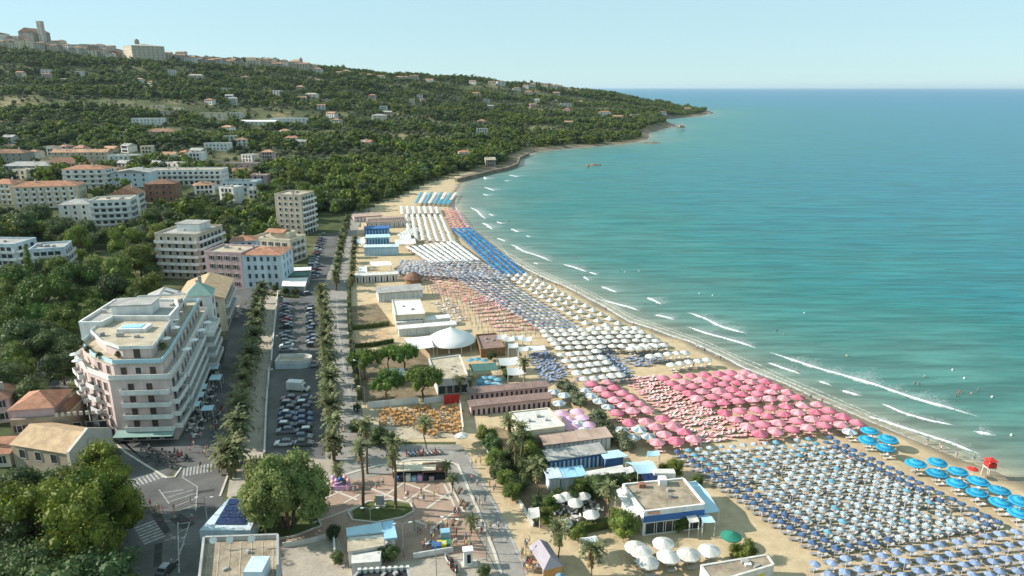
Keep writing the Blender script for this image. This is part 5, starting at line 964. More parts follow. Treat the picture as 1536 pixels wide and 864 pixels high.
# grass bed with monument
bed = struct(sheet('grass_bed', zp((110, 490), (200, 445), (330, 432), (440, 450), (465, 490), (400, 525), (250, 555), (120, 540)), 0.12, 'lawn')); strip('bed_kerb', zp((85, 500), (200, 440), (330, 428), (445, 446), (470, 492), (400, 530), (250, 560), (110, 545), (85, 500)), 0.3, 0.05, 'pale_stone', bed, 0.3)
mo = thing('stone_monument', 'upright grey stone slab monument in the grass bed', 'monument', (*G(570.5, 760).xy, .12)); MB().box((0, 0, 0), (2.0, 0.9, 0.4)).build('plinth', 'pale_stone', mo); MB().box((0, 0, 0.402), (1.5, 0.5, 1.9)).build('slab', 'roof_grey', mo)
bed2 = struct(sheet('plane_tree_bed', [(395, 775), (430, 765), (470, 765), (482, 790), (440, 806), (400, 812)], 0.1, 'lawn')); strip('bed_kerb', [(395, 775), (430, 765), (470, 765), (482, 790), (440, 806), (400, 812), (395, 775)], 0.3, 0.05, 'pale_stone', bed2, 0.3)
# ------------------------------------------------------------------ beach buildings
def cabin_row(name, label, pl, pr, depth, h, n, wall, doors, roof, over=0.4, group=None, dw=0.62, dh=0.78, cat='cabin row', pitch=0.25):
    c, rz, w = placed(pl, pr, depth); t = thing(name, label, cat, c, rz, group); FOOT.append((c[0], c[1], w / 2))
    MB().prism([(-w / 2, -depth / 2), (w / 2, -depth / 2), (w / 2, depth / 2), (-w / 2, depth / 2)], 0, h).build('wall', wall, t)
    b = MB(); x, y = w / 2 + over, depth / 2 + over; b.prism([(-x, -y), (x, -y), (x, y), (-x, y)], h + 0.002, [h + .16, h + .16, h + .16 + pitch, h + .16 + pitch]); ro = b.build('roof', roof, t)
    p = w / n
    for i in range(1, n, 3): b = MB(); b.bar((-w / 2 + p * i, -y + .05, h + .163), (-w / 2 + p * i, y - .05, h + .163 + pitch), .12, .05); b.build('roof_batten', roof, ro)
    for i in range(n):
        b = MB(); b.box((0, -0.03, 0), (p * dw, 0.06, h * dh)); b.build('door', doors[i % len(doors)], t, (-w / 2 + p * (i + .5), -depth / 2 - .004, 0.05))
    return t
def canopy(name, label, quad, h, m, cat='canopy', thick=0.12, posts=True, sag=0.0, walls=None):
    P_ = [G(x, y, h) for x, y in quad]; c = sum(P_, Vector()) / 4; c.z = 0; t = thing(name, label, cat, c); L = [Vector((p.x - c.x, p.y - c.y)) for p in P_]
    if sag:      # tensioned sheet, ridge along the middle
        b = MB(); n = 6; vs = []
        for i in range(n + 1):
            for j in range(n + 1):
                u, v = i / n, j / n; q = L[0].lerp(L[1], u).lerp(L[3].lerp(L[2], u), v); vs.append((q.x, q.y, h + sag * (1 - abs(2 * v - 1)) - 0.25 * abs(sag) * math.sin(math.pi * u)))
        fs = [(i * (n + 1) + j, (i + 1) * (n + 1) + j, (i + 1) * (n + 1) + j + 1, i * (n + 1) + j + 1) for i in range(n) for j in range(n)]; b.add(vs, fs); b.add([(x, y, z - .06) for x, y, z in vs], [f[::-1] for f in fs]); b.build('sheet', m, t)
    else: MB().prism([tuple(q) for q in L], h - thick, h).build('roof', m, t)
    if posts:
        for q in L: b = MB(); q = q * 0.96; b.tube([(q.x, q.y, 0), (q.x, q.y, h - thick - .004)], 0.07, 6); b.build('post', 'white', t)
    if walls: MB().prism(inset([tuple(q) for q in L], 0.6), 0, h - thick - .01).build('wall', walls, t)
    return t
Z3 = lambda *p: zq(660, 440, 3.84, *p)
Z4 = lambda *p: zq(680, 600, 3.2725, *p)
Z1 = lambda *p: zq(380, 440, 3.84, *p)
Z7 = lambda *p: zq(300, 300, 3.84, *p)
Z5 = lambda *p: zq(1000, 600, 2.866, *p)
# white roofed bar and the cabin rows behind it
t, L = roofed('white_roof_bar', 'square beach bar with bright white flat roof beside lilac parasols', Z3((490, 800), (720, 770), (625, 665), (400, 690)), 4.0, 'cream', 'white_rough', parapet=0.35); put_window('glassdoor', t, (L[1][0] - 1.6, L[1][1] + (L[0][1] - L[1][1]) * .17 - .02, 0.6), math.atan2(L[1][1] - L[0][1], L[1][0] - L[0][0]))
cabin_row('bathing_cabins', 'pale bathing cabins with dark doors under a long mauve roof', *Z3((172, 632), (622, 588)), 2.6, 2.5, 16, 'mauve_wall', ['dark', 'shutter'], 'roof_mauve', dw=.42)
cabin_row('bathing_cabins', 'second row of pale cabins with small dark windows behind the white bar', *Z3((180, 705), (640, 655)), 2.4, 2.4, 16, 'mauve_wall', ['dark'], 'roof_mauve', dw=.4, dh=.6)
cabin_row('bathing_cabins', 'row of white panelled cabins under a dusty rose roof', *Z4((450, 278), (770, 238)), 3.6, 2.8, 14, 'roof_grey', ['white'], 'roof_rose', dw=.8, dh=.9)
cabin_row('bathing_cabins', 'row of bright blue bathing cabins with white door strips', *Z4((470, 362), (738, 322)), 3.2, 3.0, 13, 'blue_paint', ['light_blue', 'white'], 'roof_grey', dw=.4)
cabin_row('bathing_cabins', 'short row of blue and white changing huts in front of the garden', *Z4((528, 440), (642, 428)), 2.6, 2.6, 6, 'white_rough', ['light_blue', 'white'], 'light_blue', dw=.6)
cabin_row('bathing_cabins', 'grey white changing hut beside the garden corner', *Z4((470, 445), (524, 438)), 2.6, 2.7, 3, 'pale_blue_wall', ['white'], 'pale_blue_wall', dw=.7)
canopy('flat_canopy', 'pale flat canopy over the blue bar terrace', Z4((742, 290), (860, 275), (810, 243), (718, 256)), 3.0, 'sail_blue', walls='blue_paint'); canopy('flat_canopy', 'grey white awning roof along the blue cabins', Z4((650, 378), (845, 352), (830, 318), (640, 352)), 2.8, 'white_rough')
canopy('sail_canopy', 'white shade sail stretched over terrace towards the parasols', Z4((905, 362), (1008, 350), (960, 295), (845, 305)), 3.0, 'sail_blue', 'canopy', sag=0.7); canopy('sail_canopy', 'small white sail beside the larger shade sail', Z4((850, 362), (890, 350), (870, 325), (832, 332)), 2.8, 'white', sag=0.3)
canopy('beach_gazebo', 'pale blue square parasol standing by the shade sail', Z4((948, 275), (1014, 272), (1008, 246), (955, 250)), 2.6, 'sail_blue', 'parasol', sag=0.5)
# big restaurant
t, L = roofed('beach_restaurant', 'large flat roofed restaurant with brown felt roof and blue band', Z4((935, 555), (1235, 520), (1130, 390), (830, 420)), 4.6, 'white', 'roof_brown', parapet=0.4)
e0, e1 = Vector(L[0]), Vector(L[1]); rz = math.atan2((e1 - e0).y, (e1 - e0).x); n_ = Vector(((e1 - e0).y, -(e1 - e0).x)).normalized(); m_ = (e0 + e1) / 2 + n_ * .004
MB().box((0, -0.04, 2.7), ((e1 - e0).length, .08, 1.2)).build('blue_band', 'blue_paint', t, (m_.x, m_.y, 0), rz)
wall_run(t, L[0], L[1], 0.2, 1, 3, 6, 'glassdoor', margin=.6); wall_run(t, L[3], L[0], 0.4, 1, 3, 3, 'plain', margin=1.5)
MB().box((0.5, 3.6, 4.71), (1.4, 1.6, 1.3)).build('chimney', 'white', t); MB().box((1.4, 6.4, 4.71), (4.0, 1.6, 1.0)).build('roof_unit', 'white_rough', t); MB().box((-3.4, 2.6, 4.71), (1.2, .9, .8)).build('vent', 'brick', t)
for i in range(3):
    b = MB(); b.add([(0, 0, 0), (1.0, 0, 0), (1.0, 1.8, .7), (0, 1.8, .7), (0, 1.8, 0), (1, 1.8, 0)], [(0, 1, 2, 3), (0, 3, 4), (1, 5, 2), (4, 3, 2, 5)]); b.build('solar_panel', 'solar', t, (-2.6 + i * 1.15, 4.2, 4.71), R(10))
MB().box((-2.8, -5.0, 4.71), (2.2, 1.6, .05)).build('roof_stain', 'dark_tile', t)
canopy('lean_to', 'white lean-to roof along the west wall of the restaurant', Z4((880, 580), (915, 560), (826, 425), (795, 445)), 3.4, 'white', posts=True); canopy('sail_canopy', 'long pale blue shade sail on the sea side of the restaurant', Z4((1215, 555), (1309, 545), (1190, 395), (1140, 400)), 3.2, 'sail_blue', sag=0.6)
canopy('sail_canopy', 'small white awning at the restaurant front beside the shrub', Z4((1160, 602), (1208, 596), (1180, 555), (1130, 562)), 3.0, 'white_rough', sag=.3); canopy('sail_canopy', 'pale awning at the seaward corner of the restaurant', Z4((1225, 602), (1288, 600), (1250, 560), (1205, 566)), 2.9, 'sail_blue', sag=.3)
t, L = roofed('pump_house', 'low building with mottled grey roof and coloured doors on the sand', Z5((200, 790), (462, 712), (432, 668), (145, 715)), 3.0, 'white_rough', 'roof_brown', parapet=.25)
for i, m in enumerate(('blue_paint', 'white', 'yellow', 'yellow', 'white')):
    a, b_ = Vector(L[0]), Vector(L[1]); q = a.lerp(b_, 0.5 + i * .1); rz = math.atan2((b_ - a).y, (b_ - a).x); MB().box((0, -.03, 0), (.8, .06, 2.1)).build('door', m, t, (q.x + .004, q.y - .006, .05), rz)
MB().box((1.5, .4, 3.1), (1.0, .6, .35)).build('roof_unit', 'white', t)
# festival tent on the promenade
ft = thing('festival_tent', 'gable tent with grey roof and orange printed front beside the crowd', 'tent', (*G(818, 852).xy, 0), R(20)); w_, d_ = 3.2, 6.2
b = MB(); b.add([(-1.7, -3.2, 2.3), (1.7, -3.2, 2.3), (1.7, 3.2, 2.3), (-1.7, 3.2, 2.3), (0, -3.2 + 1.2, 3.7), (0, 3.2 - .6, 3.7)], [(0, 1, 4), (1, 2, 5, 4), (2, 3, 5), (3, 0, 4, 5), (3, 2, 1, 0)]); b.build('roof', 'grey_cloth', ft)
MB().box((0, -2.9, 0), (3.2, .12, 2.25)).build('front_panel', 'orange', ft); MB().box((1.55, .05, 0), (.1, 5.7, 2.25)).build('side_panel', 'orange', ft); b = MB(); b.lathe([(0.02, -.02), (.45, -.02), (.45, .02)], 12); o = b.build('round_emblem', 'red', ft, (0, -2.97, 1.3)); o.rotation_euler = (R(90), 0, 0)
for x, y in ((-1.6, -2.8), (-1.6, 2.8), (1.62, 2.96)): b = MB(); b.tube([(x, y, 0), (x, y, 2.296)], .05, 6); b.build('post', 'white', ft)
canopy('market_canopy', 'white market canopy on the sand behind the palms', Z4((635, 712), (718, 700), (695, 665), (622, 675)), 2.6, 'white', sag=.5); canopy('market_canopy', 'grey white awning over the kiosk by the promenade rail', Z4((378, 585), (425, 572), (420, 525), (368, 530)), 2.8, 'white_rough', sag=.3)
# centre: bar, gazebo, dome
t, L = roofed('tan_roof_bar', 'beach bar with tan gravel roof and glass front in the pine garden', Z1((1060, 505), (1240, 490), (1190, 360), (1010, 385)), 4.0, 'white_rough', 'roof_felt', parapet=.4); wall_run(t, L[0], L[1], .2, 1, 3, 4, 'glassdoor', margin=.4)
gz = canopy('blue_gazebo', 'gazebo with dark green roof and pale blue posts', Z1((1262, 452), (1412, 440), (1395, 398), (1240, 408)), 3.2, 'green_roof', 'gazebo'); canopy('blue_terrace', 'light blue terrace with railings in front of the dark green gazebo', Z1((1290, 565), (1440, 545), (1428, 505), (1282, 520)), 1.1, 'light_blue', 'terrace', thick=.9, posts=False)
for px, py in Z1((1330, 475), (1375, 485), (1240, 380), (1300, 375), (1340, 378)): pass
for nm, lab, q, h, m in [('peaked_tent', 'white peaked tent beside the pale gazebo', Z1((1420, 415), (1536, 405), (1500, 370), (1400, 378)), 3.0, 'membrane'), ('peaked_tent', 'larger white peaked tent next to the tall palm', Z1((1465, 470), (1560, 462), (1540, 425), (1450, 432)), 3.0, 'membrane')]: canopy(nm, lab, q, h, m, 'tent', sag=1.2)
dm = thing('dome_tent', 'large white shallow dome tent among the beach bars', 'tent', (*G(677, 521).xy, 0)); b = MB(); n = 28
prof = [(7.3, 2.4), (7.0, 2.9), (5.8, 3.7), (4.2, 4.5), (2.4, 5.3), (0.9, 6.0), (0.15, 6.4)]; b.lathe(prof, n); b.build('membrane', 'membrane', dm, smooth=True)
for i in range(12): a = i * 6.28 / 12; b = MB(); b.tube([(7.1 * math.cos(a), 7.1 * math.sin(a), 0), (7.1 * math.cos(a), 7.1 * math.sin(a), 2.4)], .09, 6); b.build('post', 'white', dm)
b = MB(); b.tube([(0, 0, 6.3), (0, 0, 7.6)], .08, 6); b.build('mast', 'white', dm)
canopy('white_marquee', 'low white marquee beside the dome tent', Z1((900, 325), (1040, 310), (1015, 243), (868, 256)), 3.2, 'membrane', 'marquee', sag=.4); t, L = roofed('brown_deck', 'brown wooden deck bar beside the dome tent', Z1((1310, 330), (1450, 318), (1400, 235), (1280, 245)), 2.2, 'wood', 'roof_mauve', 'deck', parapet=.5)
canopy('flat_canopy', 'short white awning roof at the garden behind the stone pines', Z1((760, 478), (880, 470), (868, 428), (746, 436)), 2.8, 'white_rough'); canopy('flat_canopy', 'white roof of the small kiosk beside the mauve cabins', Z3((520, 332), (612, 325), (600, 300), (508, 305)), 2.8, 'white')
for i, (x, y) in enumerate(((355, 250), (400, 262), (450, 255), (500, 262), (420, 300), (480, 318))): 
    q = Z3((x - 28, y + 14), (x + 30, y + 10), (x + 24, y - 12), (x - 26, y - 8)); t = canopy('white_pavilion', 'white peaked pavilion in the cluster beyond the mauve cabins', q, 3.0, 'membrane', 'pavilion', sag=.8); t['group'] = 'white pavilions beyond the cabins'
# white blocks further along
cabin_row('white_cabins', 'front row of white bathing cabins behind the marquee', *Z1((840, 250), (1165, 222)), 2.2, 2.5, 18, 'white', ['pale_blue_wall', 'white_rough'], 'white', dw=.5, group=None); cabin_row('white_cabins', 'rear row of white bathing cabins below the white roofed house', *Z1((828, 212), (1130, 182)), 2.2, 2.5, 18, 'white', ['pale_blue_wall', 'white_rough'], 'white', dw=.5)
t, L = roofed('white_roof_house', 'white roofed lifeguard house with small square windows', Z1((818, 132), (990, 122), (960, 38), (798, 42)), 4.4, 'cream', 'membrane', parapet=.4); wall_run(t, L[0], L[1], .6, 1, 3, 6, 'plain', margin=.5)
cabin_row('white_cabins', 'long pale cabin block standing alone beside the sand court', *Z7((1030, 590), (1285, 568)), 7.0, 3.4, 14, 'white_rough', ['pale_blue_wall', 'white'], 'roof_grey', dw=.5); cabin_row('white_cabins', 'row of white cabins with dark doors near the round hut', *Z7((900, 478), (1140, 466)), 3.0, 2.8, 14, 'white', ['dark', 'mauve_wall'], 'white_rough', dw=.45)
canopy('flat_canopy', 'bright white flat canopy on tall posts by the far cabins', Z7((985, 380), (1105, 376), (1098, 352), (978, 355)), 4.0, 'white'); canopy('flat_canopy', 'low white roof beside the bright canopy', Z7((912, 428), (965, 425), (960, 378), (915, 382)), 3.0, 'white', walls='white_rough')
hut = thing('round_hut', 'round dark thatched hut at the edge of the sand', 'hut', (*G(620, 424).xy, 0)); b = MB(); b.lathe([(3.2, 0), (3.2, 2.2)], 14); b.build('wall', 'wood', hut); b = MB(); b.lathe([(4.2, 2.1), (2.6, 3.4), (.1, 4.8)], 14); b.build('roof', 'dark_tile', hut)
cabin_row('blue_cabins', 'pale blue container cabins along the far beach', *Z7((948, 322), (1142, 318)), 4.0, 4.0, 12, 'light_blue', ['pale_blue_wall'], 'pale_blue_wall', dw=.5); cabin_row('blue_cabins', 'blue bathing house with turquoise roof on the far beach', *Z7((958, 262), (1090, 258)), 6.0, 3.8, 8, 'light_blue', ['blue_paint'], 'sail_blue', dw=.5); cabin_row('blue_cabins', 'bright blue bathing house beside the far white tents', *Z7((950, 205), (1092, 200)), 6.0, 3.4, 8, 'blue_paint', ['light_blue'], 'blue_paint', dw=.4)
cabin_row('far_cabins', 'mauve and white striped cabins at the far end of the beach', *Z7((960, 165), (1190, 155)), 4.0, 3.2, 18, 'white', ['roof_mauve', 'mauve_wall'], 'roof_mauve', dw=.5); cabin_row('far_cabins', 'dusty pink shed roofs behind the striped cabins', *Z7((890, 128), (1050, 118)), 8, 3.0, 8, 'mauve_wall', ['white'], 'roof_rose', dw=.4); cabin_row('far_cabins', 'second striped cabin row with dark doors on far beach', *Z7((965, 140), (1180, 128)), 3.0, 3.0, 18, 'white', ['roof_mauve'], 'roof_rose', dw=.5)
canopy('beach_tent', 'white open tent between the far blue bathing houses and parasols', Z7((1125, 256), (1245, 250), (1235, 222), (1120, 228)), 3.2, 'membrane', 'tent', sag=.8); canopy('beach_tent', 'white gabled tent at the edge of the far promenade', Z7((905, 255), (950, 248), (945, 212), (902, 222)), 4.0, 'membrane', 'tent', sag=1.2); canopy('beach_tent', 'small white tent above the open white tent', Z7((1150, 225), (1215, 222), (1210, 200), (1148, 203)), 3.2, 'membrane', 'tent', sag=.8)
for lab, q in (('large white canopy of the roadside restaurant', ((490, 410), (640, 404), (642, 384), (487, 390))), ('green striped lower canopy of the roadside restaurant', ((490, 440), (630, 436), (636, 412), (492, 416))), ('front white canopy of the roadside restaurant', ((470, 495), (605, 498), (622, 446), (478, 450)))): canopy('restaurant_canopy', lab, Z7(*q), 3.4, 'green_roof' if 'green' in lab else 'white', walls='grey_wall')
# awnings of the hotel street
for i, (px, py) in enumerate(((290, 606), (296, 592), (322, 566), (318, 550), (300, 580), (310, 612))): canopy('street_awning', 'pale blue square awning over cafe seats in the hotel street', [(px - 9, py + 4), (px + 9, py + 3), (px + 12, py - 5), (px - 4, py - 4)], 2.8, 'sail_blue', 'awning', sag=.2)['group'] = 'cafe awnings in the hotel street'
# market stalls in the square
ms = thing('market_stall', 'long dark stall with pale canvas roof and colourful goods in the square', 'stall', (*G(623, 716).xy, 0), R(4)); MB().box((0, 0, 2.4), (8.4, 3.4, .15)).build('roof', 'cream', ms); MB().box((0, .6, 0), (8.0, 2.0, 2.2)).build('back_panel', 'dark', ms)
for i, m in enumerate(('blue_paint', 'dark', 'white', 'light_blue', 'lilac', 'dark', 'mauve_wall')): MB().box((-3.6 + i * 1.15, -1.1, 0), (.95, .9, .9 + (i % 3) * .25)).build('goods', m, ms)
m2 = thing('toy_stall', 'small brown awning stall beside the long market stall', 'stall', (*G(652, 716).xy, 0), R(4)); MB().box((0, 0, 0), (4.6, 2.0, 1.2)).build('counter', 'dark', m2); b = MB(); b.add([(-2.4, -1.4, 2.1), (2.4, -1.4, 2.1), (2.4, 1.2, 2.7), (-2.4, 1.2, 2.7), (-2.4, -1.4, 2.0), (2.4, -1.4, 2.0), (2.4, 1.2, 2.6), (-2.4, 1.2, 2.6)], [(0, 1, 2, 3), (7, 6, 5, 4), (0, 4, 5, 1), (1, 5, 6, 2), (2, 6, 7, 3), (3, 7, 4, 0)]); b.build('awning', 'dark_tile', m2)
for x in (-2.2, 2.2): MB().box((x, -1.2, 0), (.08, .08, 1.99)).build('post', 'metal', m2)
m3 = thing('balloon_stall', 'pink and purple toy stall under the plane tree', 'stall', (*G(512, 733).xy, 0)); MB().box((0, 0, 0), (3.4, 1.6, 1.0)).build('counter', 'lilac', m3)
for i in range(9): b = MB(); r = .45; b.lathe([(.03, -r), (r * .7, -r * .7), (r, 0), (r * .7, r * .7), (.03, r)], 8); b.build('balloon', ['soft_pink', 'lilac', 'blue_paint', 'green_roof'][i % 4], m3, (-1.5 + (i % 5) * .75, -.2 + (i // 5) * .5, 1.6 + (i % 3) * .35), smooth=True)
# curved car park ramp
rp_ = thing('curved_ramp', 'rounded white walled ramp with tan deck at the car park', 'ramp', (*G(442, 548).xy, 0), R(3)); pts = []
for i in range(25): a = -1.57 + 3.14 * i / 24; pts.append((1.6 + 2.6 * math.cos(a) * 1.3, 2.6 * math.sin(a)))
pts = pts + [(-4.6, 2.6), (-4.6, -2.6)]; MB().prism(pts, 0, 1.5).build('wall', 'pale_blue_wall', rp_); MB().prism(inset(pts, .25), 1.502, 1.56).build('deck', 'roof_felt', rp_); rim(rp_, inset(pts, .08), 1.504, 1.0, .16, 'white')
def wall_line(name, label, pts, w, h, m, cat='wall', z=0.03):
    o = strip(name, pts, w, z, m, None, h); return tag(o, label, cat)
wall_line('car_park_wall', 'long low white wall between the west promenade and the upper car park', [(417, 440), (411, 500), (407, 545)], .35, 1.0, 'white_rough'); wall_line('car_park_wall', 'low white wall beside the lower car park', [(404, 556), (400, 610), (397, 684)], .35, 1.0, 'white_rough')
wall_line('banner_fence', 'white printed banner fence behind the orange tables', [(551, 613), (590, 609), (628, 605)], .1, 1.7, 'white', 'fence'); wall_line('banner_fence', 'second white banner along the orange tables', [(636, 606), (665, 602)], .1, 1.6, 'white', 'fence'); wall_line('red_banner', 'red banner wall at the end of the orange tables', [(666, 607), (689, 604)], .2, 2.4, 'red', 'banner')
wall_line('garden_wall', 'low white wall along the seaward edge of the lower promenade', [(722, 664), (745, 702), (772, 742), (800, 790)], .35, .7, 'white_rough'); wall_line('court_fence', 'brown board fence of the sand court by the promenade', [(529, 505), (533, 530), (541, 575)], .12, 1.2, 'wood', 'fence')
wall_line('yard_rail', 'white railing wall of the yard below the plane tree', [(424, 822), (465, 815), (500, 806)], .15, 1.0, 'white_rough', 'railing'); wall_line('yard_wall', 'white post wall at the side of the yard', [(501, 808), (503, 845)], .3, 1.2, 'white', 'wall')
wall_line('orange_court_wall', 'white wall at the seaward side of the orange tables', [(690, 610), (695, 650)], .3, 1.6, 'white_rough'); wall_line('kerb_barrier', 'white barrier behind the refuse bins', [(620, 838), (655, 832), (680, 828)], .2, 1.0, 'white', 'barrier')
struct(sheet('sand_court', [(534, 520), (531, 500), (580, 494), (592, 514)], .06, 'old_tile')); struct(sheet('garden_soil', [(540, 598), (528, 530), (620, 518), (650, 545), (690, 592), (545, 604)], .06, 'soil')); struct(sheet('orange_court', [(552, 662), (556, 616), (690, 606), (694, 655)], .06, 'roof_felt')); struct(sheet('garden_strip', [(722, 662), (745, 702), (772, 742), (800, 790), (860, 806), (930, 790), (900, 740), (820, 735), (818, 690), (790, 655), (745, 640)], .06, 'soil'))
struct(sheet('sports_court', [(527, 492), (525, 460), (565, 455), (590, 488)], .06, 'soil'))
# sea wall under the wooded slope
W = [(684, 272), (712, 265), (735, 259), (760, 254), (776, 248), (779, 238), (793, 232)]
sw = strip('sea_wall', W, 2.0, -1.5, 'rock', None, 3.6); tag(sw, 'grey stone sea wall at the foot of the wooded slope', 'wall')

# ------------------------------------------------------------------ parasols and sunbeds
for n_, c_ in (('pink_a', (0.50, 0.115, 0.18)), ('pink_b', (0.56, 0.20, 0.25)), ('pink_c', (0.60, 0.33, 0.355)), ('turq', (0.012, 0.19, 0.36)), ('turq_b', (0.04, 0.32, 0.48)), ('pale_a', (0.42, 0.46, 0.47)), ('pale_b', (0.18, 0.26, 0.32)), ('deep', (0.05, 0.09, 0.175)), ('deep_b', (0.085, 0.135, 0.24)), ('peri', (0.18, 0.235, 0.36)), ('peri_b', (0.24, 0.30, 0.42)),
               ('cotton', (0.60, 0.58, 0.54)), ('cotton_b', (0.49, 0.47, 0.43)), ('steel', (0.18, 0.215, 0.28)), ('steel_b', (0.38, 0.39, 0.41)), ('coral', (0.72, 0.28, 0.25)), ('azure', (0.015, 0.16, 0.40)), ('azure_b', (0.04, 0.26, 0.50)), ('cyan', (0.10, 0.30, 0.40)), ('grn', (0.03, 0.19, 0.13)), ('mauve', (0.32, 0.285, 0.28)), ('bed_pink', (0.60, 0.31, 0.31)), ('bed_white', (0.56, 0.53, 0.49)), ('bed_blue', (0.22, 0.27, 0.38)), ('bed_grey', (0.29, 0.285, 0.28))): mat(n_, c_, .75, .1, .8, .2, rnd=.12)
def parasol_canopy(b, rad, h, z, ma, mb, rings, off=(0, 0), n=8, gores=False, a0=0.0):
    rs = [0.0, .32, .62, .86, 1.0]; zs = [h, h * .74, h * .42, h * .14, 0.0]; vs = [(off[0], off[1], z + h)]; fs, ms = [], []
    for r_, z_ in zip(rs[1:], zs[1:]):
        for k in range(n * 2):
            a = a0 + k * math.pi / n; q = rad * r_ * (1.0 if k % 2 == 0 else .965); vs.append((off[0] + q * math.cos(a), off[1] + q * math.sin(a), z + z_ - (0 if k % 2 == 0 else -.015 * rad)))
    m = n * 2
    for k in range(m):
        v = [1 + k, 1 + (k + 1) % m]; fs.append((0, v[0], v[1])); ms.append(0)
        for j in range(3): fs.append((1 + j * m + k, 1 + (j + 1) * m + k, 1 + (j + 1) * m + (k + 1) % m, 1 + j * m + (k + 1) % m)); ms.append(j + 1)
    o = len(b.v); b.v += vs; b.f += [tuple(o + i for i in f) for f in fs]
    b.m += [(mb if ((i // 4 // 2) % 2 if gores else ms[i] in rings) else ma) for i in range(len(fs))]
    k0 = len(b.v); b.v += [(v[0], v[1], v[2] - .14 * (rad / 1.5)) for v in vs[1 + 3 * m:1 + 4 * m]]
    for k in range(m): b.f.append((o + 1 + 3 * m + k, k0 + k, k0 + (k + 1) % m, o + 1 + 3 * m + (k + 1) % m)); b.m.append(ma)
def parasol_proto(rad, h, z, ma, mb, rings=(), gores=False):
    b = MB(); parasol_canopy(b, rad, h, z, 0, 1, rings, gores=gores); cm = b.mesh('canopy', [ma, mb]); b = MB(); b.tube([(0, 0, -.1), (0, 0, z + h + .12)], .035, 6); return cm, b.mesh('pole', 'white'), (rad, h, z)
PAR = {'pink': [parasol_proto(1.75, .75, 2.1, 'pink_a', 'pink_b', gores=True), parasol_proto(1.75, .75, 2.1, 'pink_b', 'pink_c', gores=True), parasol_proto(1.75, .75, 2.1, 'pink_b', 'pink_a', (3,))], 'turq': [parasol_proto(1.95, .7, 2.3, 'turq', 'turq_b', (1, 3))], 'pale': [parasol_proto(.76, .36, 1.95, 'pale_a', 'pale_b', (2,)), parasol_proto(.76, .32, 1.95, 'pale_a', 'pale_b', gores=True), parasol_proto(.76, .36, 1.95, 'pale_b', 'pale_a', (0, 1))],
       'deep': [parasol_proto(.76, .36, 1.95, 'deep', 'deep_b', (1,)), parasol_proto(.76, .36, 1.95, 'deep_b', 'deep', gores=True)], 'peri': [parasol_proto(.86, .40, 2.0, 'peri', 'peri_b', gores=True)], 'white': [parasol_proto(1.5, .6, 2.1, 'cotton', 'cotton_b', gores=True)], 'large': [parasol_proto(1.9, .75, 2.3, 'cotton', 'cotton_b', gores=True)], 'palewhite': [parasol_proto(1.7, .65, 2.1, 'cotton', 'pale_b', gores=True)],
       'cyan': [parasol_proto(.76, .36, 1.95, 'cyan', 'pale_b', (1,))], 'green': [parasol_proto(1.8, .7, 2.2, 'grn', 'grn')], 'red': [parasol_proto(1.0, .4, 2.0, 'red', 'red')], 'lilac': [parasol_proto(1.7, .65, 2.1, 'lilac', 'soft_pink', gores=True)]}
b = MB(); b.lathe([(.04, .75), (.13, 1.1), (.11, 1.8), (.04, 2.45)], 8); PAR['folded'] = [(b.mesh('canopy', ['pale_b', 'pale_a']), PAR['pale'][0][1], (.84, .3, 1.95))]
ru = random.Random(5); BEDS = []
def parasol(kind, p, label, group, beds='bed_white', sc=1.0):
    cm, pm, (rad, h, z) = ru.choice(PAR[kind]); t = thing({'pink': 'pink_umbrella', 'pale': 'striped_umbrella', 'deep': 'blue_umbrella', 'peri': 'periwinkle_umbrella', 'turq': 'turquoise_umbrella', 'white': 'white_umbrella'}.get(kind, 'beach_umbrella'), label, 'umbrella', (p.x, p.y, hgt(p.x, p.y)), ru.uniform(0, 6.28), group); s_ = sc * ru.uniform(.95, 1.05)
    c = ob('canopy', cm, t, (0, 0, 0), 0, (s_, s_, 1)); c.rotation_euler = (ru.gauss(0, .035), ru.gauss(0, .035), 0); ob('pole', pm, t)
    if beds: BEDS.append((p.x, p.y, beds, rad))
    return t
def grid_pts(quad, nu, nv, z=2.1, jit=.25):
    A, B, C, D = [G(x, y, z) for x, y in quad]
    for i in range(nv):
        for j in range(nu):
            u, v = (j / (nu - 1) if nu > 1 else .5), (i / (nv - 1) if nv > 1 else .5); q = A.lerp(B, u).lerp(D.lerp(C, u), v); yield i, j, Vector((q.x + ru.uniform(-jit, jit), q.y + ru.uniform(-jit, jit), 0))
def on_screen(p, mrg=30):
    v = Vector((p.x, p.y, p.z - CAM_H)); f = v.y * CP - v.z * SP; 
    if f <= 1: return False
    x = 768 + FOC * v.x / f; y = 432 - FOC * (v.y * SP + v.z * CP) / f; return -mrg < x < 1536 + mrg and -mrg < y < 864 + mrg
Z6 = z6
for q, nu, nv in ((Z6((228, 397), (525, 370), (720, 460), (393, 490)), 7, 6), (Z6((450, 523), (790, 487), (930, 553), (577, 595)), 7, 4)):
    for i, j, p in grid_pts(q, nu, nv, 2.6): parasol('pink', p, 'pink beach umbrella in the big block nearest the water', 'pink umbrellas by the water', 'bed_pink')
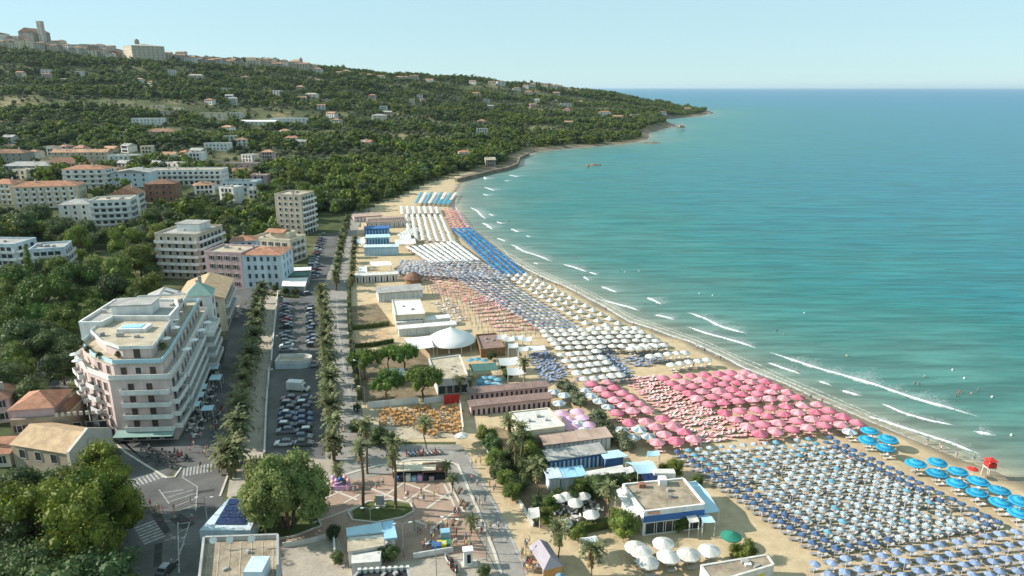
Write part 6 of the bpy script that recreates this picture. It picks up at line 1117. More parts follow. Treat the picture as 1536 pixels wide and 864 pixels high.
for kind, pts, lab, grp in [('pink', [(965, 505), (1005, 537), (1055, 567), (1105, 595), (1152, 628), (1200, 662), (875, 512), (925, 543), (965, 575), (1010, 605), (1060, 638), (1110, 668), (1020, 680)], 'pink beach umbrella in the strip beside the tamarisk bushes', 'pink umbrellas by the tamarisks'),
                       ('palewhite', [(840, 552), (875, 582), (920, 612), (967, 648)], 'pale white umbrella along the edge of the pink strip', 'pale umbrellas beside the pink strip'), ('pink', [(1090, 735), (1185, 730), (1285, 715), (1243, 760), (1345, 755), (1295, 805), (1405, 790), (1360, 840), (1460, 830), (1255, 850)], 'pink beach umbrella in the rows beside the striped parasols', 'pink umbrellas beside the striped field'),
                       ('palewhite', [(1050, 780), (1145, 775), (1110, 820), (1200, 815)], 'white umbrella standing among the lower pink rows', 'white umbrellas among the pink rows'), ('lilac', [(700, 685), (740, 720), (770, 760), (790, 675), (820, 710), (855, 750), (745, 760)], 'lilac and pink parasol over the bar terrace', 'lilac parasols of the bar'), ('palewhite', [(835, 780), (690, 625), (660, 560), (720, 580), (800, 740)], 'white parasol on the terrace behind the cabins', 'white parasols by the cabins')]:
    for x, y in Z3(*pts): parasol(kind, G(x, y, 2.4), lab, grp, 'bed_pink' if kind == 'pink' else None)
for x, y in Z5((875, 120), (865, 163), (953, 155), (940, 198), (1075, 265), (1165, 255), (1163, 307), (1255, 295), (1248, 350), (1340, 337), (1338, 393), (1435, 378), (1435, 435), (1520, 422), (1515, 480)): parasol('turq', G(x, y, 2.6), 'large turquoise umbrella with paler rings on the open sand', 'turquoise umbrellas on the open sand', 'bed_white')
parasol('palewhite', G(*Z5((790, 128))[0], 2.4), 'pale striped umbrella at the end of the turquoise group', None)
FQ = Z5((45, 215), (700, 155), (1430, 520), (672, 637))
for i, j, p in grid_pts(FQ, 15, 18, 2.2, .13):
    if ru.random() < .03: continue
    if ru.random() < .05: parasol('folded', p, 'folded umbrella standing closed inside the striped field', 'folded umbrellas in the field', 'bed_grey'); continue
    k = 'deep' if j in (0, 13, 14) or (j == 1 and i > 4) or i == 17 and j < 6 else ('cyan' if ru.random() < .08 or j == 1 else 'pale')
    if G(1000, 700).x < p.x < G(1078, 735).x and p.y < G(1078, 712).y and p.y > G(1050, 790).y and p.x < G(1060, 735).x: continue
    parasol(k, p, {'deep': 'small deep blue umbrella at the border of the striped field', 'cyan': 'small cyan umbrella inside the striped field', 'pale': 'small white and pale blue striped umbrella in the big field'}[k], {'deep': 'deep blue border umbrellas', 'cyan': 'cyan umbrellas in the field', 'pale': 'striped umbrellas in the field'}[k], 'bed_grey')
for k in range(6):
    A, B = Z5((645 + 52 * k, 705 + 40 * k), (1560 + 40 * k, 553 + 48 * k)); a, b_ = G(*A, 2.2), G(*B, 2.2)
    for i in range(15):
        p = a.lerp(b_, i / 14) + Vector((ru.uniform(-.3, .3), ru.uniform(-.3, .3), 0))
        if on_screen(p, 12): parasol('peri', p, 'periwinkle blue umbrella in the rows below the striped field', 'periwinkle umbrellas', 'bed_grey')
for lab, q, nu, nv in (('white umbrella in the bright block beyond the pink field', ((600, 215), (1130, 190), (1290, 290), (690, 310)), 11, 5), ('cream white umbrella between grey loungers behind the pink strip', ((700, 350), (900, 330), (1040, 465), (830, 490)), 5, 5), ('pale umbrella near the water beside the pink block', ((1100, 315), (1290, 290), (1536, 375), (1340, 405)), 5, 3)):
    for i, j, p in grid_pts(Z3(*q), nu, nv, 2.3): parasol('white', p, lab, lab.replace('umbrella', 'umbrellas'), 'bed_blue' if 'cream' in lab else 'bed_white', 1.0)
for x, y in ((953.5, 818), (996, 812), (970, 839), (1002, 832), (1033, 828), (1065, 822), (962, 824)): parasol('large', G(x, y, 2.7), 'big white panelled parasol on the sand near the restaurant hedge', 'big white parasols', 'bed_white')
parasol('green', G(1097, 802, 2.5), 'green umbrella over orange table beside the restaurant', None, None); parasol('red', G(1460, 699, 2.2), 'small red umbrella beside the lifeguard tower', None, None); parasol('cyan', G(518 + 680 - 680 + 0, 0, 2) if False else G(840, 862, 2.2), 'small cyan umbrella behind the festival tent', None, None)
parasol('white', G(693, 652, 2.3), 'white umbrella beside the orange tables', None, None)
for x, y in Z1((1250, 378), (1290, 372), (1330, 380), (1330, 480), (1375, 478), (1410, 490), (1300, 500), (1350, 505)): parasol('cyan', G(x, y, 2.2), 'pale cyan parasol on the terrace around the dark green gazebo', 'cyan parasols of the gazebo terrace', None, 1.5)
for x, y in Z4((520, 480), (560, 470), (640, 470), (600, 500), (545, 600), (680, 560)): parasol('large', G(x, y, 2.4), 'cream parasol over the garden terrace tables', 'cream parasols of the garden terrace', None, .75)
# sunbeds: nearest ones singly, the rest as strewn rows
def bed_geo(b, x, y, z, rz, ma, mb):
    ca, sa = math.cos(rz), math.sin(rz); T = lambda u, v, w: (x + u * ca - v * sa, y + u * sa + v * ca, z + w)
    b.add([T(-.32, -.6, .32), T(.32, -.6, .32), T(.32, .55, .34), T(-.32, .55, .34), T(-.32, 1.05, .72), T(.32, 1.05, .72), T(-.32, -.6, .24), T(.32, -.6, .24), T(.32, .55, .26), T(-.32, .55, .26), T(-.32, 1.05, .66), T(.32, 1.05, .66)], [(0, 1, 2, 3), (3, 2, 5, 4), (0, 6, 7, 1), (1, 7, 8, 2), (2, 8, 11, 5), (3, 9, 6, 0), (4, 10, 9, 3), (5, 11, 10, 4)], ma)
    for u in (-.28, .28):
        for v in (-.5, .5): b.add([T(u - .03, v, 0), T(u + .03, v, 0), T(u + .03, v, .25), T(u - .03, v, .25)], [(0, 1, 2, 3)], mb)
def bed_mesh(m):
    b = MB(); bed_geo(b, 0, 0, 0, 0, 0, 1); return b.mesh('sunbed', [m, 'metal'])
BM_ = {k: bed_mesh(k) for k in ('bed_pink', 'bed_white', 'bed_blue', 'bed_grey')}; rest = {k: MB() for k in BM_}; shore_dir = R(-20)
BEDS.sort(key=lambda q: q[0] ** 2 + q[1] ** 2); nb = 0
LBED = {'bed_pink': 'pink sunbed under a pink umbrella', 'bed_grey': 'grey sunbed between the small striped and blue umbrellas', 'bed_white': 'white sunbed beside a large turquoise or white umbrella', 'bed_blue': 'blue sunbed between the cream umbrellas'}
for x, y, m, rad in BEDS:
    for s in (-1, 1):
        rz = shore_dir + R(-70) + ru.uniform(-.2, .2); px2, py2 = x + s * .75 * math.cos(rz) + .3, y + s * .75 * math.sin(rz); z = hgt(px2, py2) + .02
        if nb < 290 and on_screen(Vector((px2, py2, 0)), 5): tag(ob('sunbed', BM_[m], None, (px2, py2, z), rz), LBED[m], 'sunbed', LBED[m].replace('sunbed', 'sunbeds')); nb += 1
        else: bed_geo(rest[m], px2, py2, z, rz, 0, 1)
# open lounger fields: between the pink blocks, behind the white block, beside the cabins
for q, nu, nv, m in ((Z6((90, 408), (205, 395), (530, 605), (345, 640)), 11, 20, 'bed_pink'), (Z3((520, 345), (610, 335), (720, 470), (590, 520)), 7, 14, 'bed_blue'), (Z3((890, 320), (960, 312), (1100, 470), (1040, 480)), 5, 12, 'bed_blue'), (Z3((1060, 370), (1250, 345), (1290, 390), (1120, 415)), 10, 4, 'bed_blue'), (Z3((130, 40), (300, 10), (600, 200), (330, 215)), 11, 10, 'bed_pink'), (Z7((1340, 590), (1430, 575), (1520, 690), (1450, 710)), 4, 12, 'bed_white'), ([(612, 398), (700, 400), (790, 470), (660, 440)], 18, 12, 'bed_pink')):
    for i, j, p in grid_pts(q, nu, nv, .4, .3):
        p.x += ru.uniform(-.5, .5); p.y += ru.uniform(-.5, .5); rz = shore_dir + R(-70) + ru.uniform(-.6, .6); bed_geo(rest[m], p.x, p.y, hgt(p.x, p.y) + .02, rz, 0, 1)
        if m == 'bed_pink' and ru.random() < .4: bed_geo(rest['bed_white'], p.x + .9, p.y + ru.uniform(-.6, .6), hgt(p.x, p.y) + .02, rz, 0, 1)
for m, b in rest.items():
    if b.f: stuff(b.build('sunbed_field', [m, 'metal']), 'rows of %s sunbeds spread through the parasol fields' % {'bed_pink': 'pink', 'bed_white': 'white', 'bed_blue': 'blue', 'bed_grey': 'grey'}[m], 'sunbeds')
# parasol fields too far and too many to count: one mass for each colour block
def mass(label, quad, nu, nv, rad, mats_, colf, z=2.0, closed=False, jit=.2, h=None):
    b = MB()
    for i, j, p in grid_pts(quad, nu, nv, z, jit):
        zg = hgt(p.x, p.y); k = colf(i, j)
        if k < 0: continue
        if closed: b.lathe([(.05, zg + .5), (.16, zg + 1.0), (.05, zg + 2.3)], 6, k, (p.x, p.y, 0))
        else:
            n = 8; hh = h or rad * .38; vs = [(p.x, p.y, zg + z + hh)] + [(p.x + rad * math.cos(6.283 * q / n), p.y + rad * math.sin(6.283 * q / n), zg + z) for q in range(n)]; o = len(b.v)
            b.v += vs; b.f += [(o, o + 1 + q, o + 1 + (q + 1) % n) for q in range(n)]; b.m += [k] * n
        b.tube([(p.x, p.y, zg - .1), (p.x, p.y, zg + z)], .04, 4, len(mats_), False)
        if not closed: bed_geo(b, p.x + .7, p.y, zg + .02, R(-90) + ru.uniform(-.3, .3), len(mats_) + 1, len(mats_)); 
    return stuff(b.build('parasol_field', list(mats_) + ['metal', 'bed_white']), label, 'umbrellas')
mass('field of steel blue parasols running up the middle of the beach', [(678, 411), (738, 408), (868, 490), (812, 492)], 8, 24, .95, ('steel', 'steel_b'), lambda i, j: int(ru.random() < .35))
mass('rows of folded parasols on the open sand', [(636, 428), (690, 424), (818, 496), (735, 503)], 12, 14, .2, ('mauve', 'coral'), lambda i, j: int(ru.random() < .3), closed=True)
mass('cream pointed beach tents in a strip near the water', [(764, 414), (789, 411), (928, 484), (890, 492)], 3, 14, 1.5, ('cotton', 'cotton_b'), lambda i, j: int(ru.random() < .4), h=1.1)
mass('bright blue parasols in a long band along the waterline', [(680, 342), (703, 340), (785, 408), (752, 410)], 4, 40, 1.15, ('azure', 'azure_b'), lambda i, j: int(ru.random() < .3))
mass('white parasols in long curving rows', [(610, 322), (661, 322), (678, 362), (614, 358)], 7, 30, 1.25, ('cotton',), lambda i, j: 0, jit=.25); mass('white parasols in slanting rows beyond the tents', [(612, 370), (680, 362), (716, 389), (648, 393)], 9, 27, 1.15, ('cotton',), lambda i, j: 0, jit=.25)
mass('white parasols in short rows at the beach end', [(603, 310), (655, 310), (657, 319), (604, 320)], 7, 9, 1.5, ('cotton',), lambda i, j: 0, jit=.1); mass('coral red parasols at the far bend of the shore', [(667, 312), (684, 314), (701, 338), (679, 340)], 4, 10, 1.3, ('coral', 'pink_b'), lambda i, j: int(ru.random() < .5), jit=.5)
mass('cyan and teal parasols in bands at the far end of the beach', [(632, 289), (684, 288), (672, 304), (624, 304)], 8, 11, 1.6, ('cyan', 'cotton', 'turq_b'), lambda i, j: (2 if i > 6 and j > 4 else (j % 2)), jit=.1)
mass('crowded mauve grey parasols below the white rows', [(604, 391), (714, 389), (768, 418), (590, 410)], 26, 11, 1.0, ('mauve', 'steel_b', 'steel'), lambda i, j: ru.choice((0, 0, 1, 2)), jit=.5)
mass('white and mauve parasols beside the striped cabins', [(612, 345), (625, 343), (622, 352), (600, 352)], 5, 4, 1.6, ('cotton',), lambda i, j: 0)
# ------------------------------------------------------------------ shore rocks, fishing platform, boat, buoys
def rock(label, px, py, w, d, h, seed, group=None):
    bm = bmesh.new(); bmesh.ops.create_icosphere(bm, subdivisions=3, radius=1.0)
    for v in bm.verts: k = 1 + .35 * mnoise.noise(v.co * 1.3 + Vector((seed, 0, 0))) + .2 * mnoise.noise(v.co * 3.1 + Vector((0, seed, 0))); v.co = Vector((v.co.x * w / 2 * k, v.co.y * d / 2 * k, v.co.z * h * k))
    me = bpy.data.meshes.new('sea_rock'); bm.to_mesh(me); bm.free(); me.materials.append(MATS['rock']); return tag(ob('sea_rock', me, None, G(px, py, SEA_Z)), label, 'rock', group)
rock('long low rock in the bay with pale top', 891, 248, 14, 6, 1.6, 1); rock('dark upright rock beside the long low bay rock', 881, 250, 4, 4, 2.4, 2); rock('flat reef rock off the wooded point', 980, 214.5, 22, 14, 2.0, 3); rock('small reef rock at the end of the wooded point', 966, 214, 12, 8, 1.6, 4); rock('shore rock below the bare spit', 1006, 190, 22, 12, 2.2, 5); rock('rock at the tip of the far cape', 1062, 170, 34, 18, 4, 6)
tb = thing('fishing_platform', 'old wooden fishing hut on stilts off the wooded point', 'platform', G(1021, 196, SEA_Z)); MB().box((0, 0, 5.5), (15, 11, .6)).build('deck', 'wood', tb); MB().box((1, 0, 6.104), (8, 6, 3.2)).build('hut', 'old_stone', tb); roof_mesh('gable_x', 8, 6, 9.31, 1.6, .6).build('roof', 'roof_brown', tb, (1, 0, 0))
for x in (-6, -2, 2, 6):
    for y in (-4.5, 4.5): b = MB(); b.tube([(x * 1.1, y * 1.1, -1), (x, y, 5.49)], .22, 6); b.build('stilt', 'wood', tb)
sb = thing('sailing_boat', 'small white sailing boat far out at sea', 'boat', G(1315, 156, SEA_Z), R(65)); b = MB(); b.add([(-5, -1, .3), (4, -1.2, .3), (7, 0, .4), (4, 1.2, .3), (-5, 1, .3), (-4.6, -1.5, 1.6), (4, -1.7, 1.7), (8, 0, 2.0), (4, 1.7, 1.7), (-4.6, 1.5, 1.6)], [(0, 1, 6, 5), (1, 2, 7, 6), (2, 3, 8, 7), (3, 4, 9, 8), (4, 0, 5, 9), (5, 6, 7, 8, 9), (4, 3, 2, 1, 0)]); b.build('hull', 'white', sb)
b = MB(); b.tube([(1, 0, 1.6), (1, 0, 17)], .14, 6); b.build('mast', 'metal', sb); b = MB(); b.add([(.8, 0, 3), (-4.4, .6, 3), (.8, 0, 16.6), (.8, .1, 3), (-4.4, .7, 3), (.8, .1, 16.6)], [(0, 1, 2), (5, 4, 3)]); b.build('sail', 'white', sb); b = MB(); b.add([(1.3, 0, 2.4), (7.2, 0, 2.2), (1.3, 0, 14), (3.4, .5, 6)], [(0, 1, 3), (1, 2, 3), (0, 3, 2)]); b.build('sail', 'white', sb)
b = MB(); b.lathe([(.02, -.25), (.2, -.2), (.28, 0), (.2, .2), (.05, .3), (.04, .5)], 10); BUOY = b.mesh('buoy', 'white', True)
for x, y in Z6((1320, 404), (1277, 374), (1420, 472), (141, 16), (360, 98), (740, 168), (1490, 610), (408, 104)): tag(ob('marker_buoy', BUOY, None, G(x, y, SEA_Z + .1)), 'small white marker buoy floating off the beach', 'buoy', 'marker buoys')
# lifeguard tower
lg = thing('lifeguard_tower', 'red lifeguard tower with white band at the waterline', 'tower', (*G(1482, 712).xy, -.3)); 
for x in (-.7, .7):
    for y in (-.7, .7): b = MB(); b.tube([(x * 1.2, y * 1.2, -.2), (x, y, 2.0)], .07, 6); b.build('leg', 'white', lg)
MB().box((0, 0, 2.0), (1.7, 1.7, .15)).build('platform', 'white', lg); MB().box((0, 0, 2.154), (1.6, 1.6, 1.0)).build('cabin', 'red', lg); roof_mesh('pyramid', 1.6, 1.6, 3.6, .6, .2).build('roof', 'red', lg)
for x in (-.7, .7): MB().box((x, -.7, 3.156), (.08, .08, .44)).build('post', 'white', lg)

# ------------------------------------------------------------------ people
random_mat('shirt', [(.62, .60, .58), (.05, .06, .09), (.35, .05, .05), (.06, .13, .30), (.55, .45, .30), (.12, .25, .20), (.60, .25, .25), (.20, .20, .22), (.65, .55, .15), (.30, .45, .55)], .85, .1)
random_mat('shorts', [(.04, .05, .08), (.12, .12, .13), (.30, .25, .18), (.05, .10, .22), (.45, .42, .38), (.25, .06, .08)], .85, .1)
mat('skin', (.50, .29, .19), .6, .12, 2.0, .3); mat('hair', (.045, .028, .018), .7, .3, 3, .2)
def person_mesh(pose):
    J = {}; st = {'stand': 0, 'walk': .24, 'stride': .36}[pose]
    V_ = [(0, 0, .95), (0, 0, 1.18), (0, 0.02, 1.40), (0, 0.02, 1.50), (0, -.01, 1.60), (0, -.01, 1.72),
          (-.10, 0, .90), (-.11, -st * .5, .50), (-.11, -st * .55, .08), (-.12, -st * .55 - .16, .04), (.10, 0, .90), (.11, st * .3, .50), (.11, st * .8, .09), (.12, st * .8 - .15, .04),
          (-.19, .02, 1.38), (-.25, st * .4 + .03, 1.10), (-.25, st * .6 - .08, .88), (-.24, st * .6 - .12, .78), (.19, .02, 1.38), (.25, -st * .4 + .03, 1.10), (.25, -st * .6 - .08, .88), (.24, -st * .6 - .12, .78)]
    E = [(0, 1), (1, 2), (2, 3), (3, 4), (4, 5), (0, 6), (6, 7), (7, 8), (8, 9), (0, 10), (10, 11), (11, 12), (12, 13), (2, 14), (14, 15), (15, 16), (16, 17), (2, 18), (18, 19), (19, 20), (20, 21)]
    Rr = [(.15, .11), (.13, .10), (.15, .10), (.06, .06), (.085, .10), (.07, .08), (.09, .10), (.06, .065), (.045, .05), (.035, .03), (.09, .10), (.06, .065), (.045, .05), (.035, .03), (.06, .06), (.045, .045), (.035, .035), (.03, .045), (.06, .06), (.045, .045), (.035, .035), (.03, .045)]
    me = bpy.data.meshes.new('person'); me.from_pydata(V_, E, []); o = bpy.data.objects.new('tmp', me); col.objects.link(o); sk = o.modifiers.new('s', 'SKIN'); sk.use_smooth_shade = True
    for i, r_ in enumerate(Rr): me.skin_vertices[0].data[i].radius = r_
    me.skin_vertices[0].data[0].use_root = True; o.modifiers.new('d', 'SUBSURF').levels = 1
    out = bpy.data.meshes.new_from_object(o.evaluated_get(bpy.context.evaluated_depsgraph_get())); bpy.data.objects.remove(o); out.name = 'person'
    out.materials.clear()
    for m in ('skin', 'shirt', 'shorts', 'hair'): out.materials.append(MATS[m])
    for p in out.polygons:
        c = p.center; p.material_index = 3 if (c.z > 1.66 or (c.z > 1.54 and c.y > .03)) else (1 if (.98 < c.z < 1.47 and abs(c.x) < .24 and not (abs(c.x) > .19 and c.z < 1.15)) else (2 if .48 < c.z <= .98 and abs(c.x) < .2 else 0))
        p.use_smooth = True
    return out
PM = [person_mesh(k) for k in ('stand', 'walk', 'stride')]; rpp = random.Random(9)
def person(p, label, group, z=0.05): return tag(ob('person', rpp.choice(PM), None, (p.x, p.y, z), rpp.uniform(0, 6.28), rpp.uniform(.92, 1.05)), label, 'person', group)
def crowd(n, polyg, label, group, z=.05):
    xs, ys = [p[0] for p in polyg], [p[1] for p in polyg]; k = 0
    while k < n:
        x, y = rpp.uniform(min(xs), max(xs)), rpp.uniform(min(ys), max(ys))
        if in_poly(x, y, polyg):
            p = G(x, y); person(p, label, group, z if z is not None else hgt(p.x, p.y)); k += 1
crowd(38, zp((480, 620), (720, 500), (850, 560), (880, 720), (700, 740), (470, 700)), 'person standing in the shaded crowd of the square', 'people in the shaded square'); crowd(16, zp((20, 340), (600, 330), (680, 480), (400, 430), (90, 470)), 'person crossing the sunlit brick square', 'people on the brick square'); crowd(20, zp((780, 170), (930, 200), (1010, 560), (900, 700), (800, 400)), 'person strolling on the lower promenade', 'people on the lower promenade')
crowd(26, [(280, 690), (292, 640), (330, 600), (345, 640), (340, 690), (310, 712)], 'person in the busy street beside the hotel cafe', 'people in the hotel street'); crowd(16, [(355, 690), (376, 600), (396, 480), (412, 470), (400, 600), (394, 685)], 'person walking along the west promenade', 'people on the west promenade'); crowd(18, [(506, 690), (500, 560), (500, 450), (520, 440), (522, 520), (538, 610), (548, 690)], 'person walking along the upper promenade', 'people on the upper promenade')
crowd(24, Z4((330, 720), (375, 700), (430, 850), (345, 864)), 'person queueing beside the festival tent', 'people by the festival tent', .06); crowd(6, z6b((640, 520), (1000, 500), (1050, 600), (900, 640)), 'pedestrian on the road near the crossings', 'people on the road', .03); crowd(8, [(300, 600), (340, 500), (350, 450), (330, 460), (310, 540)], 'person further up the shaded hotel street', 'people up the hotel street', .03)
for px, py in [(1394 + 12 * i + rpp.uniform(-9, 9), 663 + 5 * i + rpp.uniform(-3, 3)) for i in range(6)] + [(lerp(900, 1240, rpp.random()), 0) for _ in range(16)] + [(lerp(700, 900, rpp.random()), 1) for _ in range(16)]:
    if py == 0: py = np.interp(px, [900, 945, 1037, 1107, 1206, 1240], [455, 481, 512, 545, 588, 603]) + rpp.uniform(2, 7)
    if py == 1: py = np.interp(px, [698, 721, 760, 812, 865, 900], [335, 354, 386, 414, 436, 455]) + rpp.uniform(2, 6)
    p = G(px, py); person(p, 'bather standing on wet sand along the waterline', 'bathers at the waterline', hgt(p.x, p.y))
for x, y in Z6((433, 228), (716, 385), (893, 325), (1302, 458), (1175, 400), (1155, 428), (1370, 450), (180, 37), (665, 247), (640, 233), (1140, 425), (1290, 470), (160, 135), (90, 22), (75, 18), (1345, 462)) + z8((1390, 605), (1405, 608), (1425, 602), (1440, 608), (1140, 390), (1010, 390), (1250, 175)): person(G(x, y, SEA_Z), 'swimmer wading in the shallow green water', 'swimmers in the sea', SEA_Z - .85)

for _ in range(34):
    x, y = rpp.choice(BEDS)[:2]; p = Vector((x + rpp.uniform(-1.6, 1.6), y + rpp.uniform(-1.6, 1.6), 0)); person(p, 'beach guest standing between the umbrellas', 'guests between the umbrellas', hgt(p.x, p.y))
# ------------------------------------------------------------------ cars, van, motorcycles
random_mat('car_paint', [(.03, .03, .035), (.25, .26, .27), (.62, .62, .61), (.10, .11, .12), (.04, .06, .12), (.22, .02, .025), (.06, .06, .065), (.20, .21, .23), (.04, .04, .045), (.05, .09, .18)], .35, .5, .6)
mat('tyre', (.02, .02, .02), .9, .2, 2); mat('rim', (.45, .45, .46), .35, .1, 2, .5, metal=.6); mat('lamp_glass', (.75, .74, .70), .2, .05, 2, .5); mat('tail_red', (.35, .02, .02), .3, .1, 2, .5)
def loft(b, secs, m=0):
    """secs: list of closed rings with the same number of points"""
    n = len(secs[0]); o = len(b.v)
    for s in secs: b.v += [tuple(q) for q in s]
    for i in range(len(secs) - 1):
        for k in range(n): b.f.append((o + i * n + k, o + i * n + (k + 1) % n, o + (i + 1) * n + (k + 1) % n, o + (i + 1) * n + k)); b.m.append(m)
    b.f += [tuple(o + k for k in range(n - 1, -1, -1)), tuple(o + (len(secs) - 1) * n + k for k in range(n))]; b.m += [m, m]
def ring(x, z0, z1, w, tw): return [(x, -w, z0), (x, -w * 1.02, (z0 + z1) / 2), (x, -tw, z1), (x, tw, z1), (x, w * 1.02, (z0 + z1) / 2), (x, w, z0)]
def car_proto(hatch):
    t = thing('parked_car', 'x', 'car'); b = MB(); e = -1.85 if hatch else -2.15
    loft(b, [ring(2.05, .35, .62, .72, .62), ring(1.85, .25, .74, .82, .74), ring(.95, .22, .92, .86, .80), ring(-.9, .22, .96, .87, .82), ring(e + .3, .24, .95, .85, .78), ring(e, .36, .8, .76, .68)]); b.build('body', 'car_paint', t, smooth=False)
    b = MB(); r0 = -1.75 if hatch else -1.45; loft(b, [ring(.95, .90, .93, .76, .74), ring(.25, .90, 1.38, .78, .60), ring(-.85, .90, 1.42, .78, .60), ring(r0 + .35, .90, 1.34, .77, .58), ring(r0, .90, .98, .74, .70)]); b.build('glasshouse', 'dark_glass', t)
    b = MB(); loft(b, [[(x, -w, z), (x, w, z), (x, w * .95, z + .05), (x, -w * .95, z + .05)] for x, w, z in ((.30, .60, 1.375), (-.3, .62, 1.425), (-.85, .61, 1.425), (r0 + .32, .58, 1.34))]); b.build('roof', 'car_paint', t)
    for x in (1.28, -1.22):
        for s in (-1, 1): b = MB(); b.lathe([(.02, -.11), (.19, -.11), (.31, -.1), (.31, .1), (.19, .11), (.02, .11)], 14); b.m = [1 if (i // 14) in (0, 4) else 0 for i in range(len(b.f))]; o = b.build('wheel', ['tyre', 'rim'], t, (x, s * .78, .31)); o.rotation_euler = (R(90), 0, 0)
    for s in (-1, 1): MB().box((2.0, s * .55, .56), (.12, .28, .1)).build('headlight', 'lamp_glass', t); MB().box((e + .02, s * .58, .66), (.08, .22, .14)).build('tail_light', 'tail_red', t)
    return remember(t)
CARS = [car_proto(True), car_proto(False)]; first = [True, True]; rc = random.Random(4)
def car(p, rz, label, group, z=.03):
    k = rc.randint(0, 1)
    if first[k]: first[k] = False; o = CARS[k]; o.location = (p.x, p.y, z); o.rotation_euler = (0, 0, rz); o['label'] = label; o['group'] = group or 'single cars'; return o
    return dup(CARS[k], (p.x, p.y, z), rz, None, label, group)
def car_line(a, b, n, rz, label, group, skip=.04):
    A, B = G(*a, .6), G(*b, .6)
    for i in range(n):
        if rc.random() < skip: continue
        car(A.lerp(B, i / (n - 1)), rz + rc.uniform(-.05, .05) + (math.pi if rc.random() < .4 else 0), label, group)
car_line((428, 456), (430, 524), 14, R(8), 'car parked nose in along the white wall of the upper car park', 'cars along the wall of the upper car park'); car_line((467, 461), (469, 517), 12, R(8), 'car parked under the palms of the upper car park', 'cars under the palms of the upper car park')
car_line((434, 597), (426, 664), 9, R(6), 'car parked in the west column of the lower car park', 'west column of the lower car park'); car_line((456, 597), (455, 664), 9, R(6), 'car parked in the palm side column of the lower car park', 'palm side column of the lower car park')
car_line((484, 352), (468, 398), 14, R(20), 'car parked along the far road below the apartment tower', 'cars along the far road'); car_line((440, 440), (462, 440), 3, R(20), 'car waiting at the car park entrance', 'cars at the car park entrance', 0); car_line((476, 398), (470, 415), 4, R(20), 'car parked beside the roadside restaurant', 'cars beside the restaurant', 0)
car(G(473, 548), R(95), 'dark car beside the curved ramp', None); car(G(250, 852, .6), R(82), 'grey car driving down the road past the pines', None); car(G(12, 534, .6), R(15), 'white car parked under the park trees', None); car(G(24, 522, .6), R(15), 'dark car parked under the park trees', None); car(G(130, 434, .6), R(10), 'car parked in a clearing of the park', None); car(G(4, 515, .6), R(15), 'third car in the row under the park trees', None)
vn = thing('delivery_van', 'white box van parked above the lower car park rows', 'van', (*G(448, 586).xy, .03), R(-8)); MB().box((-.8, 0, .55), (4.0, 2.1, 2.1)).build('cargo_box', 'white', vn); b = MB(); loft(b, [ring(1.25, .4, 2.1, 1.0, .85), ring(1.7, .4, 2.05, 1.0, .85), ring(2.35, .4, 1.2, .98, .9), ring(2.95, .4, 1.05, .92, .8)]); b.build('cab', 'white', vn); b = MB(); b.add([(1.80, -.84, 1.99), (2.36, -.88, 1.25), (2.36, .88, 1.25), (1.80, .84, 1.99)], [(0, 1, 2, 3)]); b.build('windscreen', 'dark_glass', vn, (.03, 0, .03))
for x in (2.0, -1.8):
    for s in (-1, 1): b = MB(); b.lathe([(.02, -.12), (.38, -.12), (.38, .12), (.02, .12)], 12); o = b.build('wheel', 'tyre', vn, (x, s * .9, .38)); o.rotation_euler = (R(90), 0, 0)
random_mat('scooter_paint', [(.45, .03, .03), (.6, .6, .6), (.03, .03, .03), (.1, .2, .4), (.35, .05, .05)], .4, .5)
def scooter_proto():
    t = thing('scooter', 'x', 'scooter'); b = MB(); loft(b, [[(x, -w, z0), (x, w, z0), (x, w * .7, z1), (x, -w * .7, z1)] for x, w, z0, z1 in ((-.85, .1, .45, .7), (-.55, .19, .32, .78), (-.1, .17, .25, .62), (.15, .14, .2, .32), (.45, .16, .22, .36), (.6, .15, .3, .95), (.68, .08, .4, 1.0))]); b.build('body', 'scooter_paint', t); MB().box((-.4, 0, .76), (.65, .26, .1)).build('seat', 'dark', t)
    b = MB(); b.tube([(.62, -.32, 1.05), (.66, 0, 1.0), (.62, .32, 1.05)], .025, 5); b.build('handlebar', 'dark_metal', t)
    for x in (.72, -.72): b = MB(); b.lathe([(.02, -.05), (.24, -.05), (.24, .05), (.02, .05)], 12); o = b.build('wheel', 'tyre', t, (x, 0, .24)); o.rotation_euler = (R(90), 0, 0)
    return remember(t)
SC = scooter_proto(); sf = [True]
def scooter(p, rz, label, group):
    if sf[0]: sf[0] = False; SC.location = (p.x, p.y, .06); SC.rotation_euler = (0, 0, rz); SC['label'] = label; SC['group'] = group
    else: dup(SC, (p.x, p.y, .06), rz, None, label, group)
for (a, b_, n, lab, g) in ((zp((655, 770))[0], zp((715, 845))[0], 8, 'scooter parked in the red row beside the white gate pillar', 'scooters by the gate pillar'), ((318, 660), (333, 610), 8, 'scooter parked at the kerb of the hotel street', 'scooters in the hotel street'), ((352, 700), (396, 690), 9, 'scooter parked across the end of the west promenade', 'scooters at the promenade end'), ((262, 680), (280, 690), 5, 'scooter parked outside the hotel corner cafe', 'scooters at the corner cafe'), ((610, 683), (660, 680), 9, 'scooter parked beside the orange tables', 'scooters by the orange tables')):
    A, B = G(*a), G(*b_)
    for i in range(n): scooter(A.lerp(B, i / (n - 1)), R(100) + rc.uniform(-.25, .25), lab, g)

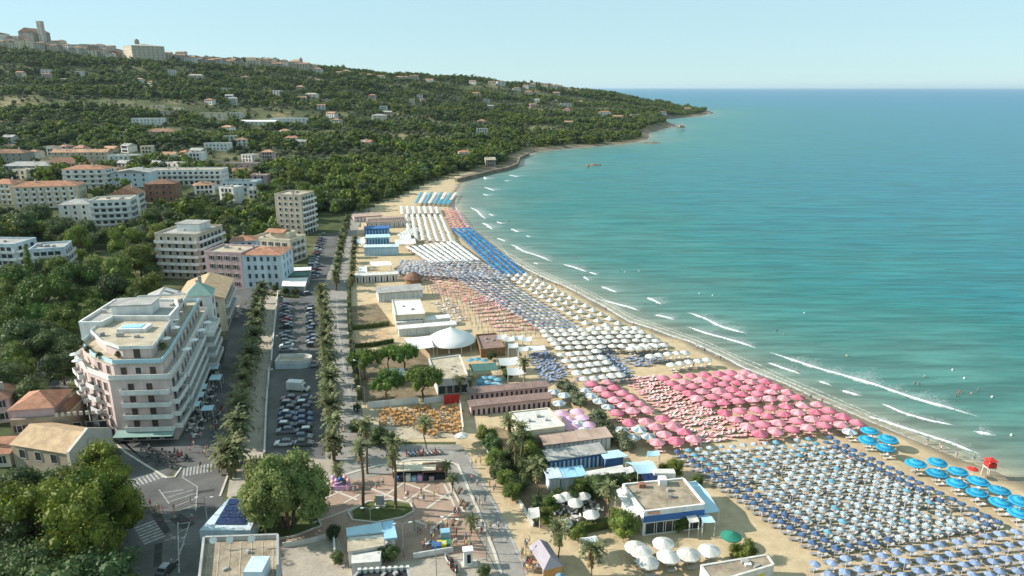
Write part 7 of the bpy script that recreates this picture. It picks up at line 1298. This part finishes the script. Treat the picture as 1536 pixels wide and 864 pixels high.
# ------------------------------------------------------------------ cafe tables and chairs
def chair_proto(m, nm):
    t = thing(nm, 'x', 'chair'); MB().box((0, 0, .42), (.5, .5, .06)).build('seat', m, t); MB().box((0, .24, .484), (.5, .05, .48)).build('backrest', m, t)
    for x in (-.2, .2):
        for y in (-.2, .2): MB().box((x, y, 0), (.05, .05, .418)).build('leg', 'metal', t)
    return remember(t)
def table_proto(m, nm):
    t = thing(nm, 'x', 'table'); b = MB(); b.lathe([(.02, .70), (.5, .70), (.5, .75), (.02, .75)], 12); b.build('table_top', m, t); b = MB(); b.tube([(0, 0, .03), (0, 0, .70)], .05, 6); b.build('leg', 'metal', t); b = MB(); b.lathe([(.28, 0), (.05, .05)], 10); b.build('base', 'metal', t); return remember(t)
PROT = {}
def put(proto_key, maker, p, rz, label, group, z):
    if proto_key not in PROT: PROT[proto_key] = maker(); o = PROT[proto_key]; o.location = (p.x, p.y, z); o.rotation_euler = (0, 0, rz); o['label'] = label; o['group'] = group
    else: dup(PROT[proto_key], (p.x, p.y, z), rz, None, label, group)
def cafe(polyg, nt, per, cm, lab, grp, z=.05, gap=1.9):
    xs, ys = [p[0] for p in polyg], [p[1] for p in polyg]; pts = []; tries = 0
    while len(pts) < nt and tries < 4000:
        tries += 1; x, y = rc.uniform(min(xs), max(xs)), rc.uniform(min(ys), max(ys))
        if not in_poly(x, y, polyg): continue
        p = G(x, y)
        if all((p - q).length > gap for q in pts): pts.append(p)
    for p in pts:
        put('t' + cm, lambda: table_proto('orange' if cm == 'orange' else ('dark' if cm == 'chair_grey' else 'white_rough'), 'cafe_table'), p, 0, 'round table %s' % lab, 'tables %s' % grp, z); a0 = rc.uniform(0, 6.28)
        for k in range(per):
            a = a0 + 6.28 * k / per; put('c' + cm, lambda: chair_proto(cm, 'orange_chair' if cm == 'orange' else 'cafe_chair'), Vector((p.x + math.cos(a) * .8, p.y + math.sin(a) * .8, 0)), a - 1.57, 'chair %s' % lab, 'chairs %s' % grp, z)
cafe([(572, 640), (570, 618), (688, 608), (692, 652), (640, 656), (620, 640)], 52, 4, 'orange', 'in the orange terrace behind the banner fence', 'of the orange terrace', .07, 1.55); cafe([(200, 672), (262, 680), (270, 700), (250, 710), (222, 693)], 9, 4, 'chair_grey', 'of the corner cafe below the pink hotel', 'of the corner cafe')
cafe([(280, 655), (300, 600), (322, 548), (332, 552), (318, 600), (296, 660)], 16, 3, 'bed_white', 'under the awnings of the hotel street', 'of the hotel street'); cafe(Z4((500, 560), (560, 510), (700, 510), (720, 590), (580, 610)), 9, 4, 'white', 'on the garden terrace beside the restaurant', 'of the garden terrace', .07); cafe(Z7((170, 690), (200, 620), (250, 630), (230, 700)), 9, 4, 'bed_white', 'outside the cream house by the tower', 'outside the cream house')

# ------------------------------------------------------------------ lamps, bins, pillar, poles
def lamp_proto(h, arms, nm='street_lamp'):
    t = thing(nm, 'x', 'lamp'); b = MB(); b.tube([(0, 0, 0), (0, 0, .6), (0, 0, h)], [.11, .08, .055], 8); b.build('post', 'metal', t)
    for k in range(arms):
        s = 1 if k == 0 else -1; b = MB(); b.tube([(0, 0, h - .25), (s * .5, 0, h + .05), (s * 1.1, 0, h + .08)], .035, 6); b.build('arm', 'metal', t); b = MB(); loft(b, [[(x, -w, h + z), (x, w, h + z), (x, w * .6, h + z + .12), (x, -w * .6, h + z + .12)] for x, w, z in ((s * 1.0, .08, .02), (s * 1.25, .16, .0), (s * 1.6, .1, .03))]); b.build('lantern', 'white', t)
    return remember(t)
LA, LB2 = lamp_proto(8.0, 1), lamp_proto(6.5, 2); lf = [True, True]
def lamp(k, px, py, rz, label, group=None):
    o = (LA, LB2)[k]; p = G(px, py)
    if lf[k]: lf[k] = False; o.location = (p.x, p.y, .05); o.rotation_euler = (0, 0, rz); o['label'] = label; o['group'] = group or ' '
    else: o = dup(o, (p.x, p.y, .05), rz, None, label, group or ' ')
    if not group and 'group' in o: del o['group']
for px, py, rz in ((526, 500, 2.8), (531, 540, 2.8), (541, 585, 2.8), (549, 628, 2.8), (524, 455, 2.8), (527, 415, 2.8)): lamp(0, px, py, rz, 'tall single arm lamp along the sea side of the promenade', 'promenade lamps')
for px, py, lab in ((558, 812, 'double lamp post in the shade beside the kiosk bar'), (622, 796, 'double lamp post in the shaded half of the square'), (607, 738, 'double lamp post on the sunlit brick paving'), (676, 828, 'twin lamp in front of the yellow refuse bin'), (655, 868, 'twin lamp in the yard below the square'), (313, 795, 'lamp at the road edge beside the solar roof kiosk'), (606, 836, 'lamp next to the kiosk bar shrubs'), (730, 842, 'lamp beside the white gate pillar')): lamp(1, px, py, rc.uniform(-.3, .3), lab)
for px, py in ((420, 480), (412, 545), (404, 600), (362, 660)): lamp(0, px, py, .3, 'tall single arm lamp on the west promenade', 'west promenade lamps')
for px, py, m, lab in ((663, 824, 'yellow', 'yellow recycling bin beside the shaded crowd'), (670, 823, 'grn', 'green recycling bin next to the yellow one'), (668, 806, 'light_blue', 'blue recycling bin behind the yellow bin'), (655, 826, 'blue_paint', 'dark blue recycling bin next to the yellow one')):
    t = thing('recycling_bin', lab, 'bin', (*G(px, py).xy, .05), R(8)); b = MB(); b.prism([(-.75, -.6), (.75, -.6), (.75, .6), (-.75, .6)], .15, 1.35); b.build('body', m, t); b = MB(); b.add([(-.8, -.65, 1.352), (.8, -.65, 1.352), (.8, .65, 1.352), (-.8, .65, 1.352), (-.8, 0, 1.65), (.8, 0, 1.65)], [(0, 1, 5, 4), (2, 3, 4, 5), (1, 2, 5), (3, 0, 4), (3, 2, 1, 0)]); b.build('lid', m, t)
    for x in (-.6, .6): b = MB(); b.lathe([(.02, -.04), (.1, -.04), (.1, .04), (.02, .04)], 8); o = b.build('wheel', 'tyre', t, (x, -.5, .1)); o.rotation_euler = (R(90), 0, 0)
gp = thing('gate_pillar', 'white stone gate pillar with dark niche on a plinth', 'pillar', (*G(704, 848).xy, .06), R(10)); MB().box((0, 0, 0), (2.6, 1.6, .3)).build('plinth', 'pale_stone', gp); MB().box((-.2, 0, .302), (1.4, 1.1, 2.6)).build('shaft', 'white', gp); MB().box((-.2, 0, 2.904), (1.7, 1.4, .25)).build('cap', 'white', gp); MB().box((-.1, -.56, .8), (.6, .04, 1.6)).build('niche', 'dark', gp)
for px, py in zp((765, 470), (735, 380), (745, 450), (700, 560)): 
    t = thing('park_bench', 'slatted bench at the edge of the brick square', 'bench', (*G(px, py).xy, .06), R(75), 'benches of the square')
    for k in range(3): MB().box((0, -.18 + k * .17, .42), (1.7, .13, .05)).build('seat_slat', 'wood', t)
    for k in range(2): MB().box((0, .28, .58 + k * .17), (1.7, .05, .12)).build('back_slat', 'wood', t)
    for x in (-.7, .7): MB().box((x, .02, 0), (.08, .5, .418)).build('leg', 'dark_metal', t)
for x, y, h in ((886, 842, 6.0), (935, 862, 6.0), (604, 862, 5.0)): pass
# ------------------------------------------------------------------ air
hz = MB(); hz.prism([(-9500, -700), (62000, -700), (95000, 61000), (-46000, 61000)], -8.0, 215.0); hm = bpy.data.materials.new('air'); hm.use_nodes = True; ht = hm.node_tree; ht.nodes.remove(ht.nodes['Principled BSDF'])
pv = nd(ht, 'ShaderNodeVolumePrincipled'); pv.inputs['Color'].default_value = (0.70, 0.86, 1.0, 1); pv.inputs['Density'].default_value = 0.00002; pv.inputs['Anisotropy'].default_value = 0.2; ht.links.new(pv.outputs[0], ht.nodes['Material Output'].inputs['Volume'])
ho = hz.build('haze', hm); ho['kind'] = 'stuff'; ho['label'] = 'thin pale summer haze over bay and hillside'; ho['category'] = 'haze'
